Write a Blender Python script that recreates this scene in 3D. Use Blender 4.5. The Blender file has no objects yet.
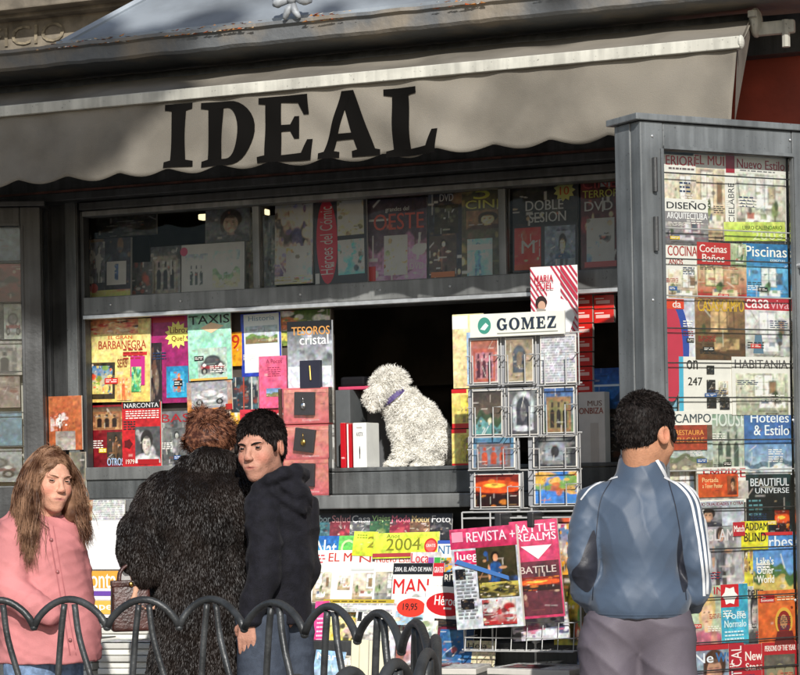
import bpy, bmesh, math, random
import numpy as np
from mathutils import Vector, Matrix, Euler
S = bpy.context.scene
COL = S.collection
R_ = math.radians
rnd = random.Random(7)

# ------------------------------------------------------------------ camera
FPX = 2240.0                        # focal length in photo pixels (800 wide)
YAW, ROLL = R_(22.5), R_(1.1)
CAM = Vector((3.14, -7.58, 1.34))
DV = Vector((-math.sin(YAW), math.cos(YAW), 0))
RV = Vector((math.cos(YAW), math.sin(YAW), 0))
UZ = Vector((0, 0, 1))
cd = bpy.data.cameras.new('camera'); cam = bpy.data.objects.new('camera', cd); COL.objects.link(cam)
cr = RV*math.cos(ROLL)-UZ*math.sin(ROLL); cu = RV*math.sin(ROLL)+UZ*math.cos(ROLL)
cam.matrix_world = Matrix(((cr.x, cu.x, -DV.x, CAM.x), (cr.y, cu.y, -DV.y, CAM.y), (cr.z, cu.z, -DV.z, CAM.z), (0, 0, 0, 1)))
cd.sensor_fit = 'HORIZONTAL'; cd.sensor_width = 36; cd.lens = FPX/800*36
cd.shift_y = (480-337.5)/800; cd.clip_start = 0.1; cd.clip_end = 900
S.camera = cam
S.render.resolution_x = 1024; S.render.resolution_y = 864

# ------------------------------------------------------------------ sky and sun
SUN_EL, SUN_AZ = R_(29.8), R_(27)     # azimuth: to the right of the kiosk's outward normal (-Y)
sdir = Vector((math.sin(SUN_AZ)*math.cos(SUN_EL), -math.cos(SUN_AZ)*math.cos(SUN_EL), math.sin(SUN_EL)))
w = bpy.data.worlds.new('World'); S.world = w; w.use_nodes = True
nt = w.node_tree; nt.nodes.clear()
sky = nt.nodes.new('ShaderNodeTexSky'); sky.sky_type = 'NISHITA'; sky.sun_disc = False
sky.sun_elevation = SUN_EL; sky.sun_rotation = math.atan2(sdir.x, sdir.y)
bg = nt.nodes.new('ShaderNodeBackground'); bg.inputs[1].default_value = 0.1
wo = nt.nodes.new('ShaderNodeOutputWorld')
nt.links.new(sky.outputs[0], bg.inputs[0]); nt.links.new(bg.outputs[0], wo.inputs[0])
ld = bpy.data.lights.new('sun', 'SUN'); ld.energy = 4.5; ld.angle = R_(0.6); ld.color = (1, .965, .91)
sun = bpy.data.objects.new('sun', ld); COL.objects.link(sun)
sun.rotation_euler = sdir.to_track_quat('Z', 'Y').to_euler()
vs = S.view_settings
vs.view_transform = 'Standard'; vs.look = 'None'; vs.gamma = 1; vs.exposure = 0.05; vs.use_curve_mapping = False
S.render.engine = 'CYCLES'
S.cycles.max_bounces = 8; S.cycles.transparent_max_bounces = 16

# ------------------------------------------------------------------ pixel -> world
def ray(px, py):
    a = (px-400)/FPX; b = (480-py)/FPX
    a2 = a*math.cos(ROLL)+b*math.sin(ROLL); b2 = -a*math.sin(ROLL)+b*math.cos(ROLL)
    return DV+RV*a2+UZ*b2
def at(px, py, Y):                  # point on the plane y = Y
    r = ray(px, py); return CAM+r*((Y-CAM.y)/r.y)
def atd(px, py, depth):             # point at a distance along the view
    return CAM+ray(px, py)*depth
class Plane:
    """vertical plane: local x along the front, local y pointing back, z up"""
    def __init__(s, o, ang):
        s.o = Vector(o); s.ang = ang
        s.u = Vector((math.cos(ang), math.sin(ang), 0)); s.n = Vector((-math.sin(ang), math.cos(ang), 0))
    def uv(s, px, py, off=0):
        r = ray(px, py); t = ((s.o+s.n*off-CAM).dot(s.n))/r.dot(s.n)
        p = CAM+r*t; return (p-s.o).dot(s.u), p.z
    def world(s, x, z, off=0):
        p = s.o+s.u*x+s.n*off; return Vector((p.x, p.y, z))

# ------------------------------------------------------------------ materials
def lin(c):
    if isinstance(c, str):
        c = tuple(int(c[i:i+2], 16) for i in (0, 2, 4))
    if max(c) > 1.0 or isinstance(c[0], int):
        return tuple((v/255/12.92 if v/255 <= .04045 else ((v/255+.055)/1.055)**2.4) for v in c)
    return tuple(c)
def _nodes(name):
    m = bpy.data.materials.new(name); m.use_nodes = True
    t = m.node_tree; b = t.nodes['Principled BSDF']; return m, t, b
def mat(name, c, rough=.5, metal=0, var=.12, scale=8, bump=0, bscale=60, spec=.5, c2=None, lo=.42, hi=.6, sheen=0, streak=0):
    m, t, b = _nodes(name); c = lin(c)
    tc = t.nodes.new('ShaderNodeTexCoord')
    n = t.nodes.new('ShaderNodeTexNoise'); n.inputs['Scale'].default_value = scale; n.inputs['Detail'].default_value = 6
    t.links.new(tc.outputs['Object'], n.inputs['Vector'])
    cr_ = t.nodes.new('ShaderNodeValToRGB')
    cr_.color_ramp.elements[0].position = lo; cr_.color_ramp.elements[1].position = hi
    a = c if c2 else tuple(v*(1-var) for v in c); d = lin(c2) if c2 else tuple(min(1, v*(1+var)) for v in c)
    cr_.color_ramp.elements[0].color = (*a, 1); cr_.color_ramp.elements[1].color = (*d, 1)
    t.links.new(n.outputs[0], cr_.inputs[0])
    if streak:      # rain streaks and grime: noise stretched down the surface, plus small worn spots
        mp = t.nodes.new('ShaderNodeMapping'); mp.inputs['Scale'].default_value = (1, 1, .07); t.links.new(tc.outputs['Object'], mp.inputs['Vector'])
        ns = t.nodes.new('ShaderNodeTexNoise'); ns.inputs['Scale'].default_value = 38; ns.inputs['Detail'].default_value = 4; t.links.new(mp.outputs[0], ns.inputs['Vector'])
        ng = t.nodes.new('ShaderNodeTexNoise'); ng.inputs['Scale'].default_value = 110; ng.inputs['Detail'].default_value = 3; t.links.new(tc.outputs['Object'], ng.inputs['Vector'])
        m1 = t.nodes.new('ShaderNodeMapRange'); m1.inputs[1].default_value = .40; m1.inputs[2].default_value = .62; m1.inputs[3].default_value = 1-streak; m1.inputs[4].default_value = 1.06; t.links.new(ns.outputs[0], m1.inputs[0])
        m2 = t.nodes.new('ShaderNodeMapRange'); m2.inputs[1].default_value = .66; m2.inputs[2].default_value = .72; m2.inputs[3].default_value = 1; m2.inputs[4].default_value = .55; t.links.new(ng.outputs[0], m2.inputs[0])
        mm = t.nodes.new('ShaderNodeMath'); mm.operation = 'MULTIPLY'; t.links.new(m1.outputs[0], mm.inputs[0]); t.links.new(m2.outputs[0], mm.inputs[1])
        sc_ = t.nodes.new('ShaderNodeVectorMath'); sc_.operation = 'SCALE'; t.links.new(cr_.outputs[0], sc_.inputs[0]); t.links.new(mm.outputs[0], sc_.inputs['Scale']); t.links.new(sc_.outputs[0], b.inputs['Base Color'])
    else: t.links.new(cr_.outputs[0], b.inputs['Base Color'])
    mr = t.nodes.new('ShaderNodeMapRange'); mr.inputs[3].default_value = max(0, rough-.1); mr.inputs[4].default_value = min(1, rough+.1)
    t.links.new(n.outputs[0], mr.inputs[0]); t.links.new(mr.outputs[0], b.inputs['Roughness'])
    b.inputs['Metallic'].default_value = metal; b.inputs['Specular IOR Level'].default_value = spec
    if sheen: b.inputs['Sheen Weight'].default_value = sheen
    if bump:
        n2 = t.nodes.new('ShaderNodeTexNoise'); n2.inputs['Scale'].default_value = bscale; n2.inputs['Detail'].default_value = 5
        t.links.new(tc.outputs['Object'], n2.inputs['Vector'])
        bp = t.nodes.new('ShaderNodeBump'); bp.inputs['Strength'].default_value = bump; bp.inputs['Distance'].default_value = .01
        t.links.new(n2.outputs[0], bp.inputs['Height']); t.links.new(bp.outputs[0], b.inputs['Normal'])
    return m
def mat_vc(name, rough=.4, spec=.4, var=.06, scale=30, bump=0, bscale=60, sss=0, coat=0, sheen=0):
    m, t, b = _nodes(name)
    at_ = t.nodes.new('ShaderNodeAttribute'); at_.attribute_name = 'Col'
    tc = t.nodes.new('ShaderNodeTexCoord')
    n = t.nodes.new('ShaderNodeTexNoise'); n.inputs['Scale'].default_value = scale; n.inputs['Detail'].default_value = 4
    t.links.new(tc.outputs['Object'], n.inputs['Vector'])
    mr = t.nodes.new('ShaderNodeMapRange'); mr.inputs[1].default_value = .3; mr.inputs[2].default_value = .7
    mr.inputs[3].default_value = 1-var; mr.inputs[4].default_value = 1+var
    t.links.new(n.outputs[0], mr.inputs[0])
    mx = t.nodes.new('ShaderNodeVectorMath'); mx.operation = 'SCALE'
    t.links.new(at_.outputs['Color'], mx.inputs[0]); t.links.new(mr.outputs[0], mx.inputs['Scale'])
    t.links.new(mx.outputs[0], b.inputs['Base Color'])
    b.inputs['Roughness'].default_value = rough; b.inputs['Specular IOR Level'].default_value = spec
    if coat: b.inputs['Coat Weight'].default_value = coat; b.inputs['Coat Roughness'].default_value = .12
    if sheen: b.inputs['Sheen Weight'].default_value = sheen
    if sss:
        b.inputs['Subsurface Weight'].default_value = sss; b.inputs['Subsurface Radius'].default_value = (.012, .005, .003)
        b.inputs['Subsurface Scale'].default_value = .6
    if bump:
        n2 = t.nodes.new('ShaderNodeTexNoise'); n2.inputs['Scale'].default_value = bscale; n2.inputs['Detail'].default_value = 5
        t.links.new(tc.outputs['Object'], n2.inputs['Vector'])
        bp = t.nodes.new('ShaderNodeBump'); bp.inputs['Strength'].default_value = bump; bp.inputs['Distance'].default_value = .01
        t.links.new(n2.outputs[0], bp.inputs['Height']); t.links.new(bp.outputs[0], b.inputs['Normal'])
    return m
def mat_glass(name, tint=(.93, .95, .94), gloss=1.0):
    m = bpy.data.materials.new(name); m.use_nodes = True; t = m.node_tree; t.nodes.clear()
    o = t.nodes.new('ShaderNodeOutputMaterial'); tr = t.nodes.new('ShaderNodeBsdfTransparent'); gl = t.nodes.new('ShaderNodeBsdfGlossy')
    tr.inputs[0].default_value = (*tint, 1); gl.inputs['Roughness'].default_value = .02; gl.inputs[0].default_value = (gloss, gloss, gloss, 1)
    fr = t.nodes.new('ShaderNodeFresnel'); fr.inputs[0].default_value = 1.45; mx = t.nodes.new('ShaderNodeMixShader')
    t.links.new(fr.outputs[0], mx.inputs[0]); t.links.new(tr.outputs[0], mx.inputs[1]); t.links.new(gl.outputs[0], mx.inputs[2]); t.links.new(mx.outputs[0], o.inputs[0])
    return m
def mat_emit(name, c, s):
    m, t, b = _nodes(name); b.inputs['Emission Color'].default_value = (*lin(c), 1); b.inputs['Emission Strength'].default_value = s
    return m
M = {
 'frame': mat('kiosk_paint', (.125, .132, .132), .45, .25, .25, 5, .12, 90, streak=.3),
 'frame_dark': mat('kiosk_dark_paint', (.055, .057, .058), .45, .2, .25, 6, .1, 60, streak=.3),
 'frame_mid': mat('kiosk_bar_paint', (.20, .205, .20), .42, .2, .2, 4, .06, 80, streak=.25),
 'door': mat('door_paint', (.165, .176, .180), .42, .2, .2, 3.5, .08, 80, streak=.22),
 'alu': mat('bare_aluminium', (.55, .56, .57), .35, .6, .1, 30),
 'rust': mat('red_brown_trim', (.13, .05, .035), .7, 0, .35, 14, .3),
 'black': mat('interior_black', (.012, .012, .013), .8),
 'black_box': mat('black_plastic', (.02, .02, .022), .4),
 'inner': mat('interior_shelving', (.075, .06, .05), .7, 0, .4, 5),
 'roof': mat('roof_zinc', (.27, .30, .33), .5, .3, .25, 2.2, .12, 25),
 'gutter': mat('gutter_lead', (.14, .148, .155), .6, .15, .35, 5, .4, 30, c2=(.26, .225, .18), lo=.44, hi=.66),
 'canvas': mat('awning_canvas', (.198, .180, .150), .92, 0, .2, 2.6, .25, 420, .05),
 'canvas_print': mat('canvas_lettering', (.007, .0065, .006), .95, 0, .0, 60, spec=.0),
 'seam_tape': mat('seam_tape', (.115, .105, .09), .9, 0, .2, 30, spec=.05),
 'bar_white': mat('white_enamel', (.50, .49, .43), .75, 0, .14, 7, spec=.15, streak=.15),
 'red_panel': mat('red_lacquer', (.33, .05, .025), .5, 0, .3, 3, .1),
 'stone': mat('old_stone', (.17, .145, .11), .85, 0, .35, 5, .6, 14),
 'stone_cut': mat('stone_lettering', (.21, .175, .12), .85, 0, .3, 30),
 'pave': mat('pavement_slabs', (.22, .20, .18), .85, 0, .2, 3, .3, 40),
 'iron': mat('cast_iron_paint', (.055, .058, .060), .42, .4, .3, 12, .25, 60),
 'wire': mat('white_wire', (.48, .48, .47), .4, .1, .1, 20),
 'print': mat_vc('printed_cover', .38, .45, .05, 25, coat=.25),
 'paper': mat_vc('matt_print', .75, .2, .06, 40),
 'glass': mat_glass('window_glass', (.93, .935, .93), .22),
 'glass_clear': mat_glass('door_glass', (.98, .985, .98), .35),
 'plastic_clear': mat_glass('clear_plastic', (.93, .93, .93)),
 'lamp': mat_emit('lit_tube', (1.0, .85, .5), 1.6),
 'leather': mat('brown_leather', (.055, .02, .016), .38, 0, .35, 20, .3, 120),
 'gold': mat('gold_charm', (.7, .45, .12), .3, 1),
 'silver': mat('silver_charm', (.8, .8, .82), .25, 1),
 'velvet': mat('jewel_box', (.012, .013, .03), .7),
 'leaf': mat('dry_leaves', (.35, .2, .07), .8, 0, .5, 60),
}

# ------------------------------------------------------------------ mesh builder
class MB:
    def __init__(s): s.v = []; s.f = []; s.c = []; s.m = []; s.vc = None
    def add(s, vs_, fs, c=(.5, .5, .5), m=0):
        o = len(s.v); s.v += [tuple(p) for p in vs_]
        for f in fs: s.f.append(tuple(o+i for i in f)); s.c.append(c); s.m.append(m)
        return s
    def box(s, x0, x1, y0, y1, z0, z1, c=(.5, .5, .5), m=0, b=0):
        if b:
            b = min(b, (x1-x0)*.3, (y1-y0)*.3, (z1-z0)*.3)
            bm = bmesh.new(); bmesh.ops.create_cube(bm, size=1)
            for v in bm.verts: v.co = Vector((x0+(v.co.x+.5)*(x1-x0), y0+(v.co.y+.5)*(y1-y0), z0+(v.co.z+.5)*(z1-z0)))
            bmesh.ops.bevel(bm, geom=bm.edges[:], offset=b, segments=2, affect='EDGES', profile=.6)
            bm.verts.index_update()
            s.add([v.co for v in bm.verts], [[v.index for v in f.verts] for f in bm.faces], c, m); bm.free(); return s
        v = [(x, y, z) for x in (x0, x1) for y in (y0, y1) for z in (z0, z1)]
        return s.add(v, [(0, 1, 3, 2), (4, 6, 7, 5), (0, 4, 5, 1), (2, 3, 7, 6), (0, 2, 6, 4), (1, 5, 7, 3)], c, m)
    def tube(s, pts, r, n=8, c=(.5, .5, .5), m=0, cap=True):
        pts = [Vector(p) for p in pts]; rs = r if isinstance(r, (list, tuple)) else [r]*len(pts)
        vs_ = []; up = None
        for i, p in enumerate(pts):
            t = (pts[min(i+1, len(pts)-1)]-pts[max(i-1, 0)])
            t = t.normalized() if t.length > 1e-9 else Vector((0, 0, 1))
            if up is None: up = Vector((0, 0, 1)) if abs(t.z) < .9 else Vector((1, 0, 0))
            a = t.cross(up).normalized(); b = a.cross(t).normalized(); up = b
            for k in range(n):
                q = 2*math.pi*k/n; vs_.append(p+(a*math.cos(q)+b*math.sin(q))*rs[i])
        fs = []
        for i in range(len(pts)-1):
            for k in range(n):
                k2 = (k+1) % n; fs.append((i*n+k, i*n+k2, (i+1)*n+k2, (i+1)*n+k))
        if cap: fs.append(tuple(range(n))[::-1]); fs.append(tuple((len(pts)-1)*n+k for k in range(n)))
        return s.add(vs_, fs, c, m)
    def ell(s, ctr, rad, nu=16, nv=10, c=(.5, .5, .5), m=0):
        vs_ = []; fs = []
        for j in range(nv+1):
            ph = math.pi*j/nv-math.pi/2
            for i in range(nu):
                th = 2*math.pi*i/nu
                vs_.append((ctr[0]+rad[0]*math.cos(ph)*math.cos(th), ctr[1]+rad[1]*math.cos(ph)*math.sin(th), ctr[2]+rad[2]*math.sin(ph)))
        for j in range(nv):
            for i in range(nu):
                i2 = (i+1) % nu; fs.append((j*nu+i, j*nu+i2, (j+1)*nu+i2, (j+1)*nu+i))
        return s.add(vs_, fs, c, m)
    def xf(s, mt):
        s.v = [tuple(mt @ Vector(p)) for p in s.v]; return s
    def build(s, name, mats, parent=None, smooth=False, loc=None, rot=None):
        me = bpy.data.meshes.new(name); me.from_pydata(s.v, [], s.f)
        if not isinstance(mats, (list, tuple)): mats = [mats]
        for q in mats: me.materials.append(M[q] if isinstance(q, str) else q)
        me.polygons.foreach_set('material_index', s.m)
        ca = me.color_attributes.new('Col', 'FLOAT_COLOR', 'CORNER')
        if s.vc is None:
            arr = np.ones((len(me.loops), 4), np.float32); memo = {}; rows = []
            for f, c in zip(s.f, s.c):
                if isinstance(c, tuple) and not isinstance(c[0], (float, int)): rows.extend(c); continue
                if c not in memo: memo[c] = c if (isinstance(c, tuple) and isinstance(c[0], float)) else lin(c)
                rows.extend([memo[c]]*len(f))
            arr[:, :3] = np.array(rows, np.float32).reshape(-1, 3)
        else:
            arr = np.ones((len(me.loops), 4), np.float32)
            li = np.zeros(len(me.loops), np.int32); me.loops.foreach_get('vertex_index', li)
            arr[:, :3] = np.asarray(s.vc)[li]
        ca.data.foreach_set('color', arr.ravel())
        if smooth: me.shade_smooth()
        me.update()
        o = bpy.data.objects.new(name, me); COL.objects.link(o)
        if parent: o.parent = parent
        if loc is not None: o.location = loc
        if rot is not None: o.rotation_euler = rot
        return o
def tag(o, label=None, cat=None, group=None, kind=None):
    if label: o['label'] = label
    if cat: o['category'] = cat
    if group: o['group'] = group
    if kind: o['kind'] = kind
    return o
def empty(name, loc, rz=0, label=None, cat=None, group=None):
    o = bpy.data.objects.new(name, None); COL.objects.link(o); o.location = loc; o.rotation_euler = (0, 0, rz); o.empty_display_size = .1
    return tag(o, label, cat, group)
_tx = {}
def text_mesh(s):
    """Blender's built-in font as flat triangles, normalised to a 1x1 box"""
    if s in _tx: return _tx[s]
    cu_ = bpy.data.curves.new('t', 'FONT'); cu_.body = s; cu_.resolution_u = 3
    ob = bpy.data.objects.new('t', cu_); COL.objects.link(ob)
    me = ob.to_mesh(); v = [tuple(p.co) for p in me.vertices]; f = [tuple(p.vertices) for p in me.polygons]
    ob.to_mesh_clear(); bpy.data.objects.remove(ob); bpy.data.curves.remove(cu_)
    if not v: _tx[s] = ([], []); return _tx[s]
    xs = [p[0] for p in v]; ys = [p[1] for p in v]; w_ = max(xs)-min(xs) or 1; h_ = max(ys)-min(ys) or 1
    _tx[s] = ([((p[0]-min(xs))/w_, (p[1]-min(ys))/h_) for p in v], f); return _tx[s]
def poly_mesh(splines):
    """filled 2-D outline (with holes) -> flat triangles"""
    cu_ = bpy.data.curves.new('p', 'CURVE'); cu_.dimensions = '2D'; cu_.fill_mode = 'BOTH'
    for sp in splines:
        q = cu_.splines.new('POLY'); q.points.add(len(sp)-1)
        for i, (x, y) in enumerate(sp): q.points[i].co = (x, y, 0, 1)
        q.use_cyclic_u = True
    ob = bpy.data.objects.new('p', cu_); COL.objects.link(ob); me = ob.to_mesh()
    v = [tuple(p.co[:2]) for p in me.vertices]; f = [tuple(p.vertices) for p in me.polygons]
    ob.to_mesh_clear(); bpy.data.objects.remove(ob); bpy.data.curves.remove(cu_); return v, f
def arc(cx, cy, rx, ry, a0, a1, n=10):
    return [(cx+rx*math.cos(R_(a0+(a1-a0)*i/n)), cy+ry*math.sin(R_(a0+(a1-a0)*i/n))) for i in range(n+1)]
def slab_glyph(ch):
    """bold slab-serif capitals, height 1; returns (splines, width)"""
    if ch == 'I':
        return [[(0, 0), (.46, 0), (.46, .09), (.35, .11), (.35, .89), (.46, .91), (.46, 1), (0, 1), (0, .91), (.11, .89), (.11, .11), (0, .09)]], .46
    if ch == 'D':
        o = [(0, 0), (.42, 0)]+arc(.42, .5, .42, .5, -90, 90, 16)+[(0, 1), (0, .91), (.11, .89), (.11, .11), (0, .09)]
        i = [(.34, .1), (.34, .9)]+arc(.40, .5, .18, .40, 90, -90, 14)
        return [o, i], .84
    if ch == 'E':
        return [[(0, 0), (.78, 0), (.80, .32), (.72, .32), (.63, .12), (.35, .10), (.35, .46), (.48, .46), (.54, .34), (.61, .34), (.61, .68), (.54, .68), (.48, .56), (.35, .56), (.35, .9), (.60, .88), (.68, .70), (.76, .70), (.75, 1), (0, 1), (0, .91), (.11, .89), (.11, .11), (0, .09)]], .80
    if ch == 'A':
        o = [(0, 0), (.34, 0), (.34, .09), (.25, .11), (.30, .27), (.58, .27), (.63, .11), (.54, .09), (.54, 0), (.98, 0), (.98, .09), (.90, .11), (.60, 1.02), (.40, 1.02), (.09, .11), (0, .09)]
        return [o, [(.33, .37), (.445, .74), (.55, .37)]], .98
    if ch == 'L':
        return [[(0, 0), (.72, 0), (.75, .36), (.66, .36), (.58, .12), (.35, .10), (.35, .89), (.46, .91), (.46, 1), (0, 1), (0, .91), (.11, .89), (.11, .11), (0, .09)]], .75
    if ch == 'G':
        o = arc(.46, .5, .46, .52, 45, 315, 26)+[(.79, 0), (.87, 0), (.87, .38), (.93, .40), (.93, .48), (.5, .48), (.5, .40), (.6, .38), (.6, .15)]
        o += arc(.46, .5, .20, .40, 300, 60, 18)+[(.70, .66), (.80, .66), (.80, 1.0), (.73, 1.0)]
        return [o], .93
    if ch == 'O':
        return [arc(.47, .5, .47, .52, 0, 350, 26), arc(.47, .5, .22, .42, 0, 350, 22)], .94
    if ch == 'M':
        return [[(0, 0), (.32, 0), (.32, .09), (.23, .11), (.23, .72), (.48, 0), (.58, 0), (.84, .72), (.84, .11), (.75, .09), (.75, 0), (1.16, 0), (1.16, .09), (1.07, .11), (1.07, .89), (1.16, .91), (1.16, 1), (.82, 1), (.58, .36), (.36, 1), (0, 1), (0, .91), (.11, .89), (.11, .11), (0, .09)]], 1.16
    if ch == 'Z':
        return [[(0, 0), (.76, 0), (.79, .34), (.70, .34), (.62, .11), (.31, .11), (.77, .93), (.77, 1), (.06, 1), (.03, .68), (.12, .68), (.20, .89), (.46, .89), (0, .07)]], .79
def tube_path(pts, n=6):
    """Catmull-Rom through pts"""
    P = [Vector(p) for p in pts]; P = [P[0]*2-P[1]]+P+[P[-1]*2-P[-2]]; out = []
    for i in range(1, len(P)-2):
        for k in range(n):
            t = k/n; a, b, c, d = P[i-1:i+3]
            out.append(.5*((2*b)+(c-a)*t+(2*a-5*b+4*c-d)*t*t+(3*b-a-3*c+d)*t**3))
    out.append(P[-2]); return out
# ------------------------------------------------------------------ printed covers
# element kinds (u, v run 0..1 over the cover, v up):
#  ('R',x0,y0,x1,y1,col) ('E',cx,cy,rx,ry,col) ('T',text,x0,y0,x1,y1,col) ('S',cx,cy,r,n,col) ('G',pts,col) ('L',x0,y0,x1,y1,n,col)
#  ('P',x0,y0,x1,y1,kind,seed,[palette])
def _mix(A, c, w_): A[:] = A*(1-w_[..., None])+np.array(lin(c))*w_[..., None]
def paint(kind, nx, ny, seed, pal=None):
    g = np.random.default_rng(seed)
    U, V = np.meshgrid(np.linspace(0, 1, nx), np.linspace(0, 1, ny), indexing='ij')
    A = np.zeros((nx, ny, 3))
    def soft(d, e=.04): return np.clip(.5-d/e, 0, 1)
    def ell(cx, cy, rx, ry, c, a=1, e=.25): _mix(A, c, a*soft(np.sqrt(((U-cx)/rx)**2+((V-cy)/ry)**2)-1, e))
    def rect(x0, y0, x1, y1, c, a=1): _mix(A, c, a*soft(np.maximum(np.maximum(x0-U, U-x1), np.maximum(y0-V, V-y1)), .03))
    def lin_(c0, c1): 
        c0 = np.array(lin(c0)); c1 = np.array(lin(c1)); A[:] = c0*(1-V[..., None])+c1*V[..., None]
    def spots(n, cols, r=.08, a=.8, y0=0, y1=1):
        for _ in range(n):
            q = g.uniform(.3, 1)*r; ell(g.uniform(0, 1), g.uniform(y0, y1), q*g.uniform(.6, 1.8), q*g.uniform(.5, 1.4), cols[g.integers(len(cols))], a, .4)
    p = (pal*5)[:max(5, len(pal))] if pal else None
    if kind == 'room':
        p = p or ['e4dccb', 'b59f7e', 'f6f4ec', '6d5a41', '8d9a63']
        lin_(p[1], p[0]); rect(0, 0, 1, .26, p[1]); rect(0, .24, 1, .27, p[3], .7); x = g.uniform(.05, .5); rect(x-.02, .42, x+.36, .98, p[3], .75); rect(x, .45, x+.16, .95, p[2]); rect(x+.18, .45, x+.34, .95, p[2])
        for yy_ in (.6, .78): rect(x, yy_, x+.34, yy_+.012, p[3], .6)
        x2 = g.uniform(.55, .8); rect(x2, .5, x2+.16, .82, p[3], .8); rect(x2+.02, .53, x2+.14, .79, ['8a6a4a', '5a6a78', 'b8a888'][g.integers(3)], .9)
        a = g.uniform(.1, .45); rect(a, .16, a+.5, .34, p[2]); rect(a, .10, a+.5, .17, p[1]); rect(a-.02, .08, a+.52, .105, '3a3028', .8); rect(a+.03, .27, a+.18, .37, ['a8503a', '6a7a58', '4a6078'][g.integers(3)], .9); rect(a+.3, .27, a+.43, .36, p[4], .8)
        b = g.uniform(.5, .75); rect(b, .02, b+.25, .05, '4a3a2a', .9); rect(b+.02, 0, b+.04, .05, '2a2018'); rect(b+.2, 0, b+.22, .05, '2a2018')
        c = g.uniform(.02, .9); ell(c, .42, .07, .13, p[4], .95, .5); ell(c+.03, .50, .04, .08, '3a4a28', .9, .6); rect(c-.01, .2, c+.02, .34, '5a4a38'); spots(7, [p[3], p[4], '4a3c30', p[1]], .05, .7, .02, .95)
        A[:] = A*1.0
    elif kind == 'land':
        p = p or ['5a7fb0', 'a9c3dd', '6f7d4e', '8c7a52']
        lin_(p[1], p[0]); h = .45+.08*np.sin(U*6+g.uniform(0, 6))+.05*np.sin(U*17+g.uniform(0, 6)); _mix(A, p[2], soft(V-h)); _mix(A, p[3], soft(V-h+.18)); spots(12, [p[2], p[3], 'd8cfae'], .06, .8, 0, .4)
    elif kind == 'face':
        p = p or ['6a6a6a', '2a1c14', 'd0a184', '202024']
        lin_(p[0], p[0]); spots(8, [p[0], p[3]], .2, .4); cx = .5+g.uniform(-.08, .08)
        ell(cx+.01, .64, .245, .27, p[1], 1, .12); ell(cx-.17, .5, .07, .22, p[1], .8); ell(cx, -.02, .56, .28, p[3]); ell(cx+.2, .0, .1, .26, p[1], .3); rect(cx-.08, .2, cx+.08, .36, p[2], .8); ell(cx+.02, .25, .1, .05, p[1], .45); ell(cx, .50, .165, .245, p[2], 1, .1); ell(cx+.12, .46, .07, .2, p[1], .4, .8); ell(cx, .72, .17, .06, p[1], .85, .5)
        for s_ in (-1, 1): ell(cx+s_*.068-.01, .545, .030, .012, '1c1410', .85, .8); ell(cx+s_*.068-.01, .585, .045, .010, p[1], .7, .9)
        ell(cx-.01, .385, .05, .013, '7a3830', .75, .8); ell(cx+.02, .46, .02, .06, p[1], .25, .8)
    elif kind == 'figure':
        p = p or ['7d6a52', '20140e', 'cfa07c', '7a1d1d']
        lin_(p[0], p[0]); spots(10, [p[0], p[3], p[1]], .18, .5); cx = .5+g.uniform(-.12, .12)
        t_ = g.uniform(-.3, .3); ell(cx, .80, .10, .11, p[1]); ell(cx+.01, .78, .062, .075, p[2]); ell(cx, .56, .15, .15, p[3]); ell(cx-.04*t_, .36, .11, .2, p[3]); ell(cx-.17, .5, .035, .15, p[2], .9); ell(cx+.18, .58, .10, .03, p[2], .9); ell(cx-.07, .12, .05, .2, p[1], .9); ell(cx+.09, .13, .05, .2, p[1], .9); ell(cx+.06, .45, .06, .25, p[1], .35); spots(12, p, .06)
    elif kind == 'car':
        p = p or ['c8cfc4', '55585c', 'b8bcc0', '9c1f24']
        lin_(p[0], p[0]); ell(.5, .25, .5, .12, p[1], .7); ell(.5, .42, .44, .2, p[2]); ell(.5, .58, .28, .18, p[1]); ell(.5, .58, .22, .12, p[2], .7)
        rect(.1, .32, .9, .42, p[3], .85)
        for x in (.22, .78): ell(x, .24, .1, .12, '16171a'); ell(x, .24, .05, .06, '9a9a9a'); ell(x, .44, .06, .05, 'f4f2e6')
    elif kind == 'building':
        p = p or ['8fa3bd', '8d6a45', '3a2a1c', 'c9a877']
        lin_(p[3], p[0]); rect(.08, 0, .92, .8, p[1]); rect(.16, .08, .84, .7, p[3], .5)
        for x in (.28, .5, .72): rect(x-.07, .1, x+.07, .42, p[2]); ell(x, .42, .07, .1, p[2]); rect(x-.035, .56, x+.035, .68, p[2])
        spots(10, [p[2], p[1], p[3]], .06, .6)
    elif kind == 'arch':
        p = p or ['9b8467', 'd8cbb2', '3c4250', '6a5540']
        lin_(p[3], p[0]); ell(.5, .62, .38, .34, p[1]); rect(.14, .1, .86, .62, p[1], .8); ell(.5, .6, .25, .26, p[2]); rect(.26, .2, .74, .6, p[2]); ell(.5, .5, .1, .2, p[0]); ell(.5, .12, .35, .06, p[1]); spots(14, p, .05, .6)
    elif kind == 'sunset':
        lin_('3a1208', '7a1c0c'); ell(.5, .62, .6, .2, 'd8521c'); ell(.45, .66, .25, .07, 'ffc64a'); ell(.5, .2, .7, .2, '1a0a08', .9); spots(14, ['b43a14', '2a0d0a', 'e88a30'], .08, .6)
    elif kind == 'map':
        p = p or ['3f7ac0', 'd9a645', '6f9a4a', 'c2622e']
        lin_(p[0], p[0]); spots(16, p[1:], .2, .9, .3, 1); spots(12, p[1:], .07, .9, .35, .95); rect(0, 0, 1, .16, p[0])
        for k in range(14): ell(g.uniform(0, 1), g.uniform(.3, .9), .012, .012, '5a2a18', .9)
    elif kind == 'comic':
        p = p or ['d8b040', 'c83a2a', '3868a8', 'e8d8b0', '4a7a3a']
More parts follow.
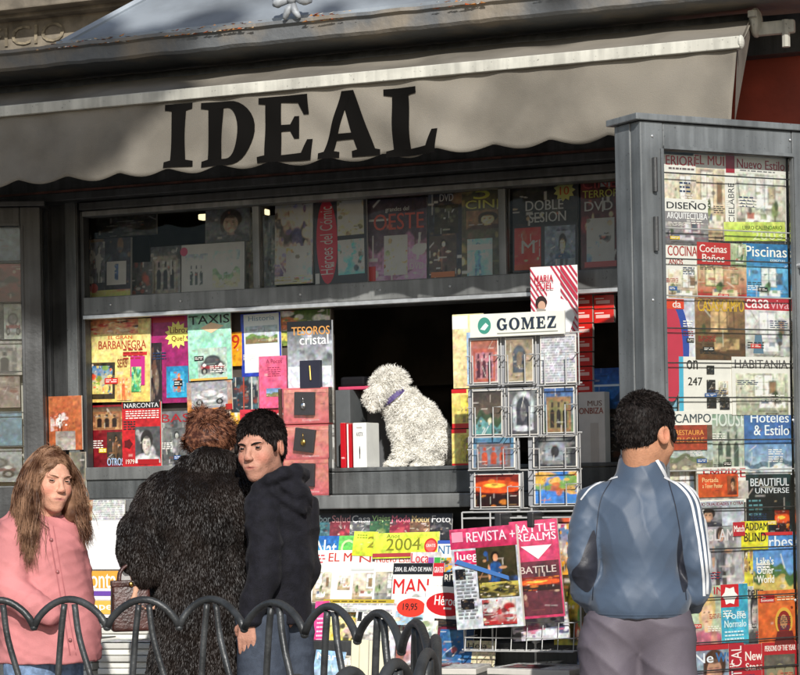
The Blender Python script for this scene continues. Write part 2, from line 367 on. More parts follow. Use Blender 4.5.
        lin_(p[0], p[3]); spots(26, p+['1a1a1a'], .13, .9); spots(26, p+['f0e0c8'], .05, .9)
    elif kind == 'dark':
        p = p or ['1a1a20', '4a3a2c', '2a3038']
        lin_(p[0], p[0]); spots(14, p, .16, .8); spots(14, p+['8a7a60'], .05, .6)
    elif kind == 'bottle':
        lin_('b8c8d8', '98b0c8'); rect(.2, 0, .8, .2, 'f0f0f0'); rect(.4, .2, .6, .9, '2a3a52'); spots(5, ['ffffff', '6a88a8'], .1)
    elif kind == 'text':
        p = p or ['d0d0cc', '77777a']
        lin_(p[0], p[0])
        for j in range(max(3, ny//3)):
            y = (j+.5)/max(3, ny//3); _mix(A, p[1], .75*soft(np.abs(V-y)-.25/max(3, ny//3), .02)*(g.random((nx, 1)) > .25))
    elif kind == 'cloth':
        p = p or ['888888', '333333']
        lin_(p[0], p[1]); spots(10, p, .2, .5)
    def smooth(n0, n1, amp):
        q = g.normal(0, 1, (n0+1, n1+1)); fu = U*(n0-1e-6); fv = V*(n1-1e-6); iu = fu.astype(int); iv = fv.astype(int); fu = fu-iu; fv = fv-iv
        return amp*((q[iu, iv]*(1-fu)+q[iu+1, iv]*fu)*(1-fv)+(q[iu, iv+1]*(1-fu)+q[iu+1, iv+1]*fu)*fv)
    A *= np.exp(smooth(max(2, nx//4), max(2, ny//4), .20)+smooth(max(2, nx//2), max(2, ny//2), .10))[..., None]
    def stroke(x, y, l, a, w_, c, o_):
        ca, sa = math.cos(a), math.sin(a); du = (U-x)*ca+(V-y)*sa; dv = -(U-x)*sa+(V-y)*ca; _mix(A, c, o_*soft(np.maximum(np.abs(du)-l, np.abs(dv)-w_), .02))
    if kind not in ('text', 'cloth', 'face'):
        pp = p or ['e8e0d0', '3a3028', '8a7a60', '5a6a70', 'b09060']
        for _ in range(16): stroke(g.random(), g.random(), g.uniform(.03, .16), g.choice([0, 1.57, g.uniform(0, 3.1)]), g.uniform(.004, .014), [pp[g.integers(len(pp))], '241e1a', 'efe8dc'][g.integers(3)], g.uniform(.35, .75))
    for ch in range(3): A[..., ch] *= np.exp(smooth(max(2, nx//3), max(2, ny//3), .07))
    for _ in range(3 if kind != 'text' else 0):      # a few small crisp details, as any printed picture has
        q = g.uniform(.03, .12); x = g.uniform(.02, .8); y = g.uniform(.05, .8); rect(x, y, x+q, y+g.uniform(.02, .05), ['d8d4c8', '2c2826', '8a4a3c'][g.integers(3)], .55)
    return np.clip(A, 0.004, .85)
def cover(mb, W, H, els, off=0.0, t=.0012, cell=.0028, x_0=0, z_0=0):
    """add printed elements to mb on the local plane y=-off; x in 0..W, z in 0..H"""
    lay = off
    for e in els:
        lay += .0004; k = e[0]
        X = lambda u: x_0+u*W
        Z = lambda v: z_0+v*H
        if k == 'R':
            _, x0, y0, x1, y1, c = e; mb.add([(X(x0), -lay, Z(y0)), (X(x1), -lay, Z(y0)), (X(x1), -lay, Z(y1)), (X(x0), -lay, Z(y1))], [(0, 1, 2, 3)], c)
        elif k == 'G':
            _, pts, c = e; mb.add([(X(x), -lay, Z(y)) for x, y in pts], [tuple(range(len(pts)))], c)
        elif k == 'E':
            _, cx, cy, rx, ry, c = e; mb.add([(X(cx+rx*math.cos(a*.2618)), -lay, Z(cy+ry*math.sin(a*.2618))) for a in range(24)], [tuple(range(24))], c)
        elif k == 'S':
            _, cx, cy, r, n, c = e; pts = []
            for a in range(2*n):
                q = math.pi*a/n; rr = r if a % 2 == 0 else r*.72; pts.append((X(cx)+rr*W*math.cos(q), -lay, Z(cy)+rr*W*math.sin(q)))
            pts.append((X(cx), -lay, Z(cy))); mb.add(pts, [(a, (a+1) % (2*n), 2*n) for a in range(2*n)], c)
        elif k == 'T':
            _, s_, x0, y0, x1, y1, c = e; v, f = text_mesh(s_)
            if v:
                mb.add([(X(x0+(x1-x0)*a), -lay, Z(y0+(y1-y0)*b)) for a, b in v], f, c)
                bo = min(.0011, (z_0*0+H*(y1-y0))*.035); lay += .0002; mb.add([(X(x0+(x1-x0)*a)+bo, -lay, Z(y0+(y1-y0)*b)) for a, b in v], f, c)
        elif k == 'V':      # text running upwards
            _, s_, x0, y0, x1, y1, c = e; v, f = text_mesh(s_)
            mb.add([(X(x1-(x1-x0)*b), -lay, Z(y0+(y1-y0)*a)) for a, b in v], f, c)
        elif k == 'L':
            _, x0, y0, x1, y1, n, c = e; g = random.Random(int(x0*97+y0*991+n))
            for i in range(n):
                y = y0+(y1-y0)*(i+.25)/n; h = (y1-y0)/n*.42; x = x0
                while x < x1-.03:
                    w_ = g.uniform(.04, .13); xe = min(x+w_, x1)
                    mb.add([(X(x), -lay, Z(y)), (X(xe), -lay, Z(y)), (X(xe), -lay, Z(y+h)), (X(x), -lay, Z(y+h))], [(0, 1, 2, 3)], c); x = xe+.025
        elif k == 'P':
            _, x0, y0, x1, y1, kind = e[:6]; seed = e[6] if len(e) > 6 else 1; pal = e[7] if len(e) > 7 else None
            nx = max(4, int((x1-x0)*W/cell)); ny = max(4, int((y1-y0)*H/cell)); A = paint(kind, nx+1, ny+1, seed, pal)
            o = len(mb.v)
            mb.v += [(X(x0+(x1-x0)*i/nx), -lay, Z(y0+(y1-y0)*j/ny)) for i in range(nx+1) for j in range(ny+1)]
            for i in range(nx):
                for j in range(ny):
                    a = o+i*(ny+1)+j; mb.f.append((a, a+ny+1, a+ny+2, a+1)); mb.c.append((A[i, j], A[i+1, j], A[i+1, j+1], A[i, j+1])); mb.m.append(0)
    return mb
ALL_MAGS = []
def mag(label, pl, rect_, els, base='e8e4da', off=0.0, tilt=0, lean=0, th=.006, name='magazine', cat='magazine', group=None, curl=0, gain=1, material='print', edge='d8d4c8', turn=0):
    """a magazine / box whose printed front fills a rectangle (photo pixels give its place on plane pl)"""
    x0, y0, x1, y1 = rect_; cx, cy = (x0+x1)/2, (y0+y1)/2
    ua, _ = pl.uv(x0, cy, off); ub, _ = pl.uv(x1, cy, off); _, za = pl.uv(cx, y1, off); _, zb = pl.uv(cx, y0, off)
    W, H = ub-ua, zb-za
    mb = MB(); mb.box(0, W, 0, th, 0, H, edge)
    cover(mb, W, H, [('R', 0, 0, 1, 1, base)]+els, off=.0002)
    mb.v = [(x-W/2, y, z) for x, y, z in mb.v]
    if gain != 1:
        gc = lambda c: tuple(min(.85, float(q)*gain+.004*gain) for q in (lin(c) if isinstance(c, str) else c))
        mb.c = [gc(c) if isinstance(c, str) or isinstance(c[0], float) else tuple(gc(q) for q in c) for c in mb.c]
    if curl:
        mb.v = [(x, y+curl*((z/H)**2)*(1 if z > 0 else 0)+.35*curl*math.cos(x/W*5)*(z/H), z) for x, y, z in mb.v]
    p = pl.world((ua+ub)/2, za, off)
    o = mb.build(name, material, None)
    o.rotation_mode = 'XYZ'
    o.matrix_world = Matrix.Translation(p) @ Matrix.Rotation(pl.ang+R_(turn), 4, 'Z') @ Matrix.Translation((0, 0, H/2)) @ Matrix.Rotation(-R_(tilt), 4, 'Y') @ Matrix.Translation((0, 0, -H/2)) @ Matrix.Rotation(-R_(lean), 4, 'X')
    tag(o, label, cat, group); ALL_MAGS.append(o)
    return o
# ================================================================== the setting
mb = MB(); mb.box(-60, 60, -40, 60, -.05, 0)
tag(mb.build('pavement', 'pave'), kind='structure')

# ------------------------------------------------------------------ stone building far behind
bw = empty('stone_building', (-4, 5, 0), 0, 'old dark stone building with carved lettering behind the kiosk roof', 'building')
mb = MB(); mb.box(-6, 14, 0, 6, 0, 14); mb.build('wall', 'stone', bw)
p1 = at(40, 33, 4.97)
mb = MB(); mb.box(-6, 14, -.10, -.003, at(40, 15, 4.9).z, at(40, 9, 4.9).z, b=.01); mb.box(-6, 14, -.22, -.003, at(40, 7, 4.8).z, at(40, -4, 4.8).z, b=.01); mb.box(-6, 14, -.06, -.003, at(40, 50, 4.94).z-.03, at(40, 50, 4.94).z, b=.008)
mb.build('cornice', 'stone', bw)
v, f = text_mesh('EDIFICIO'); mb = MB()
xa, xb, za, zb = at(-58, 40, 4.96).x+4, at(62, 40, 4.96).x+4, at(20, 44, 4.96).z, at(20, 25, 4.96).z
mb.add([(xa+(xb-xa)*a, -.012, za+(zb-za)*b) for a, b in v], f); mb.build('lettering', 'stone_cut', bw)

# ================================================================== the kiosk
K = empty('newspaper_kiosk', (0, 0, 0), 0, 'grey metal newspaper kiosk with glazed upper case and open serving hatch', 'kiosk')
xL, xR = at(-70, 400, 0).x, at(690, 400, 0).x
xw0, xw1 = at(86, 380, 0).x, at(640, 380, 0).x            # glazed width
zc = at(400, 469, 0).z                                   # counter height
zm0, zm1 = at(300, 307, 0).z, at(300, 287, 0).z          # middle bar
zt = at(330, 195, 0).z                                   # top of the upper window
ZE = 2.93
mb = MB(); mb.box(xL, xR, 1.75, 1.8, 0, ZE); mb.box(xL, xL+.05, .0, 1.75, 0, ZE); mb.box(xR-.05, xR, .0, 1.75, 0, ZE); mb.box(xL+.05, xR-.05, .0, 1.75, 2.75, 2.8); mb.box(xL+.05, xR-.05, .05, 1.75, .1, .15)
mb.build('cabin_shell', 'inner', K)
# posts, beams, bars
xp0, xp1 = at(46, 380, -.03).x, at(84, 380, -.03).x
mb = MB(); mb.box(xp0, xp0+.035, -.05, .02, 0, ZE, b=.004); mb.box(xp0+.037, xp1-.055, -.03, .02, 0, ZE); mb.box(xp1-.053, xp1, -.06, .02, 0, ZE, b=.005)
mb.box(xp1+.002, xp1+.018, -.045, .0, zc-.04, zt, b=.003)
mb.build('corner_post', 'frame_dark', K)
mb = MB(); mb.box(xp1-.050, xp1-.004, -.068, -.061, 0, ZE, b=.002); mb.build('post_cover', 'frame', K)
mb = MB(); mb.box(xw1, xR, -.04, .05, 0, ZE); mb.build('side_panel', 'frame_dark', K)
mb = MB(); mb.box(xL, xp0-.002, -.02, .05, 0, ZE); mb.build('side_panel', 'frame_dark', K)
mb = MB()
zb2 = at(330, 183, -.1).z
mb.box(xp1+.02, xR, -.08, .05, zt, zb2, b=.004); mb.box(xL, xR, -.14, .05, zb2+.003, zb2+.035, b=.004)
mb.box(xL, xR, -.11, .05, zb2+.047, ZE); mb.build('head_beam', 'frame_dark', K)
mb = MB(); mb.box(xL, xR, -.125, -.0, zb2+.036, zb2+.046); mb.build('beam_trim', 'rust', K)
mb = MB(); mb.box(xp1+.019, xw1, -.055, .03, zt-.022, zt-.002, b=.003); mb.build('window_head', 'frame_mid', K)
mb = MB(); mb.box(xp1+.02, xw1, -.06, .30, zm0+.006, zm1, b=.004); mb.build('middle_bar', 'frame_mid', K)
mb = MB(); mb.box(xp1+.02, xw1, -.065, -.02, zm0-.010, zm0+.005, b=.002); mb.build('middle_bar_lip', 'alu', K)
for px in (258, 504):
    x = at(px, 240, 0).x; mb = MB(); mb.box(x-.014, x+.014, -.02, .02, zm1, zt-.024, b=.003); mb.build('mullion', 'frame_mid', K)
gx = [xp1+.022, at(258, 240, 0).x-.015, at(258, 240, 0).x+.015, at(504, 240, 0).x-.015, at(504, 240, 0).x+.015, xw1-.002]
for i in range(3):
    mb = MB(); mb.box(gx[2*i], gx[2*i+1], -.004, .002, zm1+.001, zt-.025); mb.build('window_pane', 'glass', K)
# counter
zr0, zr1 = at(200, 478, -.03).z, at(200, 465, -.03).z
xd = at(333, 470, 0).x
mb = MB(); mb.box(xp1+.02, xd, -.07, .03, zr0, zr1, b=.004); mb.build('display_rail', 'frame_mid', K)
zl0, zl1 = at(400, 508, -.2).z, at(400, 494, -.2).z
mb = MB(); mb.box(xp1+.02, xd-.001, -.06, .02, zl1+.002, zr0-.002); mb.box(xd, xw1, -.10, .0, zl1+.002, zc-.008, b=.004); mb.build('counter_front', 'frame', K)
mb = MB(); mb.box(xp1+.02, xw1, -.20, .02, zl0, zl1, b=.005); mb.build('counter_ledge', 'frame_mid', K)
mb = MB(); mb.box(xd+.001, xw1, -.105, .62, zc-.006, zc+.008, b=.003); mb.box(xp1+.02, xd, .031, .62, zr1-.03, zr1-.016); mb.build('counter_top', 'frame', K)
mb = MB(); mb.box(xp1+.02, xw1, .64, .66, .2, zc-.2); mb.box(xp1+.02, xw1, .0, .02, .15, zl0-.004); mb.build('lower_front', 'frame_dark', K)
# display back board behind the left lower magazines, and inner shelf stacks
mb = MB(); mb.box(xp1+.02, at(334, 400, .07).x, .07, .085, zr1-.012, zm0-.004); mb.build('display_board', 'inner', K)
mb = MB()
for z in (zt-.12, zm1+.01): pass
mb.box(xp1+.1, xw1-.1, .5, 1.0, zm1+.005, zm1+.02)
for i in range(9): mb.box(xp1+.3+i*.24, xp1+.315+i*.24, .8, 1.2, zm1+.03, 2.74)
for z in (zm1+.2,): mb.box(xp1+.3, xw1-.2, .8, 1.2, z, z+.015)
mb.build('inner_shelf', 'inner', K)
# back-wall shelving seen through the hatch
mb = MB()
for z in (1.15, 1.45, 1.75): mb.box(-1.6, 1.4, 1.5, 1.74, z, z+.02)
mb.build('back_shelf', 'inner', K)
for (px0, px1, py) in ((198, 221, 217), (246, 266, 213), (318, 336, 209), (464, 498, 198)):
    a, b = at(px0, py, .95), at(px1, py, .95)
    mb = MB(); mb.box(a.x, b.x, .95, .99, a.z-.012, a.z+.012, b=.005); mb.build('ceiling_light', 'lamp', K)
# the red and black neighbour panel right of the awning
xa = at(700, 90, .2).x
mb = MB(); mb.box(xa, xa+1.6, .2, .5, at(760, 127, .2).z-.3, at(760, 57, .2).z); mb.build('red_panel', 'red_panel', K)
mb = MB(); mb.box(xa, xa+1.6, .12, .5, at(760, 55, .12).z, 3.4); mb.build('dark_fascia', 'frame_dark', K)

# ------------------------------------------------------------------ roof and gutter
YG = -.38
ge = at(400, 31, YG).z; gh = at(400, 10, YG).z
mb = MB(); n = 60; x0, x1 = xL-1.0, xR+.9
# gutter front with folded lip, slightly dented
prof = [(0, 0), (-.012, .01), (-.02, gh-ge-.02), (-.035, gh-ge-.012), (-.035, gh-ge), (.02, gh-ge+.002), (.03, .03), (.35, .02), (.35, 0)]
vs_ = []; fs = []; g = random.Random(3); N = 90
for i in range(N+1):
    x = x0+(x1-x0)*i/N; dy = g.uniform(-.003, .003); dz = g.uniform(-.002, .002)
    for (a, b) in prof: vs_.append((x, YG+a+dy, ge+b+dz))
L = len(prof)
for i in range(N):
    for k in range(L):
        k2 = (k+1) % L; fs.append((i*L+k, i*L+k2, (i+1)*L+k2, (i+1)*L+k))
mb.add(vs_, fs); mb.build('gutter', 'gutter', K)
xh = at(62, 47, YG+.03).x; sl = math.tan(R_(36)); xr1 = xR+.7; zr = gh+.006
mb = MB(); hgt = 1.1; run = hgt/sl
mb.add([(xh, YG+.02, zr), (xr1, YG+.02, zr), (xr1-run, YG+.02+run, zr+hgt), (xh+run*.75, YG+.02+run, zr+hgt), (xh, YG+.02+2*run, zr), (xr1, YG+.02+2*run, zr)],
       [(0, 1, 2, 3), (0, 3, 4), (1, 5, 2), (3, 2, 5, 4), (0, 4, 5, 1)])
mb.box(xh-.01, xr1+.01, YG+.005, YG+.03, zr-.004, zr+.014)
for px in (480, 760):
    x = at(px, 10, YG).x; mb.tube([(x, YG+.03, zr+.02), (x, YG+.02+run, zr+hgt+.012)], .012, 6)
mb.tube([(xh, YG+.03, zr+.01), (xh+run*.75, YG+.02+run, zr+hgt+.01)], .016, 6)
RF = mb.build('roof', 'roof', K)
# zinc flower on the roof edge
c0 = at(296, 12, YG-.01); mb = MB(); g = random.Random(5)
for k in range(9):
    a = R_(-20+k*27.5); q = Vector((c0.x+math.cos(a)*.06, YG-.02, c0.z+.045+math.sin(a)*.055))
    mb.tube(tube_path([(c0.x, YG-.02, c0.z+.04), (c0.x+math.cos(a)*.045, YG-.05, c0.z+.045+math.sin(a)*.035), (q.x+math.cos(a)*.02, YG-.035, q.z)], 4), [.006, .008, .012, .016, .018, .02, .018, .012, .006], 8)
for s_ in (-1, 1):
    mb.tube(tube_path([(c0.x, YG-.03, c0.z+.03), (c0.x+s_*.012, YG-.05, c0.z-.0), (c0.x+s_*.03, YG-.045, c0.z-.03)], 4), [.008, .010, .012, .013, .014, .013, .012, .010, .006], 8)
mb.ell((c0.x, YG-.045, c0.z+.04), (.018, .016, .018)); mb.build('zinc_flower', mat('weathered_zinc', (.34, .36, .38), .6, .2, .2, 30, .2), RF, True)
mb = MB(); g = random.Random(11)
for k in range(260):
    cl = g.choice([(70, .06), (108, .03), (190, .05), (235, .03), (330, .06), (465, .05), (560, .02)]); px = g.gauss(cl[0], 14); x = at(px, 40, YG).x; z = gh+.003 if g.random() < .5 else gh-.02
    y = YG-.035 + g.uniform(0, .04) if z > gh else YG-.037
    s_ = g.uniform(.004, .014); a = g.uniform(0, 3); b = g.uniform(-.3, .8)
    mb.add([(x+s_*math.cos(a+q*1.57), y-.002+s_*.5*math.sin(a+q*1.57), z+(s_*b if q == 0 else 0)+.004) for q in range(4)], [(0, 1, 2, 3)], g.choice(['b87a3a', '8a5a2a', 'c8a070', 'a04a20', 'd8d4c8']))
tag(mb.build('fallen_leaves', mat_vc('leaf_bits', .8)), 'dry orange leaf bits lying along the gutter edge', 'leaves', None, 'stuff')

# ------------------------------------------------------------------ awning
AW = empty('awning', (0, -.5, 2.6), 0, 'taupe canvas awning with scalloped valance and large black lettering', 'awning')
def w2(o): return (o[0], o[1]+.5, o[2]-2.6)
YB = -.70
zB = at(400, 75, YB).z; xA0, xA1 = xL-.6, at(737, 46, YB).x
pt = at(752, 16, -.17); YR, zR = -.17, pt.z
valh = zB-at(400, 153, YB).z
def fold(x, z):      # gentle hanging folds; z = 0 at the bar, negative below
    d = -z/valh
    return (.010*math.sin(x*7.3+.5)*d+.007*math.sin(x*17.1+2*d+1)*d+.004*math.sin(x*31+d*3)*d*d+.022*d*math.sin(x*2.1+.4)-.012*d+.005*math.sin(x*11+z*30)*d+.0035*math.sin(x*43-z*22)*math.sin(x*3.1)+.004*math.sin(x*26+z*34+2*math.sin(x*5))*math.sin(x*1.7+1))
mb = MB(); NX, NZ = 330, 18; per = .198
for i in range(NX+1):
    x = xA0+(xA1-xA0)*i/NX; sc = abs(math.sin(math.pi*(x-.05)/per))**1.2*.021
    # scallop: lobes hang down between sharp notches; edge takes the lowest row
    for j in range(NZ+1):
        z = -(valh-.018+sc)*j/NZ*(1+.0*i)
        mb.v.append(w2((x-.02*(j/NZ)*(i/NX)**8, YB+fold(x, z), zB-.012+z)))
for i in range(NX):
    for j in range(NZ):
        a = i*(NZ+1)+j; mb.f.append((a, a+1, a+NZ+2, a+NZ+1)); mb.c.append((.5, .5, .5)); mb.m.append(0)
vo = mb.build('valance', 'canvas', AW, True); md = vo.modifiers.new('s', 'SOLIDIFY'); md.thickness = .002; md.offset = -1
mb = MB(); NX, NZ = 200, 10
for i in range(NX+1):
    for j in range(NZ+1):
        t = j/NZ; x = xA0+(xA1+(pt.x-xA1)*t-xA0)*i/NX; sag = -.02*math.sin(t*math.pi)+.006*math.sin(x*9+t*5)*math.sin(t*math.pi)+.004*math.sin(x*23+t*9)*math.sin(t*math.pi)
        mb.v.append(w2((x, YB+.01+(YR-YB)*t, zB+(zR-zB)*t+sag)))
for i in range(NX):
    for j in range(NZ):
        a = i*(NZ+1)+j; mb.f.append((a, a+NZ+1, a+NZ+2, a+1)); mb.c.append((.5, .5, .5)); mb.m.append(0)
vo = mb.build('canopy', 'canvas', AW, True); md = vo.modifiers.new('s', 'SOLIDIFY'); md.thickness = .002
# side flap closing the awning at its right end
mb = MB(); mb.add([w2(p) for p in [(xA1-.004, YB+.02, zB-.01), (pt.x-.004, YR, zR), (pt.x-.004, YR, zR-.05), (xA1-.02, YB+.03, zB-valh*.96)]], [(0, 1, 2, 3)])
mb.build('side_flap', 'canvas', AW)
mb = MB(); 
mb.box(xA0, xA1+.012, YB+.5-.020, YB+.5+.02, zB-2.6-.018, zB-2.6+.020, b=.003)
mb.ell((xA1+.014, YB+.5-.004, zB-2.6+.002), (.010, .022, .022), 12, 8); mb.build('front_bar', 'bar_white', AW)
mb = MB(); mb.tube([w2((xA0, YR, zR-.02)), w2((pt.x, YR, zR-.02))], .03, 14); mb.build('roller', 'frame_dark', AW, True)
mb = MB(); e0 = w2((pt.x, YR, zR))
mb.ell((e0[0]+.02, e0[1]-.03, e0[2]-.03), (.022, .045, .05), 14, 10); mb.box(e0[0]+.02, e0[0]+.15, e0[1]-.04, e0[1]-.01, e0[2]-.075, e0[2]-.03, b=.008)
mb.tube([(e0[0]+.12, e0[1]-.03, e0[2]-.03), (e0[0]+.12, e0[1]-.03, e0[2]-.12)], .014, 8); mb.tube([(e0[0]+.02, e0[1]-.08, e0[2]-.02), (e0[0]+.02, e0[1]-.08, e0[2]+.0)], .016, 8)
mb.build('end_bracket', 'bar_white', AW)
for xx in (xA0+1.2, xA1-.25):
    mb = MB(); mb.tube([w2((xx, YB+.03, zB-.01)), w2((xx-.25, -.45, zB+.02)), w2((xx, -.12, zR-.08))], .014, 8)
    mb.build('folding_arm', 'bar_white', AW)
# screws on the window frame
for px in (110, 180, 300, 380, 450, 560):
    q = at(px, 295, -.062); mb = MB(); mb.ell((q.x, -.0605, (zm0+zm1)/2+.004), (.005, .003, .005), 10, 6); mb.build('screw', 'alu', K, True)
# IDEAL: each letter placed by its box in the photo
def letter(ch, x0, x1, ytop, ybot):
    sp, wd = slab_glyph(ch); v, f = poly_mesh(sp)
    bm = bmesh.new(); bv = [bm.verts.new((a, b, 0)) for a, b in v]
    for q in f:
        try: bm.faces.new([bv[i] for i in q])
        except ValueError: pass
    for _ in range(4):
        es = [e for e in bm.edges if e.calc_length() > .12]
        if es: bmesh.ops.subdivide_edges(bm, edges=es, cuts=1); bmesh.ops.triangulate(bm, faces=bm.faces[:])
    cx = (x0+x1)/2; a = at(x0, (ytop+ybot)/2, YB).x; b = at(x1, (ytop+ybot)/2, YB).x; zt_ = at(cx, ytop, YB).z; zb_ = at(cx, ybot, YB).z
    bm.verts.index_update(); m_ = MB(); vv = []
    for q in bm.verts:
        x = a+(b-a)*q.co.x/wd; z = zb_+(zt_-zb_)*q.co.y; vv.append(w2((x, YB+fold(x, z-zB+.012)-.0045, z)))
    m_.add(vv, [[q.index for q in ff.verts] for ff in bm.faces]); bm.free()
    m_.build('letter', 'canvas_print', AW, True)
for a in (('I', 167, 194, 104, 168), ('D', 203, 257, 101, 166), ('E', 260, 312, 96, 162), ('A', 318, 378, 92, 157), ('L', 384, 438, 87, 155)): letter(*a)
# ================================================================== glazed wings
def wing(name, org, ang, w_, z0, z1, thick, stile_l, stile_r, rail_t, rail_b, label, rods):
    """glazed magazine door; front on local y = 0"""
    t = empty(name, org, ang, label, 'display door')
    mb = MB()
    mb.box(0, stile_l, 0, .05, z0, z1, b=.004); mb.box(w_-stile_r, w_, 0, .022, z0, z1, b=.004)
    mb.box(stile_l+.001, w_-stile_r-.001, .002, .048, z1-rail_t, z1, b=.004); mb.box(stile_l+.001, w_-stile_r-.001, .002, .048, z0, z0+rail_b, b=.004)
    for (a, b_) in ((stile_l-.012, stile_l-.002), (w_-stile_r+.002, w_-stile_r+.012)): mb.box(a, b_, -.006, -.001, z0+rail_b, z1-rail_t)
    mb.box(stile_l, w_-stile_r, -.006, -.001, z1-rail_t, z1-rail_t+.010)
    mb.build('door_frame', 'door', t)
    mb = MB(); mb.box(-.003, .02, .052, thick, z0, z1, b=.004); mb.box(w_-.02, w_, .052, thick, z0, z1); mb.box(.021, w_-.021, .052, thick, z1-.02, z1); mb.box(.021, w_-.021, .052, thick, z0, z0+.02)
    mb.box(-.02, w_+.02, -.012, thick+.02, z1+.002, z1+.022, b=.003)
    mb.build('case', 'door', t)
    mb = MB(); mb.box(.021, w_-.021, thick-.012, thick, z0+.021, z1-.021); mb.build('back_board', 'paper', t) if False else mb.build('back_board', 'bar_white', t)
    mb = MB(); mb.box(stile_l+.002, w_-stile_r-.002, .014, .018, z0+rail_b+.001, z1-rail_t-.001); mb.build('door_pane', 'glass_clear', t)
    for z, dark in rods:
        mb = MB(); mb.tube([(stile_l-.02, .026, z), (w_-stile_r+.02, .026, z)], .0022, 8); mb.build('rod', 'frame_dark' if dark else 'wire', t)
    return t
# right wing: its front recedes to the right
DA = YAW+R_(28)
o = atd(645, 400, 6.75); DP = Plane((o.x, o.y, 0), DA)
zt_d = DP.uv(646, 121)[1]; sl_ = DP.uv(668, 400)[0]; sr0 = DP.uv(797, 400)[0]; wd = sr0+.075
rods = [(DP.uv(730, y, .06)[1], dk) for y, dk in ((178, 1), (232, 0), (262, 1), (298, 0), (330, 1), (364, 1), (398, 1), (440, 1), (470, 0), (508, 1), (548, 1), (596, 1), (640, 1), (668, 1))]
RWING = wing('display_door', (o.x, o.y, 0), DA, wd, .15, zt_d, .135, sl_, .075, zt_d-DP.uv(730, 153)[1], .12, 'tall grey glazed display door full of magazines on the right', rods)
for (ya, yb) in ((158, 192), (217, 251)):
    mb = MB(); z0_, z1_ = DP.uv(655, yb)[1], DP.uv(655, ya)[1]; x_ = DP.uv(654, 200)[0]; mb.tube([(x_, -.008, z0_), (x_, -.008, z1_)], .008, 8); mb.build('hinge', 'frame_dark', RWING)
for (sx, sy) in ((652, 136), (790, 140), (653, 300), (654, 420), (654, 560), (793, 420), (795, 600)):
    x_, z_ = DP.uv(sx, sy); mb = MB(); mb.ell((x_, -.001, z_), (.0045, .003, .0045), 10, 6); mb.build('screw', 'alu', RWING, True)
mb = MB(); x_, z_ = DP.uv(654, 500); mb.box(x_-.010, x_+.010, -.006, -.0005, z_-.022, z_+.022, b=.002); mb.build('lock_plate', 'alu', RWING)
mb = MB(); x_, z_ = DP.uv(798, 266); mb.tube([(x_, 0, z_), (x_, -.03, z_)], .009, 8); mb.ell((x_, -.032, z_), (.012, .012, .012), 10, 8); mb.build('handle', 'alu', RWING)
# left wing
LA = YAW+R_(2)
o = atd(46, 400, 8.55); LP0 = Plane((o.x, o.y, 0), LA); lx0 = LP0.uv(-60, 400)[0]
o2 = LP0.world(lx0, 0); LP = Plane((o2.x, o2.y, 0), LA); lw = -lx0-.01
zt_l = LP.uv(20, 207)[1]
rods = [(LP.uv(10, y, .06)[1], 1) for y in (262, 303, 340, 372, 413, 447)]
LWING = wing('display_door', (o2.x, o2.y, 0), LA, lw, .15, zt_l, .12, .05, lw-LP.uv(22, 350)[0], zt_l-LP.uv(10, 226)[1], LP.uv(10, 486)[1]-.15, 'dark grey glazed display door at the left end of the kiosk', rods)
for ch in LWING.children:
    if ch.name.startswith(('door_frame', 'case')): ch.data.materials[0] = M['frame_dark']
# ================================================================== magazines and goods
F = Plane((0, 0, 0), 0)
def T(s, x0, y0, x1, y1, c='101010'): return ('T', s, x0, y0, x1, y1, c)
def P(x0, y0, x1, y1, k, s=1, pal=None): return ('P', x0, y0, x1, y1, k, s, pal)
def Rr(x0, y0, x1, y1, c): return ('R', x0, y0, x1, y1, c)
def Ln(x0, y0, x1, y1, n, c='303030'): return ('L', x0, y0, x1, y1, n, c)
W_ = 'e8e6de'
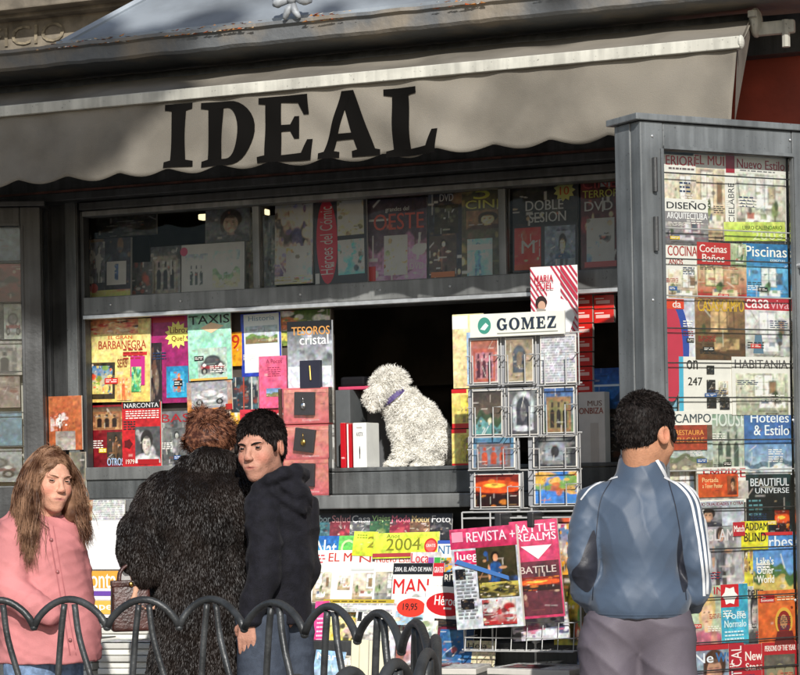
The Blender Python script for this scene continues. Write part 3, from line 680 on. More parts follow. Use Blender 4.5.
# ---- behind the upper window: DVD and comic packs standing on the shelf
g1 = 'film and comic packs standing in the upper window'
U = [
 ('dark pack with a white figure at the left end of the upper window', (87, 238, 130, 297), [P(0, 0, 1, 1, 'dark', 3), P(.05, .25, .4, .95, 'figure', 5, ['3a3a40', '20201c', 'c8bfb0', 'd0d0d0']), P(.45, .2, .9, .6, 'bottle', 2), P(0, 0, 1, .12, 'cloth', 2, ['4a8a3a', 'c83a3a']), ('E', .15, .16, .1, .08, 'c02a2a')], .14),
 ('silver pack holding two grey film covers side by side with a red dot', (181, 243, 244, 292), [P(0, 0, 1, 1, 'cloth', 4, ['8c9094', '6a6e72']), T('THE COLLECTION', .25, .86, .9, .95, 'e8e8e8'), P(.06, .08, .42, .8, 'building', 7, ['505860', '808a80', '2a2e30', 'a0a498']), P(.5, .08, .93, .84, 'land', 8, ['5c6a70', '8a9aa0', '4a5a48', '6c6a58']), ('E', .04, .86, .06, .09, 'b8283a')], .16),
 ('purple fairy tale pack with a small blue film case', (274, 200, 312, 284), [P(0, 0, 1, 1, 'comic', 9, ['3a3048', '6a5a50', '4a4a78', '8a7a68', '2a2840']), P(.3, .05, .98, .45, 'comic', 12, ['4a8ac0', 'c05a3a', '7ac0d8', 'e8d0a0']), P(0, 0, 1, .1, 'comic', 13)], .12),
 ('white comic pack with a tall red oval carrying handwriting', (313, 196, 366, 284), [P(.45, .55, .95, .95, 'comic', 14, ['7a7458', '9a9468', '5a5040', 'c8c0a0']), P(.45, .1, .95, .5, 'comic', 15, ['3a6a8a', '2a9ab0', '5a5040', 'c8c0a0']), ('E', .25, .5, .2, .49, '9c1420'), ('V', 'Héroes del Cómic', .12, .12, .36, .9, 'f0e8e0'), T('100', .3, .2, .38, .26, 'f0e8e0'), Rr(.02, .02, .1, .14, 'f0f0f0')], .10, 1.5),
 ('brown western film pack with red arched title', (367, 198, 426, 280), [P(0, 0, 1, 1, 'land', 16, ['1c1820', '3a2c34', '584050', '6a5068']), T('OESTE', .1, .62, .95, .82, 'a02a22'), T('grandes del', .3, .83, .7, .9, 'c0a070'), P(.28, .06, .68, .55, 'comic', 17, ['a09060', '7a3a2a', '3a4a3a', 'd8c8a0']), T('DVD', .72, .12, .95, .2, 'e0e0e0'), Rr(.0, 0, .14, .18, 'b01818')], .13),
 ('black pack with a pair of portraits on a red footed case', (427, 188, 461, 279), [P(0, 0, 1, 1, 'dark', 18), T('DVD', .35, .86, .75, .94, 'd8d8d8'), P(.2, .5, .9, .82, 'dark', 19, ['1c1a14', '3a3a2c', '0a0a0a']), P(.05, .05, .85, .48, 'figure', 20, ['2c2420', '140e0c', 'b08868', '3a2a28']), Rr(.1, .02, .8, .08, 'd03a20')], .12),
 ('olive film series pack with a big yellow number five', (461, 183, 508, 278), [P(0, 0, 1, 1, 'dark', 21, ['2e2c22', '5a5030', '3a2c28']), T('5', .25, .84, .6, .99, 'd8c828'), T('CINE', .08, .74, .9, .83, '8a8434'), P(.1, .52, .95, .72, 'face', 22, ['4a3a2c', '1a140e', 'a8805c', '2a201c']), P(.12, .02, .66, .42, 'figure', 23, ['5a8aa8', '30404a', 'a8b8c0', '3c5c70']), Rr(.12, .3, .66, .36, 'b8c8d0')], .11),
 ('black double feature pack with white title and a yellow starburst', (512, 178, 577, 271), [P(0, .5, 1, 1, 'dark', 24, ['141416', '24221c', '0c0c0e']), T('DOBLE', .2, .66, .78, .77, 'c8c8c0'), T('SESION', .25, .53, .82, .64, 'c8c8c0'), ('S', .8, .86, .17, 11, 'c8a83a'), T('10', .73, .81, .87, .9, '6a2a14'), P(.03, .08, .44, .48, 'dark', 25, ['8a2420', '5a1a18', 'a83a30']), T('M', .14, .2, .34, .34, 'e0d8d0'), Rr(.03, .02, .44, .08, 'd02a1a'), P(.5, .05, .97, .48, 'figure', 26, ['4a5058', '20202a', 'b08a70', '2c3440']), P(.66, .12, .9, .42, 'face', 27, ['4a5058', '1a1410', 'b48c6c', '243040'])], .13),
 ('dark red horror film pack with a pale case and white lettering', (580, 174, 620, 269), [P(0, 0, 1, 1, 'dark', 28, ['2c1014', '4a181c', '1a0c10']), T('CINE', .05, .86, .9, .96, '8a2a2a'), T('TERROR', .05, .76, .95, .84, '8a6a2a'), T('DVD', .1, .62, .8, .72, 'd8d8d8'), P(.15, .08, .85, .54, 'comic', 29, ['7a8a98', 'b04a3a', '3a4a6a', 'c8c0b0']), Rr(.1, .02, .9, .08, 'd02a2a')], .12),
]
for r in U:
    mag(r[0], F, r[1], r[2], '1c1c20', r[3], r[4] if len(r) > 4 else 0, 3, .012, 'film_pack', 'film pack', g1, gain=6.5)  # gain lightens the packs' print, standing in for light under the awning
for k, (x, y, w_, h, kk, pal, lab) in enumerate(((130, 262, 22, 32, 'dark', ['3a3a3c', '6a3a34', '8a8a88'], 'dim film case lying right of the dark pack'), (150, 246, 30, 48, 'building', ['2a2c30', '5a5650', '1a1a1c', '6a6a68'], 'dim grey photo book standing in shade in the upper window'), (205, 206, 44, 36, 'face', ['4a4c4e', '2a2624', '7a6a60', '3a3c40'], 'dim portrait poster hanging above the silver pack'), (244, 212, 12, 80, 'dark', ['5a5850', '3a3c3c', '7a7a70'], 'narrow dim pack left of the first mullion'), (262, 215, 13, 76, 'dark', ['4a5054', '6a6c68', '2a2a2c'], 'narrow dim pack right of the first mullion'), (96, 214, 60, 22, 'dark', ['2a2a2a', '3a3632', '4a4a4a'], 'dark box on the shelf at the top left of the upper window'))):
    mag(lab, F, (x, y, x+w_, y+h), [P(0, 0, 1, 1, kk, 700+k, pal)], '2a2a2c', .22+.02*k, 0, 3, .012, 'film_pack', 'film pack', g1, gain=5.0)  # colours brightened by gain to make up for the window's shade
# ---- left lower display
g2 = 'magazines and part-works on the sunlit display board'
D = [
 ('yellow pirate part-work pack with a framed game and a green toy', (90, 319, 150, 402), [P(0, 0, 1, 1, 'cloth', 31, ['d8b860', 'e8d890']), P(0, .82, .8, 1, 'comic', 32, ['d8b080', 'c83a3a', 'f0d8b0', 'e08a60']), T('BARBANEGRA', .14, .64, .93, .74, 'a83a24'), T('EL GRAN', .3, .76, .7, .8, 'c8502a'), Rr(.55, .56, .95, .60, 'c82a2a'), P(.0, .04, .42, .48, 'comic', 33, ['3a3020', '1c1810', '4a4028']), P(.04, .1, .38, .44, 'comic', 34, ['e8d070', '7a9a3a', 'd84a2a', '3a7ab0']), T('SERS', .46, .42, .62, .52, '8a4a2a'), Rr(.68, .2, .92, .55, 'c02a80'), P(.7, .12, .86, .42, 'comic', 35, ['3aa060', '4ac0a8', '2a7a50', 'c8e890']), P(.46, .02, .7, .3, 'figure', 36, ['e0b870', 'c06a3a', 'f0d0a0', 'd8683a'])], .028, -1),
 ('magenta book pack with pale yellow starburst and small blue book', (150, 316, 189, 403), [P(0, 0, 1, 1, 'cloth', 37, ['8a1a58', 'a02468']), P(.0, .0, .3, .7, 'dark', 38, ['2a2024', '6a4a3a', '8a7a6a']), Rr(0, .93, .9, .99, 'b02a3a'), ('S', .7, .78, .32, 13, 'e8e070'), T('Libro', .52, .8, .9, .87, '7a3a1a'), T('Que?', .56, .7, .88, .77, '7a3a1a'), P(.42, .06, .98, .42, 'cloth', 39, ['2a9ac8', '2478a8']), P(.52, .12, .88, .36, 'figure', 40, ['3aa0c8', 'c86a2a', 'e0b050', 'b84a20'])], .04, 0),
 ('mint green car collection card headed with black capitals', (188, 313, 231, 380), [P(0, 0, 1, 1, 'cloth', 41, ['8fd0b4', 'a8dcc4']), T('TAXIS', .03, .84, .97, .97, '141414'), ('G', [(.3, .78), (.55, .7), (.85, .8), (.55, .86)], 'e8c8a0'), P(.22, .02, .9, .48, 'car', 42, ['b0c8b8', '383c40', '5a5a5c', 'a01c24']), Rr(.04, 0, .9, .03, 'e8b050')], .02, 1),
 ('orange and grey card with a white model taxi in a blister', (187, 381, 232, 411), [P(0, 0, 1, 1, 'cloth', 43, ['d88a3a', '8a8c90']), P(.1, .1, .9, .95, 'car', 44, ['9a9ca0', '8a8a8a', 'dcdcdc', '8a8a8a']), Rr(.85, .0, 1, .2, 'b02020')], .025, 2),
 ('dark red history magazine with a strip of small pictures', (90, 405, 124, 467), [P(0, 0, 1, 1, 'cloth', 45, ['6a141c', '8a1a22']), P(0, .6, 1, .97, 'building', 46, ['4a3a30', '8a5a3a', '2a1c18', 'c8a070']), P(.5, .05, 1, .56, 'figure', 47, ['3a3028', '1c1410', 'b07a50', '6a4a30']), T('OTROS', .5, .02, .98, .14, 'a8c0e0')], .03),
 ('red magazine with a black and white portrait of a man in a white shirt', (122, 402, 161, 467), [P(0, 0, 1, 1, 'cloth', 48, ['b01820', 'c02428']), Rr(.02, .9, .98, 1, '1a1a1a'), T('NARCONTA', .06, .915, .94, .985, 'd8d8d8'), Ln(.1, .74, .95, .88, 4, 'f0e8e0'), P(.34, .06, .98, .62, 'face', 49, ['4a4a4c', '2a2624', 'c0b8b0', 'd8d8d8']), Rr(.4, .04, .95, .12, 'a01018'), ('S', .16, .36, .12, 5, '5a0c10'), T('1979', .1, .05, .32, .12, 'f0e0d0')], .02),
 ('grey film magazine with a red name plate', (160, 411, 191, 467), [P(0, 0, 1, 1, 'dark', 50, ['6a6c6e', '3a3c3c', 'a0a2a0']), T('BAS', .05, .8, .95, .95, '9c2028'), P(.1, .05, .95, .7, 'figure', 51, ['5a5c5c', '282828', 'b8b8b4', '8a8a88'])], .035),
 ('blue bordered landscape atlas standing open at the top of the display', (241, 313, 281, 376), [P(.0, 0, 1, 1, 'cloth', 52, ['2438a0', '2c44b0']), Rr(.08, .06, .96, .99, 'd8e0e0'), T('Historia', .2, .88, .85, .96, '7a98b0'), P(.12, .52, .92, .8, 'land', 53, ['a8b8c0', 'c8d0c8', '6a8a4a', '7a6a4a'])], .05, 1),
 ('green and yellow flower guide beside the blue atlas', (277, 310, 330, 345), [P(0, 0, 1, 1, 'comic', 54, ['7a8a3a', 'd8c860', 'e8e8e0', '4a6a2a', 'c86a3a'])], .06),
 ('yellow tag card numbered nine on a small case', (229, 332, 242, 366), [P(0, 0, 1, 1, 'cloth', 55, ['e8a020', 'd89018']), T('9', .2, .5, .8, .92, 'b03010')], .05),
 ('row of thin dark book cases below the blue atlas', (231, 377, 258, 412), [P(0, 0, 1, 1, 'dark', 56, ['283038', '4a6a78', '8a3a2a', '9aa8a8']), Rr(.45, 0, .5, 1, 'a04030'), Rr(.75, 0, .8, 1, 'c8c8c0')], .03),
 ('black and teal games case behind the woman', (222, 390, 240, 440), [P(0, 0, 1, 1, 'comic', 57, ['e8b020', 'c82a2a', '3a9ab0', 'e8e8e0'])], .03),
 ('plain pink leaflet with one small picture', (259, 356, 288, 408), [P(0, 0, 1, 1, 'cloth', 58, ['e05a80', 'e8688c']), T('A Pocos', .25, .86, .8, .94, '8a2a48'), Ln(.3, .6, .75, .8, 5, '9a3050'), P(.25, .22, .75, .38, 'land', 59)], -.01, 0),
 ('red lettered booklet under the pink leaflet', (240, 409, 290, 432), [P(0, 0, 1, 1, 'cloth', 60, ['b82030', 'c83040']), T('PREMIO', .4, .3, .95, .8, 'f0e0e0')], .0),
]
def busy(els, seed, dark='303030', n=2):
    g = random.Random(seed); out = list(els)
    for _ in range(n):
        x = g.choice((.05, .08, .5, .56)); y = g.uniform(.08, .58); out.append(Ln(x, y, x+g.uniform(.28, .4), y+g.uniform(.08, .15), g.choice((3, 4)), g.choice((dark, 'f4f0e8', 'a82a24', 'f4f0e8', '24365a'))))
    if g.random() < .6:
        x = g.uniform(.05, .7); y = g.uniform(.05, .3); out.append(Rr(x, y, x+.22, y+.07, g.choice(('c82a24', 'e0c030', '2a5a9a', '1c1c1c')))); out.append(Ln(x+.02, y+.015, x+.2, y+.06, 2, 'f4f0e8'))
    return out
for q_, r in enumerate(D):
    mag(r[0], F, r[1], busy(r[2], q_+50, n=1) if r[1][3]-r[1][1] > 55 else r[2], W_, r[3], r[4] if len(r) > 4 else 0, 1, .006, group=g2)
mag('small brown poster with a white dog picture taped to the corner post', F, (49, 396, 82, 450), [P(0, 0, 1, 1, 'cloth', 61, ['a85a34', 'b86a44']), P(.05, .35, .6, .72, 'figure', 62, ['b06040', '6a3a2a', 'e8e0d8', 'e8e8e8']), P(.2, 0, .8, .35, 'cloth', 63, ['b8b0a8', '8a8078'])], 'b8683c', -.07, name='poster', cat='poster')
mag('grey leaflet half hidden behind the girl on the corner post', F, (70, 452, 86, 520), [P(0, 0, 1, 1, 'dark', 64, ['7a7468', '3a3a3a', 'a89878'])], 'b8b0a0', -.07, name='leaflet', cat='leaflet')
# ---- hanging jewellery display
JD = empty('jewellery_display', at(309, 495, -.16), 0, 'tall hanging jewellery card display headed in white and orange script', 'display card')
def jy(px, py): p = at(px, py, -.16); q = at(309, 495, -.16); return p.x-q.x, p.z-q.z
x0, z1 = jy(287, 322); x1, z0 = jy(333, 390); mb = MB(); mb.box(x0, x1, 0, .01, z0, z1, 'd8dce0')
cover(mb, x1-x0, z1-z0, [P(0, 0, 1, 1, 'cloth', 65, ['d4dae0', '24262c']), Rr(0, .86, 1, 1, '15161a'), T('TESOROS', .1, .80, .95, .92, 'd89a50'), T('cristal', .28, .66, .92, .80, 'f0f0f0'), P(.02, .0, .98, .35, 'cloth', 66, ['c8d0d8', 'e8ecf0'])], .0004, x_0=x0, z_0=z0)
mb.build('header_card', 'print', JD)
bx0, bz1 = jy(302, 361); bx1, bz0 = jy(323, 388); mb = MB(); mb.box(bx0, bx1, -.022, -.003, bz0, bz1, b=.002); jb = mb.build('jewel_box', 'velvet', JD)
mb = MB(); mb.tube([((bx0+bx1)/2, -.024, bz1-.02), ((bx0+bx1)/2+.004, -.026, bz0+.03)], .003, 6); mb.build('charm', 'gold', jb)
mb = MB(); x0, z1 = jy(286, 388); x1, z0 = jy(334, 497); mb.box(x0+.008, x1-.004, .004, .012, z0+.01, z1, 'c88078'); mb.build('backing_card', 'paper', JD)
for k, (ya, yb, dx) in enumerate(((388, 424, 0), (425, 460, 0), (458, 496, 1))):
    x0, z1 = jy(285, ya); x1, z0 = jy(334, yb)
    mb = MB(); mb.box(x0, x1, -.02, .0, z0+.003, z1-.002, 'd86a70', b=.004); cover(mb, x1-x0, z1-z0-.01, [P(.03, .03, .97, .97, 'cloth', 67+k, ['e0707a', 'e89a8a']), T('Colgante', .4, .06, .75, .12, 'f4e8e8')], .0205, x_0=x0, z_0=z0+.005)
    pc = mb.build('pink_blister', 'print', JD)
    cx = (x0+x1)/2-.004; cz = (z0+z1)/2+.008; r_ = .04
    mb = MB(); mb.box(-r_, r_, -.015, 0, -r_*1.05, r_*1.05, b=.003); mb.xf(Matrix.Translation((cx, -.024, cz)) @ Matrix.Rotation(R_((2, 8, 3)[k]), 4, 'Y')); jb = mb.build('jewel_box', 'velvet', JD)
    mb = MB(); mb.ell((cx, -.046, cz-.008), (.011, .006, .013), 12, 8); mb.tube([(cx, -.044, cz+.005), (cx-.002, -.044, cz+.026)], .002, 6); mb.build('charm', ('silver', 'gold', 'gold')[k], jb, True)
    mb = MB(); mb.box(x0-.004, x1+.004, -.05, -.048, z0+.004, z1-.004); mb.box(x0-.004, x0-.002, -.048, 0, z0+.004, z1-.004); mb.box(x1+.002, x1+.004, -.048, 0, z0+.004, z1-.004); mb.build('clear_cover', 'plastic_clear', pc)
# ---- books standing on the counter
def book(px0, px1, py0, py1, Y, depth, lab, c, els):
    a, b = at(px0, py0, Y), at(px1, py1, Y); base = at(px0, 470, Y)
    z0 = zc+.0085; mb = MB(); w_ = b.x-a.x; mb.box(0, w_, 0, depth, 0, a.z-z0, c, b=.002); mb.box(.003, w_-.003, .004, depth-.004, .004, a.z-z0+.0005, 'e0dccc')
    cover(mb, w_, a.z-z0, els, .0004); o = mb.build('book', 'print', None, loc=(a.x, Y, z0)); tag(o, lab, 'book', 'books standing on the counter'); return o
book(340, 346.2, 423, 471, -.04, .16, 'thin red book at the left of the counter books', 'c01824', [T('NOVELA', .2, .2, .8, .24, 'ffffff')])
book(346.8, 352, 424, 471, -.04, .15, 'red book with a white spine band between red and white books', 'b81420', [Rr(0, 0, .35, 1, 'e8e8e4')])
book(352.6, 367, 423, 471, -.045, .12, 'white book with a small black bottle on its cover', 'e4e6e2', [T('AXSTX', .25, .7, .75, .79, '707070'), ('E', .5, .36, .04, .12, '202024'), Rr(.47, .2, .53, .3, '4a4a4a'), T('novela', .3, .88, .7, .92, '9a9a9a')])
# ---- grey rounded chair back and things behind the dog
CH = empty('chair', at(384, 470, .25)-Vector((0, 0, .5)), 0, 'grey chair with a rounded back behind the poodle', 'chair')
a = at(352, 400, .25); b = at(412, 400, .25); zz = at(384, 390, .25).z; h = CH.location
mb = MB(); pts = []; n = 18; hw = (b.x-a.x)/2
for i in range(n+1):
    q = math.pi*i/n; pts.append((hw*math.cos(q)*(1 if abs(math.cos(q)) > .8 else 1), zz-h.z-.09+.09*math.sin(q)**.7))
pts += [(-hw*.95, .1), (hw*.95, .1)]
vs_ = [(x, 0, z) for x, z in pts]+[(x, .05, z) for x, z in pts]; n2 = len(pts)
mb.add(vs_, [tuple(range(n2))[::-1] if False else tuple(range(n2)), tuple(range(n2, 2*n2))[::-1]]+[(i, i+n2, (i+1) % n2+n2, (i+1) % n2) for i in range(n2)], (.1, .1, .1))
mb.build('backrest', mat('grey_vinyl', (.115, .12, .125), .6, 0, .1, 5), CH)
mb = MB(); mb.tube([(0, .06, .12), (0, .12, -.2), (0, .3, -.25), (0, .3, -.85)], .025, 8); mb.build('post', 'frame_dark', CH); mb = MB(); mb.box(-.22, .22, .12, .55, -.25, -.18, b=.03); mb.build('seat', 'black_box', CH)
a = at(336, 390, .1); mb = MB(); mb.box(0, .15, 0, .12, 0, .012, 'c8486a', b=.003); mb.box(.0, .10, .02, .1, .0125, .05, '15151a', b=.01)
tag(mb.build('receipt_tray', 'paper', loc=(a.x, .12, a.z)), 'black gadget with a pink tray edge on top of the grey box', 'tray')
mb = MB(); xa_ = at(334, 400, .1).x; xb_ = at(352, 400, .1).x; mb.box(0, at(351, 400, .1).x-xa_, 0, .2, 0, a.z-zc-.01, '5a5e60', b=.004); tag(mb.build('cash_box', 'paper', loc=(xa_, .09, zc+.009)), 'plain grey box behind the counter books', 'box')
# ---- hatch, right side
mag('cream hanging poster with a blue figure at the right of the hatch', F, (453, 314, 484, 388), [P(0, 0, 1, 1, 'cloth', 70, ['e0c890', 'e8d8a8']), P(.45, .05, 1, .75, 'figure', 71, ['a0c0e0', '4a6a9a', 'e0c0a0', '5a90c8']), Rr(.0, .8, .5, .98, 'e8e8e0')], W_, -.03, 0, 0, name='poster', cat='poster')
for k, (ya, yb) in enumerate(((389, 428), (429, 468))):
    mag(('upper', 'lower')[k]+' yellow and red toy blister hanging beside the postcard rack', F, (452, ya, 482, yb), [P(0, 0, 1, 1, 'cloth', 72+k, ['d8c060', 'e8d880']), Rr(0, 0, 1, .12, 'c81c20'), Rr(0, .9, .5, 1, 'c81c20'), P(.3, .15, .75, .85, 'figure', 74+k, ['d8c860', '6a5a4a', 'd8a888', 'c8b838'])], 'd0b860', -.03, 0, 0, .02, 'toy_blister', 'toy pack', 'yellow toy blisters at the hatch')
for k in range(7):
    y = 295+k*14.4
    o = mag('small red packet, number %s down in the red column behind the striped poster' % ['first', 'second', 'third', 'fourth', 'fifth', 'sixth', 'seventh'][k], F, (577, y, 592.5, y+13.2), [Rr(.1, .35, .8, .6, 'e8b8b0'), Rr(.06, .7, .5, .78, 'f0d8d0')], 'cc2018', .0, 0, 0, .02, 'red_packet', 'packet', 'red packets hung at the right of the hatch')
for k, lab in enumerate(('top', 'second')):
    y = 295+k*14.4; mag(lab+' packet of the short red column next to the grey door', F, (594, y, 614, y+13.2), [Rr(.1, .35, .8, .6, 'e8b8b0'), Rr(.06, .7, .5, .78, 'f0d8d0')], 'cc2018', .0, 0, 0, .02, 'red_packet', 'packet', 'red packets hung at the right of the hatch')
mag('blue sea poster at the right end of the hatch', F, (590, 368, 624, 409), [P(0, 0, 1, 1, 'land', 78, ['1c4a90', '3a7ac0', '2a6ab0', '184878']), Rr(.0, .55, .9, .6, 'd8e8f0')], '3a70b0', .02, name='poster', cat='poster')
for k, (x, y, pal) in enumerate(((596, 414, ['2a2c34', '4a3a34', '5a6a70']), (609, 414, ['1c2024', '3a4a44', '6a5a4a']), (596, 440, ['22303a', '3a5a60', '1a1a1e']), (609, 440, ['2a2420', '5a3a2a', '8a7a60']))):
    mag(['left', 'right', 'left', 'right'][k]+(' case of the upper' if k < 2 else ' case of the lower')+' pair of dark film cases right of the hatch', F, (x, y, x+12, y+23), [P(0, 0, 1, 1, 'dark', 80+k, pal)], '202024', .03, 0, 0, .012, 'film_case', 'film case', 'dark film cases right of the hatch')
mag('tall white lettered box behind the right edge of the postcard rack', F, (579, 392, 605, 470), [T('MUS', .35, .82, .9, .89, '8a6a60'), T('ONBIZA', .02, .72, .95, .80, 'a05040'), Rr(.45, .06, .75, .6, 'cfc8c0')], 'e4e0da', -.09, name='white_box', cat='box', th=.06)
mag('red and white striped poster with a dark haired woman above the postcard rack', F, (531, 266, 578, 338), [('G', [(0, 0), (1, 0), (1, 1), (0, 1)], 'ece4e4')]+[('G', [(.02+i*.1, 1), (.07+i*.1, 1), (min(1, .07+i*.1+.5), max(0, 1-(.93-i*.1)/1.0)), (min(1, .02+i*.1+.55), max(0, 1-(.98-i*.1)/1.0))], 'b83048') for i in range(4, 9)]+[('G', [(0, .95-.1*i), (0, .99-.1*i), (.35-.0*i, .62-.1*i), (.35, .58-.1*i)], 'b83048') for i in range(6)]+[('G', [(.65, .95-.1*i), (.65, .99-.1*i), (1, .64-.1*i), (1, .60-.1*i)], 'b83048') for i in range(8)]+[T('MARIA', .1, .78, .5, .88, 'c02a40'), T('FUEL', .15, .68, .5, .77, 'c02a40'), ('G', [(.1, 0), (.8, 0), (.95, .3), (.8, .5), (.5, .58), (.3, .4)], 'eef0f0'), ('E', .24, .5, .12, .09, '2a1a18'), ('E', .25, .45, .08, .07, 'c8a088'), ('G', [(.08, .2), (.3, .2), (.34, .4), (.15, .42)], '9a948c')], W_, -.16, 0, 0, .003, name='poster', cat='poster')
# ---- under the counter
LS = empty('sloping_shelf', (0, 0, 0), 0, 'grey stepped magazine shelf sloping down from under the counter', 'shelf')
zs1, zs2, zs3 = at(370, 603, -.27).z, at(390, 640, -.44).z, at(390, 692, -.5).z
mb = MB(); xs_ = xp1+.05
mb.box(xs_, 1.2, -.33, -.02, .1, zs1-.002, b=.004); mb.box(xs_, 1.2, -.475, -.331, .1, zs2-.002, b=.004); mb.box(xs_, 1.2, -.62, -.476, .1, zs3-.002, b=.004)
mb.build('shelf_body', 'frame_dark', LS)
g3 = 'magazines in shade at the back of the shelf under the counter'
names = ['teal', 'maroon', 'grey', 'dark green', 'wine red', 'brown', 'black']
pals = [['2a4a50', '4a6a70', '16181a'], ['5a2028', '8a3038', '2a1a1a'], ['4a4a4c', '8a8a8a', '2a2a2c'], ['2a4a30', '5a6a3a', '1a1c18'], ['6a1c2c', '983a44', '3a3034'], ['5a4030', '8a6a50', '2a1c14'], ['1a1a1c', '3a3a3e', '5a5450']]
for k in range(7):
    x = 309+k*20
    mag(names[k]+' shaded magazine in the back row under the counter', F, (x, 513, x+22, 540), [P(0, 0, 1, .7, 'dark', 90+k, pals[k]), T(['Labor', 'Salud', 'Casa', 'Viajes', 'Moda', 'Motor', 'Foto'][k], .08, .66, .92, .92, ['a8c0c0', 'd88080', 'c0c0c0', '90b070', 'e06070', 'c8a070', 'a8a8a8'][k])], '2a2a2c', -.13-.003*k, 0, 10, group=g3, gain=1.8)  # gain lifts the cover colours to offset the shade under the counter
g4 = 'magazines on the sloping shelf under the counter'
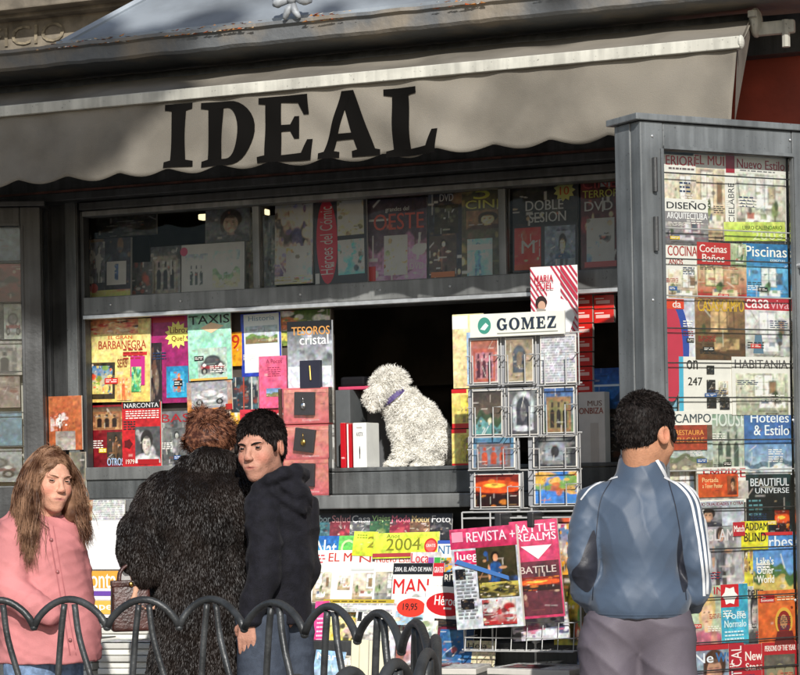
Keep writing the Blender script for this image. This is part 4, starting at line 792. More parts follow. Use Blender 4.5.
Q = [
 ('blue and green children\'s magazine at the left of the sloping shelf', (312, 535, 352, 575), [P(0, 0, 1, 1, 'cloth', 100, ['3aa0d0', '2a60a8']), P(.6, 0, 1, 1, 'cloth', 101, ['50b850', '70c860']), T('Nat', .05, .45, .55, .9, 'f0f0e8'), T('C', .66, .45, .95, .9, 'c8f0a0')], -.20, 0, 14),
 ('white home magazine with a grey window picture right of the boy', (309, 549, 349, 607), [T('EL M', .38, .8, .95, .95, 'c02a20'), Ln(.05, .76, .3, .94, 3, 'd0505a'), P(.05, .08, .5, .62, 'room', 102), P(.66, .3, 1, .55, 'room', 103)], -.24, 0, 14),
 ('left lime yellow calendar booklet', (352, 531, 376, 556), [P(0, 0, 1, 1, 'cloth', 104, ['c8d82a', 'd8e850']), T('2', .6, .35, .95, .8, '8a8420'), Ln(.15, .7, .6, .9, 2, '8a9a20')], -.23, -2, 14),
 ('wide lime yellow calendar booklet with red round sticker', (372, 532, 438, 558), [P(0, 0, 1, 1, 'cloth', 105, ['c8d82a', 'd8e850']), T('2004', .2, .3, .72, .78, '7a7a1c'), T('Anos', .2, .8, .4, .95, '6a7a1c'), Rr(0, .05, .75, .2, 'a83a3a'), ('E', .88, .45, .1, .3, 'c83028'), ('E', .88, .45, .075, .22, 'd8605a'), T('GRATIS', .81, .4, .95, .52, 'f0e8e0')], -.25, 1, 14),
 ('white interiors magazine with thin red title under the lime booklets', (348, 551, 378, 604), [T('Nu', .25, .8, .95, .93, 'b8403a'), P(.1, .05, 1, .6, 'room', 106), Rr(.0, .64, 1, .68, 'c8ccc8')], -.27, 0, 14),
 ('white interiors magazine with wide red title beside the red cover', (371, 551, 412, 604), [T('Nuevo Estilo', .04, .8, .98, .93, 'b8403a'), P(.05, .05, .95, .62, 'room', 107, ['c8c0a8', '8a8c88', 'e8e8e0', '5a5c58', '7a8a5a'])], -.28, 0, 14),
 ('small red lettered magazine with coloured squares', (410, 552, 440, 570), [P(0, 0, 1, 1, 'cloth', 108, ['e0dcd8', 'd0c8c8']), T('Loca', .02, .4, .6, .95, 'c82838'), Rr(.6, .3, .78, .7, '8a48a0'), Rr(.8, .2, 1, .7, '3aa048')], -.29, 0, 10),
 ('blue lettered magazine behind the bent game pack', (436, 540, 456, 575), [T('NTS', .05, .6, .9, .85, '2a6a9a'), Rr(0, .9, 1, 1, '3a5ab0'), P(0, 0, 1, .5, 'comic', 109, ['e8a030', '3a90c8', '4aa050'])], -.26, 0, 10),
 ('white men\'s magazine with big red capitals and a black banner', (389, 562, 440, 620), [Rr(0, .8, .78, 1, '18181a'), T('2004, EL AÑO DE MAN', .03, .84, .75, .95, 'd8d8d8'), Rr(.79, .77, 1, 1, 'c02028'), T('GRATIS', .81, .83, .98, .93, 'f0e0e0'), T('MAN', .03, .46, .72, .72, 'c81c1c'), T('2004', .76, .48, .98, .6, '1a1a1a'), P(.3, 0, .7, .5, 'face', 110, ['d8dcdc', 'a8a49c', 'c8a890', 'c0c4c8'])], -.38, 0, 14),
 ('booklet with red round price mark at the foot of the red capitals', (395, 597, 425, 625), [P(0, 0, 1, .5, 'comic', 111, ['a8c8d8', '7ab0d0', 'd8c8a0']), ('E', .5, .62, .48, .34, 'd83a28'), T('19,95', .22, .5, .7, .78, '1a1a1a')], -.43, 0, 12),
 ('white comic leaflet with a red oval and white handwriting', (423, 586, 462, 626), [('E', .58, .55, .54, .3, 'c41a20'), T('Héroes', .25, .52, .9, .76, 'f4f0e8'), Rr(.5, .42, .7, .47, 'e8d8d0'), P(.3, 0, 1, .18, 'dark', 112)], -.44, -3, 12),
 ('yellow edged tabloid across the middle of the shelf', (321, 598, 392, 612), [Rr(0, .7, 1, 1, 'b8a030'), Ln(.05, .74, .9, .94, 1, '4a3a10'), P(0, 0, 1, .68, 'text', 113)], -.40, 0, 30),
 ('celebrity weekly with a black haired head at its top edge', (352, 604, 392, 645), [T('1', .05, .6, .15, .85, '202020'), Ln(.2, .6, .95, .85, 3, '9a9a9a'), P(.1, 0, .9, .5, 'dark', 114, ['c8c4bc', '8a8680', '4a4440'])], -.44, 0, 20),
 ('pink magazine next to the boy\'s back', (311, 600, 325, 652), [P(0, 0, 1, 1, 'cloth', 115, ['d83a80', 'e85090']), Ln(.2, .2, .8, .7, 6, 'f0d0e0')], -.44, 2, 16),
 ('yellow puzzle magazine right of the pink one', (324, 616, 352, 655), [P(0, 0, 1, 1, 'comic', 116, ['e0c830', 'd8b828', 'c8a8a0', 'e8e0a0'])], -.46, -2, 18),
 ('cream file box at the left of the pair on the shelf foot', (350, 640, 367, 690), [Rr(.46, 0, .5, 1, 'a8a084')], -.5, 0, 6),
 ('cream file box at the right of the pair on the shelf foot', (368, 641, 386, 690), [Rr(.46, 0, .5, 1, 'a8a084')], -.5, 0, 6),
 ('pale magazine with a man\'s red face on the shelf foot', (387, 634, 410, 675), [P(0, 0, 1, 1, 'face', 118, ['c8c4cc', '4a3a38', 'b07060', 'a8484a'])], -.5, 0, 14),
 ('green and grey magazine behind the fence corner', (411, 620, 434, 670), [P(0, 0, 1, 1, 'comic', 119, ['8aa070', 'b8c0b8', '5a6a6a', 'e8e8e0'])], -.49, 0, 14),
 ('blue film magazine beside the wire basket', (436, 628, 470, 668), [P(0, 0, 1, 1, 'dark', 120, ['2a5a8a', '4a7a9a', '1a2028', 'a84a3a'])], -.5, 0, 20),
 ('wine red magazine under the red oval leaflet', (425, 622, 462, 642), [P(0, 0, 1, 1, 'dark', 121, ['6a2030', '3a1820', '8a4a50'])], -.46, 0, 25),
]
more = ['travel', 'cookery', 'garden', 'fashion', 'motoring', 'sport', 'music', 'history', 'science', 'fishing']
mk = [('land', None), ('comic', None), ('land', ['7a9ab0', 'b0c4c8', '5a8a4a', '4a6a3a']), ('figure', ['c8a0a8', '3a2420', 'd0a488', '8a2a50']), ('car', None), ('comic', ['3a6ab0', 'd8d8d8', 'c83a2a', '2a2a30']), ('dark', None), ('building', None), ('dark', ['1a2a4a', '4a6a9a', 'a8b8d0']), ('land', ['4a7a8a', 'a0c0c0', '3a5a4a', '8a8a6a'])]
tc = ['c83020', 'e0a020', '2a6a3a', 'a02878', '202020', '2040a0', 'd8d0c0', '8a3a1a', 'd8e0f0', '205060']
for k in range(10):
    x = [316, 336, 357, 378, 399, 420, 441, 464, 500, 560][k]; y = [606, 604, 606, 603, 600, 598, 571, 575, 560, 565][k]
    Q.append((more[k]+' magazine tucked in the middle row of the sloping shelf', (x, y, x+26, y+46), [P(0, 0, 1, 1, mk[k][0], 400+k, mk[k][1]), T(['Viaje', 'Cocina', 'Jardin', 'MODA', 'Motor', 'Sport', 'RITMO', 'Historia', 'Ciencia', 'Pesca'][k], .06, .78, .94, .95, tc[k])], -.395-.002*k, (k*37 % 7)-3, 12))
for k in range(8):
    x = [310, 330, 360, 392, 415, 440, 462, 575][k]; y = [650, 655, 648, 655, 648, 650, 640, 640][k]
    Q.append((['pale blue', 'brown', 'orange', 'grey', 'violet', 'green', 'cream', 'navy'][k]+' magazine in the lowest row of the sloping shelf', (x, y, x+30, y+48), [P(0, 0, 1, 1, ['land', 'room', 'sunset', 'face', 'comic', 'land', 'text', 'dark'][k], 430+k, [['90b8d8', 'c8d8e0', '7a9ab0', 'e0e8ec'], None, None, None, ['6a4a8a', 'b090c0', '3a2a4a', 'd8c8e0'], ['5a8a50', '9ac080', '3a5a30', 'c8d8a0'], ['d8cca8', '8a8068'], ['1a2450', '3a4a8a', '8a90a8']][k]), T(['Mar', 'Casa', 'SOL', 'Gente', 'Tebeo', 'Campo', 'Hoja', 'Noche'][k], .06, .8, .7, .95, 'f0ece0' if k != 6 else '303030')], -.54-.003*k, (k*29 % 9)-4, 16))
for r in Q:
    if r[3] <= -.49 and r[3] > -.535: r = r[:3]+(r[3]-.045,)+r[4:]
    pal_base = 'e8e2c4' if 'cream' in r[0] else W_
    mag(r[0], F, r[1], r[2], pal_base, r[3], r[4], r[5], .05 if 'file box' in r[0] else .005, 'file_box' if 'file box' in r[0] else 'magazine', 'file box' if 'file box' in r[0] else 'magazine', g4)
# ================================================================== postcard rack
YRK = -.52
RP = Plane((at(532, 480, YRK).x, YRK, 0), 0)
RK = empty('postcard_rack', (RP.o.x, YRK, 0), 0, 'white wire revolving postcard rack with a lettered header board', 'postcard rack')
def rz(px, py, off=0): a, b = RP.uv(px, py, off); return a, b
mb = MB(); xpole = rz(531, 650)[0]; mb.tube([(xpole, .06, .02), (xpole, .06, rz(531, 318)[1])], .016, 12); mb.build('pole', 'wire', RK, True)
mb = MB()
for k in range(4):
    a = k*math.pi/2+.4; mb.tube([(xpole, .06, .05), (xpole+.3*math.cos(a), .06+.3*math.sin(a), .015)], .012, 8)
mb.build('foot', 'wire', RK, True)
x0, z1 = rz(471, 315); x1, z0 = rz(566, 334); mb = MB(); mb.box(x0, x1, -.012, -.004, z0, z1, 'dcdcd2', b=.001)
cover(mb, x1-x0, z1-z0, [('R', .002, .02, .998, .98, 'dedfd4'), ('E', .155, .5, .07, .36, '3a8a78'), ('G', [(.11, .35), (.16, .3), (.2, .5), (.17, .62), (.14, .5)], 'd8e8e0'), Rr(.29, .12, .93, .16, '8a8a80')], .0125, x_0=x0, z_0=z0)
cu_x = .29
for ch, wd_ in (('G', .93), ('O', .94), ('M', 1.16), ('E', .80), ('Z', .79)):
    sp, w0 = slab_glyph(ch); v, f = poly_mesh(sp); sx = .64/5.3/(x1-x0)*(x1-x0)
    mb.add([(x0+(cu_x+a*sx)*(x1-x0), -.0155, z0+(z1-z0)*(.28+.5*b)) for a, b in v], f, '1c2a3c'); cu_x += (w0+.14)*sx
mb.build('header_board', 'print', RK)
# backing sheets between the rows (grey plastic)
mb = MB()
for (a, b, c, d) in ((468, 338, 577, 384), (468, 389, 577, 435), (468, 437, 520, 470), (528, 436, 579, 470), (470, 474, 523, 508), (528, 470, 580, 505)):
    X0, Z1 = rz(a, b, .03); X1, Z0 = rz(c, d, .03); mb.box(X0, X1, .03, .034, Z0, Z1)
mb.build('backing', mat('grey_plastic', (.32, .33, .35), .4), RK)
wr = .0022
def pocket(a, b, c, d):
    X0, Z1 = rz(a-1.5, b); X1, Z0 = rz(c+1.5, d+1.5); m_ = MB(); h = Z1-Z0; xi = (X1-X0)*.22
    m_.tube([(X0, .02, Z1+.004), (X0, .02, Z0), (X1, .02, Z0), (X1, .02, Z1+.004)], wr*1.2, 6)
    m_.tube([(X0, .02, Z0), (X0, -.028, Z0), (X1, -.028, Z0), (X1, .02, Z0)], wr, 6)
    m_.tube([(X0, .02, Z0+h*.42), (X0, -.028, Z0+h*.42), (X1, -.028, Z0+h*.42), (X1, .02, Z0+h*.42)], wr*.8, 6) if False else None
    for s_ in (0, 1):
        xa = X0 if s_ == 0 else X1; xb = X0+xi if s_ == 0 else X1-xi
        m_.tube([(xb, -.028, Z0), (xb, -.028, Z0+h*.62), (xa, -.028, Z0+h*.62), (xa, .02, Z0+h*.62)], wr, 6)
    m_.build('wire_pocket', 'wire', RK)
cards = [
 ((470, 339, 498, 383), 'building', 130, ['9a5a40', 'a85a48', '4a2430', 'b08a98'], 'reddish street postcard, first in the top row'),
 ((505, 338, 533, 382), 'arch', 131, ['7a6a58', '9a8a70', '4a5058', 'b0a488'], 'grey courtyard postcard in the middle of the top row'),
 ((540, 335, 576, 383), 'text', 132, ['c4c4c8', '6a6a70'], 'white postcard covered in small print, last in the top row'),
 ((472, 390, 502, 435), 'land', 133, ['3a3430', '6a5a4a', '3a4a34', '5a8a88'], 'dark palace and pool postcard, first in the second row'),
 ((508, 389, 538, 435), 'arch', 134, ['6a6a6c', 'b8bcc0', '3a3c44', '4a4a4c'], 'silver fountain postcard in the middle of the second row'),
 ((543, 387, 574, 433), 'building', 135, ['3a5a90', '8a6a48', '2a2420', '6a7a50'], 'blue sky palace postcard, last in the second row'),
 ((472, 437, 515, 468), 'building', 136, ['4a7a9a', '6a5a58', 'b04a30', '7a8a9a'], 'wide postcard with a red doorway in the third row'),
 ((533, 436, 577, 467), 'arch', 137, ['2a2a2c', '7a7a78', '8a9098', '3a3c40'], 'wide postcard of dark arches in the third row'),
 ((474, 474, 520, 507), 'sunset', 138, None, 'orange sunset postcard in the bottom row'),
 ((534, 471, 578, 504), 'map', 139, None, 'orange and blue map postcard in the bottom row'),
]
for r_, kind, seed, pal, lab in cards:
    pocket(*r_)
    mag(lab, RP, r_, [P(.03, .02, .97, .98, kind, seed, pal)], 'd8d4cc', .002, 0, 2, .004, 'postcard', 'postcard', 'postcards in the wire rack')
mb = MB()
for px in (502, 537.5, 524):
    X, Z = rz(px, 335); mb.tube([(X, .045, rz(px, 335)[1]), (X, .045, rz(px, 512)[1])], .004, 6)
for (ya) in (336, 386, 435, 471, 509): 
    X0, Z = rz(470, ya); X1, _ = rz(578, ya); mb.tube([(X0, .045, Z), (X1, .045, Z)], .003, 6)
for py in (512, 518, 648):
    X0, Z = rz(470, py); X1, _ = rz(590, py)
    mb.tube([(X0, -.07, Z), (X1, -.07, Z), (X1, .19, Z), (X0, .19, Z), (X0, -.07, Z)], .0028, 6)
for px in (472, 500, 588):
    X, Z0 = rz(px, 648); mb.tube([(X, -.07, rz(px, 512)[1]), (X, -.07, Z0)], .003, 6)
mb.build('wire_frame', 'wire', RK)
mb = MB()
for py, y_ in ((620, -.10), (635, -.115), (648, -.12)):
    X0, Z = rz(477, py); X1, _ = rz(584, py); mb.tube([(X0, .0, Z), (X0, y_, Z), (X1, y_, Z), (X1, .0, Z)], .002, 6)
for i in range(8):
    X0 = rz(477, 620)[0]; X1 = rz(584, 620)[0]; x = X0+(X1-X0)*i/7; mb.tube([(x, -.10, rz(500, 620)[1]), (x, -.12, rz(500, 648)[1]), (x, 0, rz(500, 648)[1])], .0015, 5)
mb.build('basket', 'wire', RK)
for px, py in ((514, 512), (546, 511)):
    X, Z = rz(px, py+6); mb = MB(); mb.box(X-.012, X+.012, -.16, -.05, Z-.03, Z+.02, b=.005); mb.build('clip', 'black_box', RK)
# packs hanging from the rack
mag('pink game magazine pack with a woman in a blue scarf, clipped to the rack', RP, (451, 527, 522, 628), [P(0, 0, 1, 1, 'cloth', 140, ['d0d4d8', 'b8c0c8']), P(0, .8, 1, 1, 'cloth', 141, ['c03058', 'd04870']), T('REVISTA +', .25, .86, .98, .96, 'f0dce4'), Rr(.03, .87, .2, .97, 'e898b0'), P(.05, .64, .6, .78, 'cloth', 142, ['c82450', 'd83a68']), T('Juegos', .06, .66, .58, .77, 'f8eef0'), P(.38, .3, .98, .8, 'figure', 143, ['3a3420', '1c1410', 'c8946c', '2a5a98']), P(.4, .3, .98, .45, 'comic', 144, ['3a3828', '8a7a3a', '1c1c14', 'c8b858']), Ln(.05, .1, .35, .6, 14, '8a8c90'), P(.05, .5, .2, .6, 'dark', 145), P(.1, .2, .3, .3, 'dark', 146), P(.42, .03, .92, .28, 'comic', 147, ['b02828', 'd8c8c0', '6a2a2a', 'd0d4d0']), ('G', [(.05, .66), (.1, .7), (.85, .5), (.85, .46)], '4a78b8')], W_, -.17, 4, 0, .012, 'game_pack', 'magazine', turn=-8)
mag('crimson game box with battle pictures, clipped at the rack\'s right', RP, (514, 520, 560, 618), [P(0, 0, 1, 1, 'cloth', 150, ['b83058', 'c84068']), T('BATTLE', .1, .88, .95, .96, 'f0d8e0'), T('REALMS', .14, .79, .95, .87, 'f0d8e0'), ('G', [(.2, .74), (.85, .74), (.55, .6)], 'e8d8dc'), P(.03, .03, .97, .58, 'dark', 151, ['5a2430', '8a5048', 'c8a890', '2c1c24']), T('BATTLE', .15, .46, .9, .53, 'c8b8b0'), P(.1, .28, .95, .42, 'sunset', 152)], 'b03054', -.15, 4, 0, .02, 'game_box', 'game box', turn=10)
mag('tall colourful comic strip magazine at the right of the rack', RP, (553, 517, 590, 645), [P(0, 0, 1, 1, 'comic', 153, ['c8c040', '8a3a8a', '4a9a50', 'd85a3a', '2a2a30']), P(.1, .55, .9, .95, 'comic', 154, ['e0a030', 'd8d0c0', 'b83a60', '3a7ab0'])], W_, -.04, 0, 0, .006)
mag('pale comic with a pink haired figure in the wire basket', RP, (512, 604, 568, 640), [P(0, 0, 1, 1, 'comic', 155, ['c8c8d0', '8a7a98', 'c05a80', 'd8d8d8', '3a3a60'])], W_, -.085, 4, 4, .01)
# newspapers on a low bench below the rack
BN = empty('low_bench', (at(500, 670, -.62).x, -.62, 0), 0, 'low dark bench carrying newspapers under the postcard rack', 'bench')
zb_ = at(500, 676, -.75).z
mb = MB(); mb.box(-.35, .75, -.18, .22, zb_-.04, zb_, b=.004); mb.build('bench_top', 'frame_dark', BN)
for sx in (-.3, .7): mb = MB(); mb.box(sx-.02, sx+.02, -.15, .18, 0, zb_-.041); mb.build('leg', 'frame_dark', BN)
g = random.Random(4)
for k, (dx, dy, rot, lab) in enumerate(((-.25, -.02, 5, 'red pictured newspaper lying left on the low bench'), (.1, .0, -8, 'dark newspaper lying in the middle of the low bench'), (.42, .02, 12, 'pale newspaper lying right on the low bench'))):
    mb = MB(); mb.box(-.15, .15, -.11, .11, 0, .02, 'c8c4bc', b=.003); mm = MB(); cover(mm, .29, .21, [P(0, 0, 1, 1, 'text', 160+k), P(.1, .1, .6, .7, 'dark', 163+k, ['3a3438', '8a2a30', '8a8a8a']), T(['MUNDO', 'HOY', 'DIARIO'][k], .1, .78, .8, .95, ['a02028', 'd8d8d8', '202020'][k])], .0)
    mb.add([(x-.145, z-.105, .0204-y) for x, y, z in mm.v], mm.f, (.5, .5, .5)); mb.c[-len(mm.f):] = mm.c
    o = mb.build('newspaper', 'paper', loc=(BN.location.x+dx+.05, -.62+dy, zb_+.001), rot=(0, 0, R_(rot))); tag(o, lab, 'newspaper', 'newspapers on the low bench')
# ================================================================== magazines in the right display door
gd = 'magazines in the right display door'
RM = ['d8d0bc', 'a89878', 'eceae0', '6d5a41', '8d9a63']
DM = [
 # row 1
 ('home magazine cut by the door frame, red title top left', (662, 155, 696, 240), [T('ERIORI', .12, .88, .98, .99, 'b8282c'), Ln(.2, .82, .95, .87, 1, '6a5a5a'), P(.05, .1, 1, .8, 'room', 201)], 0),
 ('beige home magazine with red capitals and a striped chair', (694, 155, 728, 238), [T('EL MUE', .03, .88, .97, .99, 'b82a22'), P(.0, 0, 1, .84, 'room', 202, ['e0d0b4', 'b8a07c', 'f0e8d8', '55504a', '8d9a63'])], .006),
 ('white interiors magazine with an upright title', (725, 154, 737, 238), [('V', 'CIELABRE', .25, .2, .75, .66, '3a3a3a'), Rr(.1, .78, .9, .98, 'a02030')], .004),
 ('white interiors magazine with red title, top right of the door', (735, 157, 786, 238), [T('Nuevo Estilo', .04, .85, .97, .96, 'a83038'), Ln(.1, .81, .8, .84, 1, '7a7a7a'), P(.02, .04, .98, .8, 'room', 203, ['dcdccf', 'a8a490', 'f4f4ec', '6a6c62', '7d8a53'])], .002),
 ('lime green supplement across the foot of the top right magazine', (724, 222, 785, 241), [P(0, 0, 1, 1, 'cloth', 204, ['b8cc50', 'c8d868']), T('LIBRO CALENDARIO', .3, .6, .95, .8, '4a5a1a'), T('2003', .45, .05, .95, .5, 'e0e8b0')], -.002, 2),
 ('grey architecture magazine with black two line title', (664, 199, 708, 243), [P(0, 0, 1, .6, 'room', 205, ['a8a4a4', '6a6668', 'd0ccd0', '8a3a50', '55505a']), T('DISEÑO', .06, .78, .95, .96, '202024'), Rr(.0, .5, 1, .72, '8a8688'), T('ARQUITECTURA', .06, .54, .97, .7, 'f0f0f0')], -.004),
 # row 2
 ('cream kitchen magazine at the left end of the second row', (664, 243, 701, 300), [T('COCINAS', .1, .78, .98, .95, 'a83a30'), T('AÑOS', .12, .63, .5, .74, 'a83a30'), P(.1, .0, 1, .55, 'room', 206)], 0),
 ('red kitchen and bathroom magazine with white title', (697, 243, 746, 300), [Rr(0, .62, .68, 1, 'b82a26'), T('Cocinas', .05, .83, .6, .96, 'f0e8e0'), T('Baños', .1, .67, .55, .8, 'f0e8e0'), P(.0, 0, 1, .6, 'room', 207, ['c8b088', 'a83028', 'e8d8b0', '3a5a2a', '5a7a3a']), P(.68, .6, 1, 1, 'room', 208, ['b8c4a0', '8a9a70', 'd8dcc8', '5a6a3a', '4a7a3a'])], -.003),
 ('pool magazine with a blue pool and white title', (743, 244, 788, 301), [P(0, 0, 1, 1, 'cloth', 209, ['4a9ac8', '2a6a9c']), T('Piscinas', .05, .78, .97, .96, 'f4f4ec'), T('ESPECIAL', .6, .68, .95, .74, 'd8e8f0'), P(.05, 0, .98, .62, 'room', 210, ['6ab0d8', '3a8ac0', 'e0e8e4', '4a5a5c', '5a8a5a'])], 0),
 # row 3
 ('red and blue swirled magazine in the third row', (664, 298, 697, 358), [P(0, 0, 1, 1, 'cloth', 211, ['d8dce4', 'c8ccd8']), ('E', .35, .2, .4, .75, '2a4aa0'), ('E', .2, .1, .36, .78, 'c0304a'), Rr(0, .82, .6, .98, 'd8401c'), T('da', .25, .84, .5, .96, 'f0e8e0')], 0),
 ('brown country house magazine with yellow capitals', (695, 298, 745, 358), [P(0, 0, 1, 1, 'room', 212, ['8a6a48', '5a4028', 'c8a878', '3a2a1c', '6a5a34']), T('CASAS', .06, .78, .48, .97, 'd0a820'), T('CAMPO', .53, .78, .97, .97, 'd0a820'), T('de', .46, .84, .53, .92, 'd0a820')], -.003),
 ('red banner living magazine with a pale bedroom', (743, 298, 790, 358), [Rr(0, .8, 1, 1, 'b82838'), T('casa', .05, .83, .55, .97, 'f4e8e8'), T('viva', .58, .83, .97, .97, 'e8a8b0'), P(.0, 0, 1, .8, 'room', 213, ['d8d8d4', 'b8b8b0', 'f4f4f4', '8a9098', '5a6a7a']), ('G', [(.2, .1), (.42, .1), (.38, .4), (.24, .4)], '5a7a90')], 0),
 # row 4
 ('white product magazine with big black number and small squares', (679, 357, 733, 412), [Rr(0, 0, .08, 1, '4ab0d0'), T('on', .14, .78, .34, .94, '101010'), T('247', .16, .5, .42, .64, '101010'), P(.5, .1, .68, .3, 'dark', 214), P(.72, .35, .9, .58, 'room', 215), P(.5, .38, .66, .6, 'dark', 216), P(.74, .08, .92, .28, 'dark', 217), P(.5, .7, .64, .85, 'dark', 218)], 0),
 ('white home magazine with thin grey capitals', (732, 357, 790, 413), [T('HABITANIA', .05, .8, .96, .95, '5a5658'), P(.06, .0, .96, .72, 'room', 219, ['dcdcc8', 'a4a690', 'f4f2ea', '55584a', '3a3c34'])], -.003),
 # row 5
 ('country magazine with grey capitals beside the young man\'s head', (666, 411, 712, 468), [T('CAMPO', .2, .8, .98, .95, '3a4a52'), T('&', .02, .8, .14, .95, '3a4a52'), P(.0, .0, 1, .5, 'land', 220, ['98a8a8', 'b8c0b8', '6a7258', '8a8474']), P(0, .5, 1, .76, 'cloth', 221, ['504038', '685040'])], 0),
 ('tall green tinted home magazine with narrow white capitals', (710, 411, 746, 473), [P(0, 0, 1, 1, 'building', 222, ['8aa090', 'a8b0a0', '4a5a50', 'c0c8b8']), T('HOUSE', .02, .76, .98, .98, 'd8e0d8')], .003),
 ('blue hotel magazine with a marina picture', (744, 411, 791, 473), [P(0, 0, 1, 1, 'cloth', 223, ['4a7ab0', '3a62a0']), T('Hoteles', .14, .82, .95, .97, 'e8f0f4'), T('& Estilo', .2, .62, .95, .78, 'e8f0f4'), P(.0, 0, 1, .48, 'land', 224, ['6a90b8', 'b0c4d0', '5a7080', 'e0e8ec'])], 0),
 ('small terracotta magazine above the country cover', (672, 425, 707, 450), [P(0, 0, 1, 1, 'cloth', 225, ['a8442c', '8a3424']), T('RESTAURA', .1, .6, .9, .8, 'e8a050'), T('TU CALLE', .1, .3, .9, .5, 'e8a050')], -.006),
 # row 6
 ('white film magazine with red capitals and an orange card', (697, 467, 748, 503), [T('EMPIRE', .12, .7, .95, .95, 'c02430'), P(.0, .1, 1, .6, 'dark', 226, ['c0b8b0', '8a7a70', '4a3a34'])], 0),
 ('orange subscription card pinned over the film magazine', (698, 474, 738, 497), [P(0, 0, 1, 1, 'cloth', 227, ['d05a28', 'c84a24']), T('Portada', .1, .65, .5, .85, 'f0c890'), T('a Tener Poster', .1, .4, .6, .58, 'f0c890'), P(.72, .1, .96, .9, 'face', 228, ['8a4a2a', '2a1a14', 'c89878', '6a2a1c'])], -.007),
 ('black space magazine with an orange nebula', (746, 474, 791, 532), [P(0, 0, 1, 1, 'dark', 229, ['141c20', '1c3a3c', '0a0e12']), T('BEAUTIFUL', .1, .8, .95, .93, 'd8dce0'), T('UNIVERSE', .2, .68, .95, .77, 'd8dce0'), P(.62, .02, .95, .4, 'sunset', 230), Ln(.05, .3, .35, .6, 4, '5a8a90')], 0),
 ('magazine with a smiling man and a dark banner', (694, 501, 744, 526), [P(0, 0, 1, 1, 'cloth', 231, ['b8c0c8', 'a0a8b0']), P(.0, 0, .55, .8, 'face', 232, ['8a8c90', '2a2020', 'c89a7c', '3a3a44']), T('QUO DUALIDADES Y OTRA', .05, .8, .98, .95, '7a2028'), T('X', .05, .2, .2, .7, 'f0f0f0')], -.003),
 ('pale fashion magazine with a woman in a grey dress', (702, 520, 744, 592), [P(0, 0, 1, 1, 'figure', 233, ['b0aeb0', '3a2c24', 'c89a80', '6a6c74']), T('GLAM', .1, .72, .75, .88, 'd8d0d0')], .0),
 ('small red title square on the corner of the fashion magazine', (733, 522, 745, 536), [T('Match', .08, .3, .92, .75, 'f4f0e8')], -.006),
 ('yellow and black news weekly with shouting capitals', (741, 521, 768, 550), [P(0, 0, 1, 1, 'cloth', 234, ['e0d838', 'd8cc28']), T('SADDAM', .04, .68, .98, .94, '1a1a14'), T('BLIND', .1, .3, .9, .6, '1a1a14')], -.003),
 ('yellow edged story magazine left of the blue business cover', (740, 548, 757, 594), [P(0, 0, 1, 1, 'comic', 235, ['d8c840', '3a3020', 'a8845c'])], .002),
 ('blue business magazine with a lake and white story title', (753, 532, 793, 595), [P(0, 0, 1, 1, 'land', 236, ['4a80c0', '7aa8d8', '4a6a3a', 'c8b060']), T('Forbes', .04, .76, .98, .94, 'e8eef4'), T('Lake\'s', .08, .5, .5, .62, 'f4f4e8'), T('Other', .08, .36, .5, .48, 'f4f4e8'), T('World', .08, .22, .5, .34, 'f4f4e8'), Rr(.2, .95, .98, 1, 'c83030')], 0),
 # row 8
 ('magazine with a blonde woman beside the young man\'s elbow', (690, 586, 724, 642), [P(0, 0, 1, 1, 'face', 237, ['b8c4a8', 'd8b878', 'e0b898', 'b8687a']), T('IN', .7, .85, .98, .98, 'b82030')], 0),
 ('turquoise weekly with a white star on a red square', (721, 584, 748, 642), [P(0, 0, 1, 1, 'cloth', 238, ['48b0c8', '3a98b8']), Rr(0, .62, .66, 1, 'c81c24'), ('S', .33, .81, .3, 6, 'f4f4f0'), T('Volle', .1, .42, .9, .54, 'd8f0f4'), T('Normalo', .1, .28, .9, .4, 'd8f0f4'), Ln(.1, .06, .8, .24, 3, 'd8f0f4')], -.002),
 ('black and white portrait weekly between turquoise and orange covers', (744, 586, 764, 642), [P(0, 0, 1, 1, 'face', 239, ['b8b8b8', '2c2c2c', 'b8aca4', '4a4a4a']), T('stern', -.0, .8, .98, .96, '303030')], .002),
 ('orange news weekly with an icon of a haloed woman', (758, 590, 795, 643), [P(0, 0, 1, 1, 'cloth', 240, ['c85a24', 'd87034']), Rr(.05, .78, .45, .92, 'b81418'), T('The', .08, .86, .2, .9, 'f0e8e0'), T('Economist', .08, .8, .42, .85, 'f0e8e0'), ('E', .68, .42, .24, .26, 'd8a840'), ('E', .68, .4, .18, .22, '8a2018'), ('E', .67, .42, .10, .13, 'b8845c'), ('G', [(.4, 0), (.98, 0), (.9, .25), (.5, .25)], '6a1c18'), Ln(.5, .8, .95, .9, 2, 'f0d8b0')], 0),
 # row 9
 ('woman\'s news magazine with blue title in the lowest row', (690, 644, 736, 700), [P(0, 0, 1, 1, 'face', 241, ['8a98a8', '4a3020', 'c8987c', '7a2a34']), T('Ne', .1, .68, .5, .85, 'e8eef4'), T('ws', .55, .68, .9, .85, '3a6a9c'), Rr(0, .9, 1, 1, 'b8242c')], 0),
 ('narrow red magazine with a title running up its edge', (729, 643, 744, 700), [('V', 'VERTICAL', .15, .1, .85, .95, 'f4e8e4')], -.003),
 ('red political weekly with stacked white title', (743, 644, 767, 700), [T('New', .1, .72, .8, .88, 'f4ece4'), T('States', .1, .55, .95, .68, 'f4ece4'), P(0, 0, 1, .45, 'dark', 243)], 0),
